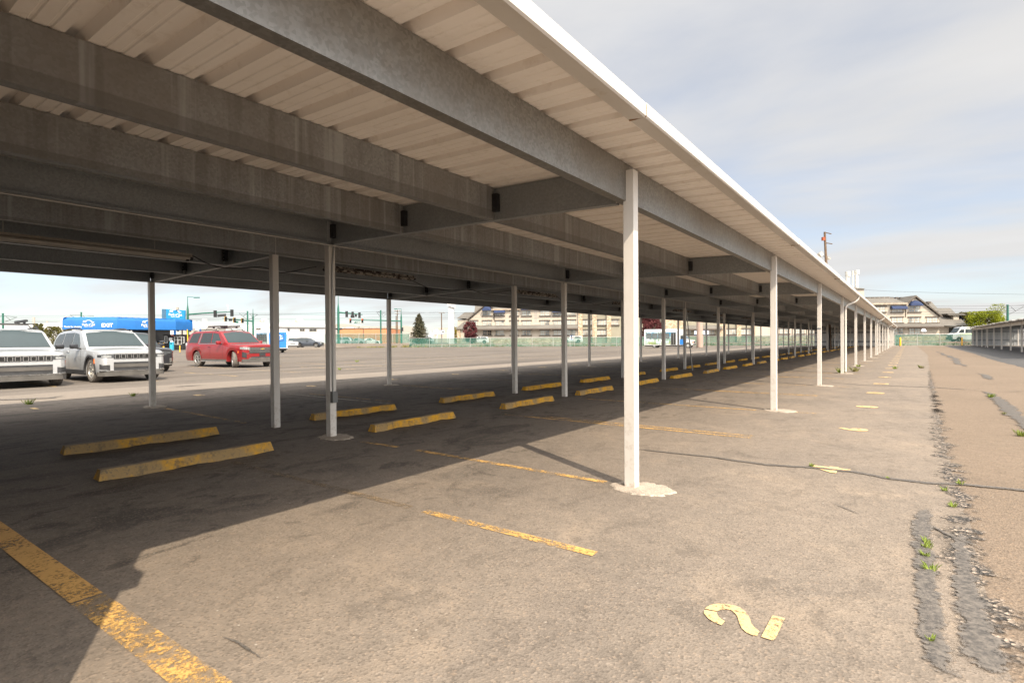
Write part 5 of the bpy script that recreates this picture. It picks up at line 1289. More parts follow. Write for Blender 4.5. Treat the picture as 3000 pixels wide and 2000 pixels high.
street_pole(f, t, 550.8, 868, 908); b = MB(); b.tube([f.P(550.8, 869), f.P(567, 870.5), f.P(571, 871)], .06, 6); b.bbox(f.P(568, 873) - Vector((0, .12, 0)), f.P(584, 870) + Vector((0, .2, 0)), .03); b.build('lamp_arm', M['green_steel'], t, local=True)
b = MB(); b.tube([f.P(551, 921), f.P(600, 917), f.P(683, 912.5)], [.17, .14, .08], 8); b.build('signal_arm', M['green_steel'], t, local=True)
signal_head(f, t, 629, 909, 929, False); signal_head(f, t, 678, 906.5, 926.5, False)
b = MB(); f.poly(b, [(636.5, 921), (661.5, 919), (662, 926.5), (637, 928.8)], -.2, .08); b.build('street_sign', M['plastic'], t, local=True)
b = MB(); b.tube([f.P(667.5, 914), f.P(667.5, 897)], .03, 6); b.bbox(f.P(664.5, 898) - Vector((0, .1, 0)), f.P(668.5, 893) + Vector((0, .3, 0)), .03); b.build('camera_mast', M['sign_white'], t, local=True)
b = MB(); f.box(b, 543.5, 965, 548, 969, -.3, .3); f.box(b, 554, 965, 558, 972, -.3, .3); b.build('pedestrian_signal', M['black'], t, local=True)
f = Fr(742, 128); t = f.thing('signal_pole', 'green signal pole whose arm of amber signals crosses left over the red SUV', 'traffic signal', 'green signal poles')
street_pole(f, t, 742, 905, 930, .24); b = MB(); b.tube([f.P(742, 941), f.P(700, 937), f.P(652, 932.5)], [.18, .14, .08], 8); b.build('signal_arm', M['green_steel'], t, local=True)
for px, y0, y1 in ((660.5, 927, 941.5), (686, 930, 944.5), (709.5, 932, 946)):
    b = MB(); p, q = f.P(px, y1, -.2), f.P(px, y0, -.2); w_ = (q.z - p.z) * .22; b.box((p.x - w_, p.y, p.z), (p.x + w_, p.y + .05, q.z)); b.build('backplate', M['yellow'], t, local=True); signal_head(f, t, px + .6, y0 + .5, y1 - .5, True, False, -.62)
b = MB(); f.box(b, 670, 933, 678.5, 940.5, -.3, .2); b.build('sign_box', M['black'], t, local=True)
b = MB(); f.poly(b, [(687, 939.5), (698, 941), (697.5, 946.5), (686.5, 944.5)], -.2, .08); b.build('street_sign', M['green_steel'], t, local=True)
f = Fr(991.8, 113, z=0); t = f.thing('signal_pole', 'tall green signal pole beside the conduit post, dark signals on its right arm', 'traffic signal', 'green signal poles')
street_pole(f, t, 991.8, 863, 904, .27); b = MB(); b.tube([f.P(991.5, 863.5), f.P(984, 865), f.P(978, 866)], .06, 6); b.bbox(f.P(972, 868.2) - Vector((0, .12, 0)), f.P(983, 865) + Vector((0, .2, 0)), .03); b.build('lamp_arm', M['green_steel'], t, local=True)
b = MB(); b.tube([f.P(992, 915), f.P(1020, 917.5), f.P(1062, 921.5)], [.18, .14, .08], 8); b.build('signal_arm', M['green_steel'], t, local=True)
for px, y0, y1 in ((1015, 911, 929), (1032.5, 912.5, 929), (1052.5, 914.5, 931.5)): signal_head(f, t, px, y0, y1, False)
b = MB(); f.box(b, 1027, 922.5, 1038, 931, -.4, .1); f.box(b, 1039.5, 920, 1044.5, 928, -.4, .3); b.build('sign_box', M['black'], t, local=True)
b = MB(); f.box(b, 982, 961, 989, 966, -.4, .3); f.box(b, 995, 961, 1001.5, 966, -.4, .3); b.build('pedestrian_signal', M['black'], t, local=True)
f = Fr(1176, 140); t = f.thing('signal_pole', 'green signal pole left of the spruce holding two red lights on a long arm', 'traffic signal', 'green signal poles')
street_pole(f, t, 1176, 904, 930, .26); b = MB(); b.tube([f.P(1176, 940.5), f.P(1116, 938.5), f.P(1028, 937)], [.18, .15, .09], 8); b.build('signal_arm', M['green_steel'], t, local=True)
b = MB(); b.tube([f.P(1176, 904.5), f.P(1160, 905)], .06, 6); b.bbox(f.P(1155, 906.3) - Vector((0, .12, 0)), f.P(1164, 904) + Vector((0, .2, 0)), .03); b.build('lamp_arm', M['green_steel'], t, local=True)
for px in (1026.5, 1061.5):
    b = MB(); p, q = f.P(px, 946, -.2), f.P(px, 933, -.2); b.box((p.x - .24, p.y, p.z), (p.x + .24, p.y + .05, q.z)); b.build('backplate', M['yellow'], t, local=True); signal_head(f, t, px, 933.5, 945.5, True, True, -.6)
b = MB(); f.box(b, 1037, 940.5, 1055, 947, -.2, .08); g_ = b.build('street_sign', M['green_steel'], t, local=True); b = MB(); vs, fs = letters('N. Temple', .42, .01); place(b, vs, fs, f.P(1046, 943.8, -.22), X, Z, -Y, .01); b.build('lettering', M['sign_white'], g_, local=True)
b = MB(); f.box(b, 1175.5, 959, 1181, 970, -.6, .3); b.build('pedestrian_signal', M['black'], t, local=True)
# tram wire poles
def tram_pole(px, ytop, D, label, arms, z0=0.0, rr_=.17):
    f = Fr(px, D); t = f.thing('tram_pole', label, 'pole', 'green tram wire poles'); p = f.P(px, ytop); b = MB(); b.tube([(0, 0, 0), (0, 0, p.z * .6), (0, 0, p.z)], [rr_, rr_, rr_ * .9], 10); b.lathe([(rr_ * 1.1, p.z), (rr_ * 1.0, p.z + .1), (.001, p.z + .14)], 10); b.build('pole', M['green_steel'], t, local=True, smooth=40)
    for a in arms:
        b = MB(); pts = [f.P(x, y) for x, y in a]; b.tube(pts, .035, 6); b.build('bracket', M['black'], t, local=True)
    return t
tram_pole(726, 912.5, 118, 'green tram wire pole beside the amber signals', [[(726, 919), (700, 917)], [(726, 938), (700, 917)], [(722, 919), (712, 927)], [(730, 919), (756, 921)], [(732, 920), (741, 930), (756, 921)], [(741, 930), (728, 937)]])
tram_pole(1116, 910, 118, 'green tram wire pole in front of the orange building', [[(1115, 916), (1103, 912.5)], [(1114, 928), (1103, 912.5)], [(1118, 916), (1131, 918)], [(1119, 917), (1122, 927), (1131, 920)]])
tram_pole(9.5, 919, 105, 'green tram wire pole above the leftmost SUV', [[(9, 925), (50, 929)], [(15, 942), (50, 929)], [(18, 928), (31, 937)], [(9, 925), (-16, 930)]])
tram_pole(239, 915.5, 118, 'green tram wire pole sticking up behind the canopy logo', [[(239, 923), (205, 923)], [(221, 931), (205, 923)], [(243, 924), (275, 925)], [(243, 924), (250, 931)]])
tram_pole(2952, 894, 104, 'green tram wire pole above the right-hand carport', [[(2952, 896), (3010, 893.5)], [(2954, 922), (3006, 894)], [(2962, 899), (2976, 911)], [(2946, 900), (2922, 915)]], rr_=.20)
b = MB(); f = Fr(1737, 118); 
tram_pole(1655, 900, 112, 'plain green pole in front of the hotel facade', [], rr_=.16)
wires = [((-100, 924), (700, 917), (1131, 912), (1500, 915), (2000, 905), (2500, 893), (3100, 893)), ((-100, 930), (700, 921), (1131, 918), (1500, 920), (2700, 902), (3100, 898)), ((-100, 937), (600, 933), (1131, 928), (1700, 921), (3100, 907)), ((-100, 941), (600, 938), (1131, 932), (1800, 926), (3100, 914)), ((500, 922), (1100, 913), (1290, 914), (1500, 916))]
wl2 = ['topmost tram wire crossing the whole background', 'second tram wire down, crossing behind the posts', 'third tram wire down, passing low over the white building', 'lowest tram wire strung along the street', 'sagging service wire near the wooden utility pole']
for i, w_ in enumerate(wires):
    b = MB(); pts = [A(x, y, 120 - 22 * max(0, (x - 1500) / 1500)) for x, y in w_]; dense = []
    for p, q in zip(pts[:-1], pts[1:]):
        for k in range(6): u = k / 6; dense.append(p + (q - p) * u - Z * (.25 * math.sin(math.pi * u)))
    b.tube(dense + [pts[-1]], .022, 5); tag(b.build('overhead_wire', M['black']), wl2[i], 'wire', 'overhead wires')
b = MB(); b.tube([A(x, y, 105) for x, y in ((2440, 840), (2530, 849), (2620, 853.5), (2800, 859), (3100, 864))], .022, 5); tag(b.build('overhead_wire', M['black']), 'single wire sagging across the sky from the hotel chimney', 'wire', 'overhead wires')
# wooden utility poles in the street
def wood_pole(px, ytop, D, label, arms, r0=.17):
    f = Fr(px, D); t = f.thing('utility_pole', label, 'utility pole', 'wooden utility poles'); p = f.P(px, ytop); b = MB(); b.tube([(0, 0, 0), (0, 0, p.z)], [r0, r0 * .7], 9); b.build('pole', M['wood_pole'], t, local=True, smooth=40)
    for (x0, x1, y) in arms:
        b = MB(); q0, q1 = f.P(x0, y), f.P(x1, y); b.box((q0.x, -.30, q0.z - .07), (q1.x, -.17, q0.z + .07)); a_ = b.build('crossarm', M['wood_pole'], t, local=True)
        b = MB()
        for u in (.05, .35, .65, .95): x = q0.x + (q1.x - q0.x) * u; b.bar((x, -.235, q0.z + .07), (x, -.235, q0.z + .24), .05, 6)
        b.build('insulator', M['sign_white'], a_, local=True)
wood_pole(1164.5, 908, 150, 'brown wooden utility pole with crossarms behind the far signal arm', [(1155, 1175, 911), (1157, 1170, 919)]); wood_pole(1161, 925, 152, 'short dark wooden pole standing close to the brown utility pole', [])
wood_pole(1294, 916, 138, 'wooden utility pole with one crossarm behind the letter A sign', [(1286, 1304, 917)])

# the tall old pole coming up through the carport roof
f = Fr(2424, 66.2); t = f.thing('utility_pole', 'dark old wooden pole rising through the far carport roof with flood lamps', 'utility pole')
p0 = G(2432, 1022) - f.o; p0 = f.R @ p0; zt = f.P(2415, 680).z; xt = f.P(2414.5, 680).x
b = MB(); b.tube([(p0.x, p0.y, 0), (p0.x * .6 + xt * .4, p0.y, zt * .4), (xt, p0.y, zt)], [.21, .18, .12], 12); b.build('pole', M['wood_pole'], t, local=True, smooth=40)
for (x0, y0, x1, y1) in ((2417, 681, 2424, 689), (2416, 711, 2427, 718)):
    b = MB(); q0, q1 = f.P(x0, y0), f.P(x1, y1); b.tube([q0, q1 + Vector((0, -.8, 0))], .055, 8); b.build('stub_arm', M['wood_pole'], t, local=True)
b = MB(); f.box(b, 2410.5, 694, 2418, 704, -.35, .3); b.build('transformer_box', pm('rusty_red_box', (0.24, 0.055, 0.02), .2, 4, .8), t, local=True)
for (c_, rot) in (((2403, 746), R(-35)), ((2426.5, 754.5), R(20))):
    o_ = f.P(*c_); m_ = Matrix.Translation(o_) @ Matrix.Rotation(rot, 4, 'Y') @ Matrix.Rotation(R(25), 4, 'Z'); s_ = .33 if c_[0] < 2410 else .26
    b = MB(); b.bbox((-s_, -s_ * .7, -s_ * .8), (s_, s_ * .7, s_ * .8 if c_[0] < 2410 else s_ * .3), .05, m_); l_ = b.build('flood_lamp', M['grey_wall'], t, local=True)
    b = MB(); b.box((-s_ * .85, -s_ * .74, -s_ * .6), (s_ * .4, -s_ * .71, s_ * .2), m=m_); b.build('lens', M['lamp_glass'], l_, local=True)
    b = MB(); b.tube([o_ + Vector((0, .1, -.1)), Vector((xt * .9, p0.y, o_.z - .25))], .04, 6); b.build('arm', M['black'], l_, local=True)
b = MB(); b.bbox((p0.x + .02, p0.y - .42, 1.35), (p0.x + .50, p0.y - .20, 1.75), .02); b.build('meter_box', M['grey_wall'], t, local=True)
b = MB(); b.tube([(p0.x + .25, p0.y - .22, 0), (p0.x + .22, p0.y - .22, 2.6)], .05, 8); b.tube([(p0.x - .22, p0.y - .2, 0), (p0.x - .2, p0.y - .2, 2.6)], .07, 8); b.build('cable_guard', M['black'], t, local=True)
b = MB(); b.tube([(p0.x + .95, p0.y + .05, 0), (p0.x + .93, p0.y + .05, 2.7)], .07, 8) if False else None

# ------------------------------------------------------------------ row letter signs, mirror, column
def letter_sign(px, D, panels, ybase, label):
    f = Fr(px, D); t = f.thing('row_sign', label, 'sign', 'row letter signs'); b = MB(); b.bar((0, 0, 0), (0, 0, f.P(px, panels[0][1] - 1).z), .035, 8); b.build('post', M['fence_steel'], t, local=True)
    for (x0, y0, x1, y1, txt, size) in panels:
        b = MB(); f.box(b, x0, y0, x1, y1, -.09, .03); o = b.build('panel', M['sign_white'], t, local=True)
        
        for ya, yb in ((y1 - 1.0, y1 + .2), (y0 - .2, y0 + .8)): b = MB(); f.box(b, x0, ya, x1, yb, -.10, .008); b.build('border', M['blue'], o, local=True)
        if txt:
            b = MB(); vs, fs = letters(txt, size, .03); place(b, vs, fs, f.P((x0 + x1) / 2, (y0 + y1) / 2, -.10), X, Z, -Y, .004); b.build('lettering', M['ink'], o, local=True)
letter_sign(1294.5, 105, [(1293.8, 966.5, 1302, 977.8, 'A', .72), (1284.5, 967.8, 1293.2, 978.5, '', .2)], 1017, 'white row sign reading A on a thin post before the fence')
letter_sign(1669.8, 102, [(1670, 982.8, 1679.5, 994, 'B', .72)], 1015, 'white row sign reading B in front of the hotel fence')
letter_sign(2077, 100, [(2059, 967.8, 2075.5, 979.5, 'B', .78), (2034, 969, 2046, 980, '', .3)], 1014, 'white row sign reading B right of the pink column')
f = Fr(2050, 83.2); t = f.thing('sign_column', 'thick round pinkish column standing at the edge of the lot', 'column'); b = MB(); b.lathe([(.47, 0), (.47, 6.4), (.001, 6.4)], 28); b.build('shaft', pm('pink_column_paint', (0.36, 0.26, 0.21), .08, 1, .7), t, local=True, smooth=30)
b = MB(); b.lathe([(.52, 0), (.52, .05), (.47, .06)], 28); b.build('base_ring', M['strip'], t, local=True); b = MB(); b.bbox((-2.2, -.3, 6.4), (2.2, .3, 8.4), .03); b.build('head_panel', M['white'], t, local=True)
f = Fr(2705, 87.6); t = f.thing('traffic_mirror', 'round convex traffic mirror on a thin post before the fence', 'mirror'); b = MB(); b.bar((0, .08, 0), (0, .08, 2.55), .035, 8); b.build('post', M['fence_steel'], t, local=True)
c_ = f.P(2706, 969.5); m_ = Matrix.Translation(c_) @ Matrix.Rotation(R(82), 4, 'X') @ Matrix.Rotation(R(-20), 4, 'Y'); b = MB(); b.lathe([(.001, .10), (.14, .09), (.26, .06), (.35, .015), (.37, 0), (.36, -.03), (.001, -.04)], 24, m_); b.build('mirror_face', pm('mirror_chrome', (0.85, 0.85, 0.84), .02, 1, .03, 1.0), t, local=True, smooth=60)
# pale concrete pylon
f = Fr(1320, 128); t = f.thing('concrete_pylon', 'tall square white pylon left of the hotel', 'pylon'); b = MB(); p, q = f.P(1314.5, 1000), f.P(1329, 898); z1 = q.z; w_ = (q.x - p.x); b.box((p.x, 0, ZS), (q.x, w_, z1)); b.build('shaft', M['white'], t, local=True)
b = MB(); c0, c1 = f.P(1310.5, 898), f.P(1333, 884); b.prism([(c0.x, -.4, z1 + .2), (c1.x, -.4, z1 - .3), (c1.x, -.4, z1 + 2.3), (c0.x, -.4, z1 + 2.3)], (0, w_ + .8, 0)); b.build('cap', M['white'], t, local=True)
# ================================================================== buildings
M['shingle'] = asphalt('grey_shingles', (0.140, 0.130, 0.115), (0.175, 0.161, 0.143), (0.077, 0.070, 0.063), .5, .4)
def stucco(name, a, b_):
    t = NT(name); n = t.noise(.5, 5); sep = t.n.new('ShaderNodeSeparateXYZ'); t.l.new(t.co, sep.inputs[0])
    w = t.n.new('ShaderNodeTexWave'); w.wave_type = 'BANDS'; w.bands_direction = 'Z'; w.inputs['Scale'].default_value = 1.3; w.inputs['Distortion'].default_value = .2; t.l.new(t.co, w.inputs[0])
    t.set(t.mix(t.rng(w.outputs[1], .0, .08, .25, 0), t.mix(t.rng(n, .35, .65), a, b_), tuple(x * .72 for x in a)), .9); return t.m
M['stucco'] = stucco('cream_lap_siding', (0.414, 0.361, 0.295), (0.459, 0.402, 0.330))
M['siding_tan'] = stucco('sage_lap_siding', (0.255, 0.234, 0.174), (0.289, 0.264, 0.200))
def stone_mat():
    t = NT('ledge_stone'); v = t.voro(1.0, t.scaled((2.6, 2.6, 5.0)), out=1); s = t.n.new('ShaderNodeSeparateColor'); t.l.new(v, s.inputs[0]); e = t.voro(1.0, t.scaled((2.6, 2.6, 5.0)), feature='DISTANCE_TO_EDGE')
    c = t.mix(s.outputs[0], (0.33, 0.23, 0.14), (0.62, 0.51, 0.38)); c = t.mix(t.rng(s.outputs[1], .7, .9, 0, .6), c, (0.25, 0.18, 0.12)); c = t.mix(t.rng(e, 0, .06, .8, 0), c, (0.16, 0.12, 0.09)); t.set(c, .95); t.bump(e, .8, .05); return t.m
M['stone'] = stone_mat()
M['trim'] = pm('brown_timber_trim', (0.085, 0.066, 0.052), .2, 2, .8)
M['beige_trim'] = pm('peeling_fascia', (0.36, 0.29, 0.22), .3, 1.5, .85)
def curtain_pane():
    t = NT('curtained_pane'); w = t.n.new('ShaderNodeTexWave'); w.bands_direction = 'X'; w.inputs['Scale'].default_value = 1.7; w.inputs['Distortion'].default_value = 1.5; t.l.new(t.co, w.inputs[0]); n = t.noise(.35, 2)
    c = t.mix(w.outputs[1], (0.34, 0.36, 0.33), (0.44, 0.45, 0.41)); t.set(t.mix(t.rng(n, .50, .62), c, (0.09, 0.10, 0.10)), .10); t.b.inputs['Specular IOR Level'].default_value = .8; return t.m
M['curtain'] = curtain_pane()

# hotel: facade plane from measured floor heights
def HD(px): return 137.1 / (1 + .148 * (px - 1500) / FPX)
h0, h1 = A(1338, 1000, HD(1338)), A(2880, 1000, HD(2880)); hdir = Vector((h1.x - h0.x, h1.y - h0.y, 0)).normalized(); HRZ = math.atan2(hdir.y, hdir.x)
hR = Matrix.Rotation(-HRZ, 3, 'Z'); hO = Vector((h0.x, h0.y, 0))
def HP(px, py, back=0.0):
    """photo pixel -> hotel frame, on a plane `back` metres behind the facade"""
    d = ray(px, py); o = hR @ (Vector((0, 0, H)) - hO); e = hR @ d; t = (back - o.y) / e.y; return o + e * t
hotel = thing('hotel', 'long cream hotel with stone piers, navy awnings and grey gabled roofs behind the fence', 'hotel', hO, HRZ)
z1p = lambda X_, Y_: (1330 + X_ / 7.84, 870 + Y_ / 7.84)
z2p = lambda X_, Y_: (1620 + X_ / 7.84, 900 + Y_ / 7.84)
z3p = lambda X_, Y_: (1890 + X_ / 7.35, 920 + Y_ / 7.35)
z4p = lambda X_, Y_: (2480 + X_ / 7.35, 840 + Y_ / 7.35)
z5p = lambda X_, Y_: (2750 + X_ / 8.712, 880 + Y_ / 8.712)
uz = lambda p, back=0.0: HP(p[0], p[1], back)
def hbox(name, mat, pa, pb, y0, y1, parent=None, z0=None):
    a, c_ = uz(pa), uz(pb); b = MB(); b.box((min(a.x, c_.x), y0, min(a.z, c_.z) if z0 is None else z0), (max(a.x, c_.x), y1, max(a.z, c_.z))); return b.build(name, mat, parent or hotel, local=True)
eave = uz(z1p(940, 290)).z; eaveR = uz(z4p(600, 372)).z
uL, uS, uE = uz(z1p(310, 300)).x, uz(z2p(580, 300)).x, uz(z4p(2000, 600)).x
uM0, uM1 = uz(z2p(1500, 300)).x, uz(z3p(820, 200)).x
topS = uz(z2p(620, 40)).z
zE = (eave + eaveR) / 2
uG = uz(z1p(930, 300)).x; b = MB(); b.box((uG + .002, 0, ZS), (uS, 13, eave)); b.build('wall', M['stucco'], hotel, local=True); b = MB(); b.box((uL, 0, ZS), (uG, 13, uz(z1p(295, 525)).z - .16)); b.build('wall', M['stucco'], hotel, local=True)
b = MB(); b.box((uS + .003, .05, ZS), (uM1 + 3, 13, eave + .3)); b.build('wall', M['siding_tan'], hotel, local=True)
u2250 = uz(z3p(2300, 300)).x
b = MB(); b.box((uM1 + 3.003, .02, ZS), (u2250, 13, eave + .2)); b.build('wall', M['siding_tan'], hotel, local=True)
uH = uz(z4p(1258, 500)).x; b = MB(); b.box((u2250 + .003, 0, ZS), (uH, 13, eaveR)); b.build('wall', M['stucco'], hotel, local=True); b = MB(); b.box((uH + .002, 0, ZS), (uE, 13, uz(z4p(2037, 635)).z - .16)); b.build('wall', M['stucco'], hotel, local=True)
# stone piers and stone entrance mass
def pier(a, c_, fn, y, ztop=None):
    p, q = uz(fn(a, 400)), uz(fn(c_, 400)); b = MB(); b.box((p.x, -y, ZS), (q.x, .3, ztop or eave + .6)); b.build('stone_pier', M['stone'], hotel, local=True)
for a, c_ in ((580, 680), (905, 1005), (1235, 1335)): pier(a, c_, z2p, .45)
pier(395, 800, z3p, 1.6, eave + 2.0)
for a, c_ in ((1590, 1735), (1965, 2060), (2300, 2360)): pier(a, c_, z3p, .45)
# windows
def hwin(fn, x0, y0, x1, y1, mat='curtain', head=True, sill=True, mull=1):
    a, c_ = uz(fn(x0, y1)), uz(fn(x1, y0)); w_ = c_.x - a.x
    b = MB(); b.box((a.x, -.05, a.z), (c_.x, -.012, c_.z)); o = b.build('window', M[mat], hotel, local=True); b = MB()
    t = .075
    xs = [a.x - t, c_.x] + [a.x + w_ * (k + 1) / (mull + 1) - t for k in range(mull)]
    for k, x in enumerate(xs): b.box((x, -.09, a.z), (x + (t if k < 2 else 2 * t), -.052, c_.z))
    zm = (a.z + c_.z) / 2
    for k in range(mull + 1):
        l_ = a.x + w_ * k / (mull + 1) + (t if k else 0); r_ = a.x + w_ * (k + 1) / (mull + 1) - (t if k < mull else 0); b.box((l_, -.085, zm - .045), (r_, -.054, zm + .045)); m2 = (l_ + r_) / 2
        for (za, zb_) in ((a.z, zm - .045), (zm + .045, c_.z)): b.box((m2 - .025, -.07, za), (m2 + .025, -.054, zb_))
    b.build('frame', M['beige_trim'], o, local=True)
    if head: b = MB(); b.box((a.x - .32, -.22, c_.z + .01), (c_.x + .32, -.012, c_.z + .26)); b.build('lintel', M['trim'], o, local=True)
    if sill: b = MB(); b.box((a.x - .32, -.24, a.z - .26), (c_.x + .32, -.012, a.z - .01)); b.build('sill', M['trim'], o, local=True)
r3, r2, r1 = (318, 425), (548, 652), (770, 872)
for x0, x1 in ((350, 535), (670, 858), (958, 1146), (1300, 1472), (1573, 1763), (1988, 2186), (2288, 2470)):
    hwin(z1p, x0, r2[0], x1, r2[1])
    hwin(z1p, x0, r1[0], x1, r1[1], 'darkpane' if x0 == 670 else 'curtain')
    if x0 > 400 and x0 != 958: hwin(z1p, x0 - 3, r3[0], x1 + 2, r3[1], head=x0 not in (670, 1573, 2288))
hwin(z1p, 955, 376, 1146, 425, head=False)
for y0, y1 in ((122, 178), (295, 402), (522, 636)): hwin(z2p, 310, y0, 510, y1, head=y0 > 150)
for x0, x1, rows in ((685, 900, ((292, 402), (522, 636))), (1012, 1230, ((290, 402), (522, 632))), (1342, 1500, ((288, 398),)), (1690, 1900, ((288, 398), (522, 634)))):
    for y0, y1 in rows: hwin(z2p, x0, y0, x1, y1, mull=2)
for x0, x1, y0, y1 in ((842, 990, 355, 435), (1062, 1108, 355, 435), (1372, 1490, 355, 435), (1740, 1958, 322, 435), (2066, 2290, 322, 435)): hwin(z3p, x0, y0, x1, y1)
for px in (2285, 2330, 2372, 2415, 2455, 2500, 2540):
    a = (px - 2480) * 7.35; hwin(z4p, a, 900, a + 190, 1008)
hwin(z4p, 610, 432, 825, 540); hwin(z4p, 975, 490, 1200, 540, head=False); hwin(z4p, 1342, 420, 1575, 537, head=False)
for x0, x1 in ((620, 830), (975, 1198), (1346, 1572), (1728, 1955)): hwin(z4p, x0, 660, x1, 770)
for x0, x1 in ((1000, 1212), (1350, 1575)): hwin(z4p, x0, 900, x1, 1008)
# awnings
def dome(fn, x0, x1, y0, y1):
    a, c_ = uz(fn(x0, y1)), uz(fn(x1, y0)); cx, r_ = (a.x + c_.x) / 2, (c_.x - a.x) / 2; h_ = c_.z - a.z; rows = []
    for i in range(9):
        f = i / 8; yy = -1.15 * math.cos(f * math.pi / 2); k_ = math.sin(f * math.pi / 2) if False else 1
        rows.append([(cx - r_ * math.cos(math.pi * k / 14), -1.1 * math.sin(f * math.pi / 2), a.z + h_ * math.sin(math.pi * k / 14) * math.cos(f * math.pi / 2) ** .8 + (.0 if f < 1 else 0)) for k in range(15)])
    b = MB(); b.grid(rows); b.build('awning', M['navy_cloth'], hotel, local=True, smooth=30)
def flat(fn, x0, x1, y0, y1):
    a, c_ = uz(fn(x0, y1)), uz(fn(x1, y0)); pr = [(0, c_.z), (-.35, c_.z - .05), (-.75, c_.z - .28), (-1.0, a.z + .22), (-1.05, a.z)]
    b = MB(); b.grid([[(x, y - .02, z) for y, z in pr] for x in (a.x, c_.x)])
    for x in (a.x, c_.x): b.poly([(x, y - .02, z) for y, z in pr] + [(x, -.02, a.z)])
    b.build('awning', M['navy_cloth'], hotel, local=True)
dome(z1p, 658, 870, 200, 316); flat(z1p, 928, 1178, 298, 372); flat(z1p, 1555, 1775, 240, 302); flat(z1p, 2265, 2480, 255, 360)
dome(z4p, 1330, 1607, 292, 412); flat(z4p, 942, 1272, 405, 487)
# skirt roof over the ground floor
def skirt(fa, xa, fb, xb, ytop, ybot, proj_=1.5):
    a, c_ = uz(fa(xa, ytop)), uz(fb(xb, ytop)); zb_ = uz(fa(xa, ybot), -proj_).z; b = MB()
    b.prism([(a.x, -.02, a.z), (a.x, -proj_, zb_), (a.x, -proj_, zb_ - .22), (a.x, -.02, zb_ - .22)], (c_.x - a.x, 0, 0)); b.build('skirt_roof', M['shingle'], hotel, local=True)
    b = MB(); b.box((a.x - .02, -proj_ - .06, zb_ - .34), (c_.x + .02, -proj_ + .0, zb_ - .02)); b.build('fascia', M['trim'], hotel, local=True)
skirt(z1p, 310, z2p, 578, 655, 735); skirt(z3p, 830, z3p, 1640, 240, 318, 1.2); skirt(z4p, 620, z4p, 2010, 790, 858)
# stone plinth
for fa, xa, fb, xb in ((z1p, 330, z2p, 575), (z3p, 2400, z4p, 2200)):
    a, c_ = uz(fa(xa, 400)), uz(fb(xb, 400)); b = MB(); b.box((a.x, -.16, ZS), (c_.x, .1, ZS + 1.0)); b.build('plinth', M['stone'], hotel, local=True)
# main roofs (eave at the facade, ridge 6.5 m back), gables
def hroof(ua, ub, ze, zr, back=6.5, over=.5, hipL=0, hipR=0, mat='shingle'):
    b = MB(); pts = [(ua - .3, -over, ze), (ub + .3, -over, ze), (ub - hipR, back, zr), (ua + hipL, back, zr), (ua - .3, 13 + over, ze), (ub + .3, 13 + over, ze)]
    b.add(pts, [(0, 1, 2, 3), (3, 2, 5, 4), (0, 3, 4), (1, 5, 2), (0, 4, 5, 1)]); b.build('roof', M[mat], hotel, local=True)
    b = MB(); b.box((ua - .3, -over - .08, ze - .18), (ub + .3, -over - .005, ze + .16)); b.build('fascia', M['beige_trim'], hotel, local=True)
zr1 = eave + 3.6; zr2 = uz(z4p(700, 215), 6.5).z
hroof(uL + 5, uM1 + 2, eave + .02, zr1, hipR=2); hroof(uz(z4p(-700, 370)).x, uz(z4p(1255, 370)).x, eaveR + .02, zr2, hipL=3)
def gable(fn, xa, ya, xp, yp, xc, yc, depth=7.0, wallmat='stucco'):
    """front gable through three photo points (left eave, peak, right eave)"""
    a, p, c_ = uz(fn(xa, ya)), uz(fn(xp, yp)), uz(fn(xc, yc)); b = MB()
    b.prism([(a.x + .35, -.03, a.z - .15), (p.x, -.03, p.z - .35), (c_.x - .35, -.03, c_.z - .15), (c_.x - .35, -.03, min(a.z, c_.z) - .6), (a.x + .35, -.03, min(a.z, c_.z) - .6)], (0, 6.5, 0)); b.build('gable_wall', M[wallmat], hotel, local=True)
    for s_, e in ((a, p), (c_, p)):
        b = MB(); b.prism([(s_.x, -.55, s_.z), (e.x, -.55, e.z), (e.x, -.55, e.z - .28), (s_.x, -.55, s_.z - .28)], (0, .12, 0)); b.build('bargeboard', M['trim'], hotel, local=True)
        b = MB(); b.prism([(s_.x, -.54, s_.z + .14), (e.x, -.54, e.z + .14), (e.x, -.54, e.z + .002), (s_.x, -.54, s_.z + .002)], (0, depth, 0)); b.build('gable_roof', M['shingle'], hotel, local=True)
gable(z1p, 295, 525, 772, 130, 935, 285); gable(z4p, 1245, 372, 1470, 198, 2037, 635)
# set-back left wing with its own roofs
a, c_ = uz(z1p(85, 520), 3.0), uz(z1p(320, 520), 3.0); b = MB(); b.box((a.x, 3, ZS), (c_.x, 12, a.z)); b.build('wall', M['stucco'], hotel, local=True)
e0, e1, q0, q1 = uz(z1p(58, 495), 2.5), uz(z1p(330, 495), 2.5), uz(z1p(240, 352), 7.0), uz(z1p(480, 352), 7.0); b = MB(); b.add([(e0.x, 2.5, e0.z), (e1.x + 3, 2.5, e0.z), (q1.x, 7, q0.z), (q0.x, 7, q0.z), (e0.x, 12.5, e0.z), (e1.x + 3, 12.5, e0.z)], [(0, 1, 2, 3), (0, 3, 4), (3, 2, 5, 4), (1, 5, 2), (0, 4, 5, 1)]); b.build('roof', M['shingle'], hotel, local=True)
e0, e1, q0 = uz(z1p(20, 735), 0), uz(z1p(312, 735), 0), uz(z1p(225, 568), 3.0); b = MB(); b.add([(e0.x, 0, e0.z), (e1.x, 0, e0.z), (e1.x, 3, q0.z), (q0.x, 3, q0.z), (e0.x, 6, e0.z)], [(0, 1, 2, 3), (0, 3, 4), (0, 4, 1), (1, 4, 2), (2, 4, 3)]); b.build('porch_roof', M['shingle'], hotel, local=True)
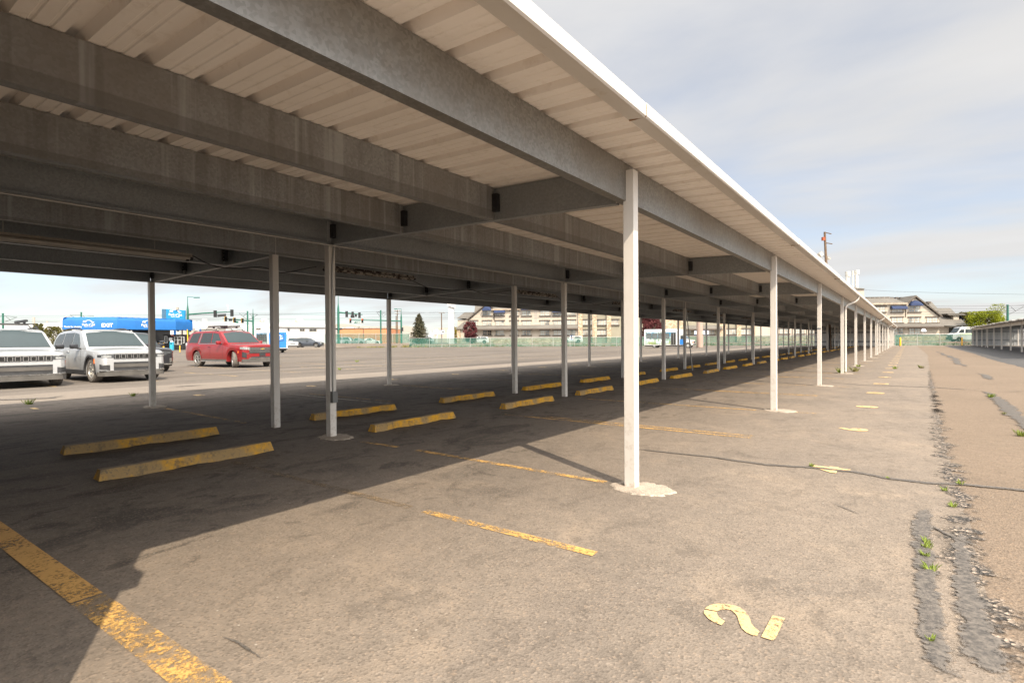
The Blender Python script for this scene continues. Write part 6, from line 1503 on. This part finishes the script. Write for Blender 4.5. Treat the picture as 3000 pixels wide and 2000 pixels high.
a, c_ = uz(z1p(65, 760), .4), uz(z1p(140, 760), .4); b = MB(); b.box((a.x, .4, ZS), (c_.x, 2.9, e0.z - .05)); b.build('stone_pier', M['stone'], hotel, local=True)
b = MB(); b.box((c_.x + .01, .8, ZS), (uL - .01, 2.9, e0.z - .05)); b.build('wall', M['stucco'], hotel, local=True)
# steep roof piece left of the gable, recess between the wings, right-hand hipped roofs
q0, q1 = uz(z1p(500, 150), 6.0), uz(z1p(700, 150), 6.0); b = MB(); b.prism([(uz(z1p(465, 350), 4.0).x, 4.0, uz(z1p(465, 350), 4.0).z), (uz(z1p(700, 350), 4.0).x, 4.0, uz(z1p(465, 350), 4.0).z), (q1.x + 2, 6, q1.z + 1.2), (q0.x, 6, q0.z + .5)], (0, 3, 0)); b.build('roof', M['shingle'], hotel, local=True)
a, c_ = uz(z1p(1845, 575)), uz(z1p(1912, 280)); b = MB(); b.box((a.x, -.02, a.z), (c_.x, .06, eave)); b.build('recess_wall', M['tan_wall'], hotel, local=True)
e0 = uz(z4p(1950, 860), -.8); q0, q1 = uz(z4p(1950, 455), 8), uz(z4p(2235, 455), 8); e1 = uz(z5p(742, 640), -.8)
b = MB(); b.add([(uE, -.8, e1.z), (e1.x, -.8, e1.z), (q1.x, 8, q1.z), (uE - 3, 8, q0.z), (uE - 3, 17, e1.z), (e1.x, 17, e1.z)], [(0, 1, 2, 3), (1, 5, 2), (3, 2, 5, 4), (0, 3, 4), (0, 4, 5, 1)]); b.build('roof', M['shingle'], hotel, local=True)
b = MB(); b.box((uE + .01, 1, ZS), (e1.x - .8, 14, e1.z - .1)); b.build('wall', M['stucco'], hotel, local=True)
q0, q1, e0_ = uz(z4p(1640, 318), 6.5), uz(z4p(1825, 318), 6.5), uz(z4p(1950, 460), 4); b = MB(); b.add([(q0.x - 6, 3, e0_.z - 1.5), (e0_.x, 3, e0_.z - .6), (q1.x, 6.5, q1.z), (q0.x - 4, 6.5, q1.z), (q0.x - 6, 11, e0_.z - 1.5), (e0_.x, 11, e0_.z - 1.5)], [(0, 1, 2, 3), (1, 5, 2), (3, 2, 5, 4), (0, 3, 4), (0, 4, 5, 1)]); b.build('roof', M['shingle'], hotel, local=True)
a, c_ = uz(z4p(2215, 1010), .8), uz(z4p(2420, 880), .8); b = MB(); b.box((a.x, .80, ZS), (c_.x, .98, c_.z)); b.build('dark_opening', M['darkpane'], hotel, local=True)
a, c_ = uz(z5p(380, 440), 2.0), uz(z5p(515, 385), 2.0); b = MB(); b.prism([(a.x, 2, a.z - .6), (c_.x, 2, a.z - .6), (c_.x, 2, c_.z), (a.x, 2, c_.z)], (0, 4, 0)); b.build('dormer', M['stucco'], hotel, local=True)
b = MB(); b.prism([(a.x - 1.2, 1.6, c_.z + .05), (c_.x + 1.3, 1.6, c_.z + .05), (c_.x + .6, 1.6, c_.z + .55), (a.x - 1.6, 1.6, c_.z + .5)], (0, 4.5, 0)); b.build('dormer_roof', M['shingle'], hotel, local=True)
b = MB(); w_ = uz(z5p(660, 465), 2.0).x; b.grid([[(c_.x, y, c_.z), (c_.x + (w_ - c_.x) * .55, y, c_.z - .12), (w_ - .15, y, c_.z - .7), (w_, y, a.z - .35)] for y in (2.2, 5.2)]); b.build('awning', M['navy_cloth'], hotel, local=True)
b = MB()
for k in range(8): p = uz(z4p(452 + 103 * k, 238), 5.6); b.box((p.x - .32, 5.2, p.z - .22), (p.x + .32, 5.9, p.z + .16))
p = uz(z4p(1757, 338), 5.6); b.box((p.x - .35, 5.2, p.z - .2), (p.x + .35, 5.9, p.z + .2)); b.build('roof_vents', M['trim'], hotel, local=True)
# chimney tower with its flues
a, c_ = uz((2506, 880), 4.0), uz((2531.3, 846), 4.0); b = MB(); b.box((a.x - 2.5, 4, eaveR), (c_.x, 7, c_.z)); tw = b.build('chimney_tower', M['stucco'], hotel, local=True)
b = MB(); cx = (a.x - 2.5 + c_.x) / 2; zt_ = c_.z; b.add([(a.x - 2.9, 3.6, zt_), (c_.x + .25, 3.6, zt_), (c_.x + .25, 7.4, zt_), (a.x - 2.9, 7.4, zt_), (cx, 5.5, zt_ + .65)], [(0, 1, 4), (1, 2, 4), (2, 3, 4), (3, 0, 4), (0, 3, 2, 1)]); b.build('cap_roof', M['shingle'], tw, local=True)
for X0, X1, Y0, Y1 in ((990, 1112, 1065, 1180), (1145, 1200, 1045, 1140), (1205, 1318, 1032, 1125)):
    l_, r_ = uz((2350 + X0 / 7.84, 660 + Y0 / 7.84), 5.2), uz((2350 + X1 / 7.84, 660 + Y1 / 7.84), 5.2); w_ = r_.x - l_.x; cx = (l_.x + r_.x) / 2; b = MB()
    b.bar((cx - w_ * .16, 5.2, zt_ - 1), (cx - w_ * .16, 5.2, r_.z), w_ * .26, 10); b.bar((cx + w_ * .2, 5.5, zt_ - 1), (cx + w_ * .2, 5.5, r_.z), w_ * .22, 10)
    for k, (za, zb_) in enumerate(((r_.z, r_.z + (l_.z - r_.z) * .35), (r_.z + (l_.z - r_.z) * .38, r_.z + (l_.z - r_.z) * .72), (r_.z + (l_.z - r_.z) * .74, l_.z))): b.lathe([(.01, za), (w_ * (.46 + .02 * k), za), (w_ * (.5 - .02 * (k == 1)), zb_), (.01, zb_)], 10, Matrix.Translation((cx, 5.3, 0)))
    b.build('flue', pm('flue_white', (0.60, 0.585, 0.54), .15, 3, .5) if X0 == 990 else bpy.data.materials['flue_white'], tw, local=True)

# ------------------------------------------------------------------ industrial buildings beyond the street, left
f = Fr(620, 165); t = f.thing('factory', 'long white factory with roof stacks and a round tank behind the red SUV', 'factory'); b = MB()
f.box(b, 510, 947.5, 605, 1010, 0, 20, 0); f.box(b, 605.2, 951, 735, 1010, 1, 20, 0); f.box(b, 470, 944, 509.8, 1010, 6, 20, 0); b.build('wall', M['white_wall'], t, local=True)
b = MB(); p, q = f.P(571, 975, -4), f.P(594, 946, -4); b.lathe([((q.x - p.x) / 2, 0), ((q.x - p.x) / 2, q.z), ((q.x - p.x) * .3, q.z + .35), (.01, q.z + .5)], 20, Matrix.Translation(((p.x + q.x) / 2, p.y, 0))); b.build('tank', M['white_wall'], t, local=True, smooth=40)
b = MB(); f.box(b, 592, 933, 599, 950, 3, 1.5); f.box(b, 590.5, 944, 602, 950, 2.5, 2.5); f.box(b, 566, 939, 560, 947, 4, 1.5); b.build('roof_stack', M['white_wall'], t, local=True)
b = MB(); f.box(b, 526, 961, 566, 980, -6, 4, 0); b.build('louvred_shed', M['tan_wall'], t, local=True); b = MB(); f.box(b, 584, 962, 640, 972, -7, 4); b.build('loading_box', M['grey_wall'], t, local=True); b = MB(); f.box(b, 584, 963, 589, 970, -7.1, .1); b.build('blue_panel', M['blue'], t, local=True)
b = MB(); f.box(b, 517, 963, 524.5, 970, -.15, .1); b.build('window', M['darkpane'], t, local=True)
f = Fr(850, 158); t = f.thing('workshop', 'low white workshop with hooded roof vents above the dark blue SUV', 'factory'); b = MB()
f.box(b, 796, 953.5, 952, 1005, 0, 14, 0); b.prism([f.P(x, y) for x, y in ((722, 1005), (722, 955.5), (757, 946.5), (796, 956), (796, 1005))], (0, 22, 0)); b.build('wall', M['white_wall'], t, local=True)
b = MB(); b.prism([f.P(790, 954.6, -.6), f.P(953, 955.6, -.6), f.P(953, 950, 8), f.P(790, 946.5, 8)], (0, 0, -.25)); b.build('roof', M['white'], t, local=True)
for x0, x1, y0, y1 in ((842, 849, 961, 969), (878, 892.5, 962, 970), (906, 927.5, 962.5, 970.5), (750, 764, 960.5, 965)): win(t, f, x0, y0, x1, y1, M['tan_wall'], M['darkpane'], -.12, .7, mull=((x0 + x1) / 2,) if x1 - x0 > 9 else ())
for x, sc_ in ((882, 1), (778, 1)):
    p = f.P(x, 947, 3); b = MB(); pts = [p + Vector((.3, 0, -.5)), p + Vector((.3, 0, .5)), p + Vector((0, 0, 1.0)), p + Vector((-.5, 0, 1.0)), p + Vector((-1.15, 0, .75))]; b.tube(pts, [.5, .5, .48, .45, .42], 10); v_ = b.build('roof_vent', M['white'], t, local=True, smooth=50)
    b = MB(); b.box((p.x - 1.6, p.y - .35, p.z + .45), (p.x - 1.0, p.y + .35, p.z + .85)); b.build('hood', M['beige_trim'], v_, local=True)
b = MB()
for x in (815, 842, 852, 857, 750, 759): p = f.P(x, 949, 5); b.bar(p, p + Vector((0, 0, 1.0 if x == 842 else .6)), .22 if x in (842, 750, 759) else .12, 8)
b.build('pipe_vents', M['white'], t, local=True)
f = Fr(60, 172); t = f.thing('warehouse', 'long low white warehouse behind the silver SUVs', 'factory'); b = MB(); b.prism([f.P(x, y) for x, y in ((-60, 1010), (-60, 950), (0, 948), (65, 946.5), (118, 949), (118, 1010))], (0, 20, 0)); b.prism([f.P(x, y) for x, y in ((118.2, 1010), (118.2, 949), (184, 943), (184, 1010))], (0, 20, 0)); f.box(b, 177.5, 931, 262, 1010, 2, 20, 0); b.build('wall', M['white_wall'], t, local=True)
for x0, x1, y0, y1 in ((84, 91, 963, 966), (133.5, 138.5, 963.5, 972), (143.5, 148.5, 963, 971)): win(t, f, x0, y0, x1, y1, M['tan_wall'], M['darkpane'], -.12, .6)
b = MB(); p = f.P(99, 947, 4); b.bar(p, p + Vector((0, 0, 2.0)), .35, 8); p = f.P(138, 945, 4); b.bar(p, p + Vector((0, 0, .5)), .3, 8); p = f.P(195, 931, 4); b.box((p.x - .5, p.y, p.z), (p.x + .5, p.y + 1, p.z + .5)); b.build('pipe_vents', M['tan_wall'], t, local=True)
f = Fr(1060, 170); t = f.thing('warehouse', 'orange brick warehouse seen above the retaining wall fence', 'warehouse'); b = MB(); f.box(b, 981, 962.5, 1138, 1012, 0, 18, 0); b.build('wall', M['orange_wall'], t, local=True)
b = MB(); f.box(b, 980.5, 961.2, 1138.5, 962.6, -.2, 18.4); b.build('parapet', M['trim'], t, local=True); b = MB(); f.box(b, 1013, 958, 1036, 961.2, 3, 3); f.box(b, 1002, 959.5, 1010, 961.2, 3, 3); f.box(b, 1066, 960, 1080, 961.2, 3, 3); b.build('roof_unit', M['white'], t, local=True)
b = MB(); f.box(b, 1064.3, 962.6, 1065.3, 1010, -.12, .1); b.build('downpipe', M['trim'], t, local=True)
f = Fr(1100, 205); t = f.thing('warehouse', 'big grey warehouse with a curved roof behind the orange brick one', 'warehouse'); b = MB()
arc = [(940, 957), (960, 951.5), (985, 948.8), (1010, 948.8), (1030, 951), (1048, 955.3)]; b.prism([f.P(940, 1012)] + [f.P(*q) for q in arc] + [f.P(1048, 1012)], (0, 30, 0)); arc2 = [(1048.2, 955.5), (1110, 956.5), (1140, 956), (1165, 953.8), (1190, 954.5), (1212, 957.5)]; b.prism([f.P(1048.2, 1012, 3)] + [f.P(x, y, 3) for x, y in arc2] + [f.P(1212, 1012, 3)], (0, 30, 0)); b.build('wall', M['grey_wall'], t, local=True)
f = Fr(1290, 230); t = f.thing('warehouse', 'tan flat-roofed warehouse far behind the wooden utility pole', 'warehouse'); b = MB(); f.box(b, 1272, 960, 1340, 1010, 0, 20, 0); f.box(b, 1180, 957.5, 1204, 1012, -20, 16, 0); b.build('wall', M['tan_wall'], t, local=True); b = MB(); p = f.P(1277.5, 972, -30); b.lathe([(1.1, -.05), (1.0, .1), (.5, .25), (.01, .3)], 16, Matrix.Translation(p) @ Matrix.Rotation(R(75), 4, 'X')); b.bar((p.x, p.y + .2, 0), (p.x, p.y + .2, p.z), .15, 8); b.build('dish', M['white'], t, local=True)
b = MB()
for x, yt in ((1262, 968), (1269, 972), (1281, 962), (1310, 965)): f.box(b, x, yt, x + 1.2, 1005, -40, .4, 0)
f.box(b, 1255, 981, 1268, 1005, -60, 4, 0); f.box(b, 1258, 975, 1312, 976.2, -40, .4); b.build('yard_posts', M['white'], t, local=True)

# ------------------------------------------------------------------ right-hand carport
rc = thing('carport', 'second white carport on the right with a wavy bent eave', 'carport', (9.0, 100, 0)); XC = 8.0; Y0R = 44.0; YER = 111.2
def rz_(x): return 2.78 + (x - XC) * .045
rr_ = random.Random(12); wav = [(rr_.uniform(-.05, .03), rr_.uniform(-.05, .05)) for _ in range(60)]
b = MB(); ysr = [Y0R + (YER - Y0R) * k / 59 for k in range(60)]; rows = []
for x in (XC - .75, XC - .55, XC, XC + 3, XC + 6.2):
    rows.append([(x + (wav[k][1] if x < XC - .5 else 0), y, rz_(x) + (wav[k][0] if x < XC - .3 else 0)) for k, y in enumerate(ysr)])
b.grid(rows); b.grid([[(p[0], p[1], p[2] + .07) for p in r] for r in rows]); b.grid([rows[0], [(p[0], p[1], p[2] + .07) for p in rows[0]]]); b.build('roof', M['roof'], rc)
b = MB(); b.grid([[(p[0] - .01, p[1], p[2] + .075) for p in rows[0]], [(p[0] - .12, p[1], p[2] + .06) for p in rows[0]], [(p[0] - .12, p[1], p[2] - .03) for p in rows[0]], [(p[0] - .01, p[1], p[2] - .035) for p in rows[0]]]); b.build('gutter', M['gutter'], rc)
for x in (XC - .03, XC + 1.6, XC + 3.2, XC + 5.2): b = MB(); channel_y(b, x, Y0R, YER - .1, rz_(x) - .05, .32, .08, -1 if x > XC else 1); b.build('beam', M['galv_plain' if x > XC else 'post'], rc)
pm_ = None
for i in range(10):
    for x in (XC, XC + 5.2):
        yy = YER - .75 - 6.495 * i * (1.0); b = MB()
        if pm_ is None: b.bbox((-.06, -.06, 0.004), (.06, .06, rz_(x) - .06), .005); o = b.build('post', M['post'], rc, local=True); pm_ = o.data
        else: o = bpy.data.objects.new('post', pm_); COL.objects.link(o); o.parent = rc
        o.location = (x - 9.0, yy - 100, 0)
    b = MB(); b.box((XC + .07, yy, rz_(XC) - .36), (XC + 5.1, yy + .05, rz_(XC) - .06)); b.build('rafter', M['galv_plain'], rc)
b = MB(); pts = []; x = XC - .1
while x < XC + 6.0:
    for dx, dy in ((0, 0), (.2, 0), (.22, .03), (.30, .03), (.32, 0)): pts.append((x + dx, YER - dy))
    x += .36
b.grid([[(p[0], p[1], .02) for p in pts], [(p[0], p[1], rz_(p[0]) - .03) for p in pts]]); w_ = b.build('end_wall', pm('grey_wall_panel', (0.33, 0.34, 0.345), .12, .8, .6), rc)
b = MB()
for z in (.75, 2.05): b.box((XC - 9.0 + .1, YER - 100 - .13, z), (XC - 9.0 + 6.0, YER - 100 - .035, z + .2))
b.build('girt', M['girt'], w_, local=True)
for i in (1, 3): yy = YER - .75 - 6.495 * i; b = MB(); b.tube([(XC - .72, yy + .6, rz_(XC) - .08), (XC - .66, yy + .55, rz_(XC) - .22), (XC - .2, yy + .2, rz_(XC) - .36), (XC - .10, yy + .13, rz_(XC) - .5), (XC - .10, yy + .13, .2), (XC - .22, yy + .15, .07)], .045, 8); b.build('downspout', M['gutter'], rc, smooth=50)
f = Fr(2990, 84); t = f.thing('storage_shed', 'pale ribbed storage shed under the right-hand carport', 'shed'); b = MB(); f.box(b, 2981, 963, 3040, 1012, 0, 6, 0); b.build('wall', M['wallpanel'], t, local=True); b = MB(); f.box(b, 2980, 961.5, 3041, 963.2, -.1, 6.2); b.build('roof', M['wallpanel'], t, local=True)

# ------------------------------------------------------------------ cars on the street behind the fence
for px, D, lab, P, pt, fl in ((1402, 127, 'white SUV driving behind the fence beside the dark red tree', CARP, 'whitecar', 1), (1676, 127, 'white car behind the fence next to the letter B sign', CARP, 'whitecar', 1), (1000, 119, 'silver SUV behind the fence on the retaining wall', CARP, 'silver', 1),
                          (1042, 121, 'small grey car behind the fence right of the silver SUV', SEDP, 'greycar', 1), (1088, 124, 'white car behind the fence below the orange warehouse', SEDP, 'whitecar', 0), (1243, 128, 'grey pickup-like car behind the fence below the spruce', CARP, 'greycar', 1)):
    farcar('passing_car', lab, 'car', (*A(px, 1000, D).xy, ZS), CR + (math.pi if fl else 0) + R(4), P, M[pt], 'cars behind the fence')
# tall passenger van
vt = thing('passenger_van', 'tall white passenger van with green stripes behind the fence', 'van', (*A(2838, 1000, 96).xy, ZS), CR + math.pi - R(12)); L = 5.9
side = [(-2.95, .45), (-2.95, 2.3), (-2.8, 2.55), (1.2, 2.62), (1.75, 2.50), (2.35, 1.55), (2.85, 1.35), (2.98, 1.05), (3.0, .5), (2.75, .42)]
for ax in (2.0, -1.75): side += [(ax + .44 * math.cos(math.pi * k / 8), .42 + .44 * math.sin(math.pi * k / 8)) for k in range(9)]
b = MB(); b.prism([(x, 1.0, z) for x, z in side], (0, -2.0, 0)); b.build('body', M['whitecar'], vt, local=True)
for sgn in (-1, 1):
    for poly, nm in (([(1.25, 1.55), (1.2, 2.15), (1.72, 2.15), (2.15, 1.55)], 'window'), ([(-.9, 1.5), (-.9, 2.2), (1.05, 2.2), (1.05, 1.5)], 'window'), ([(-2.8, 1.5), (-2.8, 2.2), (-1.0, 2.2), (-1.0, 1.5)], 'window')): b = MB(); b.prism([(x, sgn * 1.002, z) for x, z in poly], (0, sgn * .012, 0)); b.build(nm, M['glass'], vt, local=True)
    b = MB(); b.prism([(x, sgn * 1.002, z) for x, z in ((-2.9, 1.25), (-2.9, 1.42), (1.9, 1.42), (2.2, 1.25))], (0, sgn * .008, 0)); b.build('stripe', pm('lime_stripe', (0.14, 0.50, 0.03), .05, 2, .4) if sgn < 0 else bpy.data.materials['lime_stripe'], vt, local=True)
    b = MB(); b.box((2.72, min(sgn * .6, sgn * .98), .98), (2.97, max(sgn * .6, sgn * .98), 1.22)); b.build('headlight', M['lamp_glass'], vt, local=True)
b = MB(); b.prism([(1.80, .92, 2.42), (1.80, -.92, 2.42), (2.36, -.95, 1.58), (2.36, .95, 1.58)], (.02, 0, .012)); b.build('windscreen', M['glass2'], vt, local=True); b = MB(); b.box((2.9, -.95, .38), (3.08, .95, .75)); b.build('bumper', M['plastic'], vt, local=True); b = MB(); b.box((2.96, -.55, .8), (3.02, .55, 1.08)); b.build('grille', M['plastic'], vt, local=True)
tm = None
for x in (2.0, -1.75):
    for sgn in (-1, 1):
        if tm is None: o = wheel_mesh(.36, .24).build('wheel', M['rubber'], vt, local=True, smooth=40); tm = o.data
        else: o = bpy.data.objects.new('wheel', tm); COL.objects.link(o); o.parent = vt
        o.location = (x, sgn * .86, .36); o.rotation_euler = (R(-90) * sgn, 0, 0)

# ================================================================== trees
def leaf_mat(name, a, b_, tr=.25):
    t = NT(name); n = t.noise(.9, 4); f_ = t.noise(6, 3); c = t.mix(t.rng(n, .35, .65), a, b_); c = t.mix(t.rng(f_, .3, .7, 0, .4), c, tuple(x * .5 for x in a)); t.set(c, .75); t.b.inputs['Specular IOR Level'].default_value = .2
    tl = t.n.new('ShaderNodeBsdfTranslucent'); mx = t.n.new('ShaderNodeMixShader'); mx.inputs[0].default_value = tr; t.l.new(c, tl.inputs[0]); t.l.new(t.b.outputs[0], mx.inputs[1]); t.l.new(tl.outputs[0], mx.inputs[2]); t.l.new(mx.outputs[0], t.out.inputs[0]); return t.m
M['leaf_olive'] = leaf_mat('olive_leaves', (0.085, 0.085, 0.022), (0.15, 0.13, 0.035)); M['leaf_plum'] = leaf_mat('plum_leaves', (0.075, 0.018, 0.022), (0.19, 0.060, 0.060)); M['leaf_lime'] = leaf_mat('lime_leaves', (0.20, 0.24, 0.015), (0.32, 0.34, 0.03), .4); M['leaf_yellow'] = leaf_mat('yellow_leaves', (0.26, 0.22, 0.03), (0.34, 0.27, 0.05), .35)
M['needle'] = leaf_mat('spruce_needles', (0.058, 0.062, 0.036), (0.12, 0.105, 0.062), .1); M['bark'] = pm('tree_bark', (0.10, 0.075, 0.055), .3, 4, .95, bump=.5)
def tree(name, label, px, D, ytop, x0, x1, ybase, leafm, n=2600, size=.17, gaps=.45, z0=0.0, seed=1, group=None, crown_lo=.28):
    f = Fr(px, D); t = thing(name, label, 'tree', (f.o.x, f.o.y, z0), YAW, group); r = random.Random(seed); f.o = Vector((f.o.x, f.o.y, z0))
    zt = f.P(px, ytop).z; w_ = (f.P(x1, ytop).x - f.P(x0, ytop).x) / 2; cx = (f.P(x1, ytop).x + f.P(x0, ytop).x) / 2; zb = zt * crown_lo; trunk = MB(); lv = MB()
    trunk.tube([(0, 0, 0), (r.uniform(-.1, .1), 0, zt * .25), (cx * .5, .1, zt * .5), (cx * .8, 0, zt * .88)], [w_ * .10, w_ * .075, w_ * .05, .02], 7)
    clumps = []
    nl = 26
    for k in range(nl):
        u = (k + .5) / nl; z = zb + (zt - zb) * u; prof = math.sin(math.pi * min(1, (.12 + .88 * (1 - u)) ** .75 * .62 + .0)) if True else 1
        rad = w_ * (.35 + .65 * math.sin(math.pi * (.15 + .75 * (1 - u)))) * r.uniform(.55, 1.0); a = k * 2.4 + r.uniform(-.5, .5); c_ = Vector((cx + math.cos(a) * rad * .78, math.sin(a) * rad * .78, z)); clumps.append((c_, w_ * r.uniform(.22, .42)))
        st = Vector((cx * u * .8, 0, zt * (.22 + .55 * u * .9))); trunk.tube([st, (st + c_) / 2 + Vector((0, 0, -.1)), c_], [w_ * .03, w_ * .02, .012], 5)
    for _ in range(n):
        c_, cr_2 = clumps[int(r.random() * nl)]; d = Vector((r.gauss(0, 1), r.gauss(0, 1), r.gauss(0, .8))).normalized() * cr_2 * (r.random() ** .4) * r.uniform(.8, 1.15); p = c_ + d
        if p.z > zt: p.z = zt - r.random() * .3
        e1 = Vector((r.gauss(0, 1), r.gauss(0, 1), r.gauss(0, 1))).normalized(); e2 = e1.cross(Vector((r.gauss(0, 1), r.gauss(0, 1), r.gauss(0, 1)))).normalized(); s_ = size * r.uniform(.6, 1.4)
        lv.add([p - e1 * s_, p + e2 * s_ * .55, p + e1 * s_, p - e2 * s_ * .55], [(0, 1, 2, 3)])
    trunk.build('trunk', M['bark'], t, local=True, smooth=60); lv.raw('crown', M[leafm], t); return t
tree('broadleaf_tree', 'small olive green tree between the two silver SUVs, nearer the roof rack', 111, 118, 948, 93, 130, 1003, 'leaf_olive', 3000, .17, seed=3, group='olive trees by the white warehouse', crown_lo=.15)
tree('broadleaf_tree', 'spreading olive brown tree under the left end of the blue canopy', 178, 116, 957, 138, 216, 1003, 'leaf_olive', 4200, .17, seed=4, group='olive trees by the white warehouse', crown_lo=.12)
tree('plum_tree', 'dark red plum tree at the left end of the hotel', 1380, 124, 943, 1356, 1401, 1000, 'leaf_plum', 3600, .17, seed=5, group='red leaved plum trees', z0=ZS, crown_lo=.12)
tree('plum_tree', 'large dark red plum tree behind the shuttle bus', 1912, 118, 920, 1868, 1946, 1005, 'leaf_plum', 6500, .20, seed=6, group='red leaved plum trees', z0=ZS, crown_lo=.12)
tree('broadleaf_tree', 'yellow green young tree between the white pylon and the hotel', 1334, 160, 958, 1326, 1344, 1003, 'leaf_yellow', 1500, .18, seed=7, crown_lo=.15)
tree('broadleaf_tree', 'bright lime green tree rising over the right-hand carport roof', 2888, 118, 912, 2836, 2944, 1000, 'leaf_lime', 8000, .17, seed=8, group='lime trees', z0=ZS, crown_lo=.25)
tree('broadleaf_tree', 'darker green tree at the corner of the hotel roof', 2825, 150, 915, 2803, 2850, 1000, 'leaf_olive', 3000, .22, seed=9, z0=ZS, crown_lo=.25)
tree('broadleaf_tree', 'thin airy tree with few leaves standing above the lime tree', 2922, 122, 890, 2895, 2948, 1000, 'leaf_lime', 700, .13, seed=10, group='lime trees', z0=ZS, crown_lo=.5)
# spruce
f = Fr(1228, 124); f.o.z = ZS; t = thing('spruce_tree', 'olive brown spruce with a pointed top behind the green fence', 'tree', f.o, YAW); zt = f.P(1225, 919).z; w_ = (f.P(1259, 980).x - f.P(1199, 980).x) / 2; r = random.Random(31); trunk = MB(); lv = MB(); trunk.tube([(0, 0, 0), (0, 0, zt * .5), (-.2, 0, zt)], [.24, .15, .02], 8)
for k in range(96):
    u = (k / 95) ** .85; z = zt * (.06 + .93 * u); rad = w_ * (1.06 - u) ** .82 * r.uniform(.62, 1.12); a = k * 2.399; tip = Vector((math.cos(a) * rad, math.sin(a) * rad, z + rad * .10 - .1)); st = Vector((0, 0, z)); trunk.tube([st, (st + tip) / 2 - Z * .05, tip], [.04, .025, .01], 4)
    for _ in range(64):
        v = r.random() ** .65; p = st + (tip - st) * v + Vector((r.gauss(0, .16), r.gauss(0, .16), r.gauss(-.05, .14))) * (.5 + rad * .35); e1 = (tip - st).normalized() * .6 + Vector((r.gauss(0, .5), r.gauss(0, .5), r.gauss(0, .5))); e1.normalize(); e2 = e1.cross(Vector((r.gauss(0, 1), r.gauss(0, 1), r.gauss(0, 1)))).normalized(); s_ = .19 * r.uniform(.6, 1.4)
        lv.add([p - e1 * s_, p + e2 * s_ * .34, p + e1 * s_, p - e2 * s_ * .34], [(0, 1, 2, 3)])
trunk.build('trunk', M['bark'], t, local=True); lv.raw('crown', M['needle'], t)
# far bare scrub behind the booth
f = Fr(500, 190); b = MB(); r = random.Random(8)
for _ in range(2600):
    p = f.o + f.R.transposed() @ Vector((r.uniform(-12, 9), r.uniform(-2, 2), r.uniform(.5, 4.6) * r.random() ** .3)); e1 = Vector((r.gauss(0, 1), r.gauss(0, 1), r.gauss(0, 1))).normalized() * .28; e2 = e1.cross(Vector((r.gauss(0, 1), r.gauss(0, 1), 1))).normalized() * .10; b.add([p - e1, p + e2, p + e1, p - e2], [(0, 1, 2, 3)])
tag(b.raw('scrub', leaf_mat('dry_scrub', (0.22, 0.17, 0.10), (0.40, 0.33, 0.24))), 'pale dry scrub growing far behind the toll booth', 'shrubs', kind='stuff')

# ------------------------------------------------------------------ weeds in the cracks
wl3 = [(2378, 1366, .10, 'weed sprouting beside the painted number four'), (2601, 1401, .05, 'tiny weed in the tar seam right of number four'), (2812, 1418, .10, 'bright weed where the tar seam meets the tan lane'), (2767, 1437, .09, 'weed just below the tar seam on the asphalt edge'), (2791, 1484, .10, 'weed at the head of the cracked patch'),
       (2718, 1590, .09, 'upper weed of the three close ones in the left tar patch'), (2715, 1603, .12, 'largest weed in the left tar patch'), (2711, 1629, .09, 'pale weed just under the largest one in the tar patch'), (2724, 1670, .12, 'lowest bright weed in the left tar patch'), (2728, 1876, .06, 'tiny weed near the bottom of the left tar patch'),
       (2903, 1164, .22, 'weed clump in the dark crack of the tan lane'), (2940, 1213, .12, 'dry weed left of the dark crack'), (2992, 1276, .20, 'weed at the right edge of the photo in the lane'), (2465, 1092, .55, 'bright green weed clump at the foot of the fourth eave post'), (2505, 1088, .5, 'dry straggling weed beside the first downspout'), (2515, 1074, .3, 'small weed behind the downspout base'),
       (2622, 1080, .3, 'weed on the line of stall numbers'), (2700, 1078, .35, 'dry weed on the tan lane edge'), (1046, 1060, .35, 'green weed alone in the pale lot'), (995, 1083, .25, 'flat weed out in the pale lot'), (390, 1160, .22, 'weed at the edge of the pale lot by the first lot post'), (85, 1184, .3, 'weed tuft on the asphalt edge near the left side')]
for px, py, h_, lab in wl3:
    p = G(px, py, 0.006); b = MB(); h_ *= .55; tufts(b, (0, 0, 0), 16 if h_ < .11 else 40, h_ * .8, h_ * .45, .003 + h_ * .022)
    for _ in range(6 if h_ < .11 else 14):
        a = rg.uniform(0, 6.28); l_ = h_ * rg.uniform(.4, .8); d = Vector((math.cos(a), math.sin(a), rg.uniform(.2, .8))).normalized() * l_; n_ = d.cross(Z).normalized() * l_ * .22; b.add([(0, 0, .002), d * .5 + n_, d, d * .5 - n_], [(0, 1, 2, 3)])
    o = b.raw('weed', M['grass'] if 'dry' in lab or 'straggling' in lab else M['grass_green']); o.location = p; tag(o, lab, 'weed', 'weeds in the pavement')
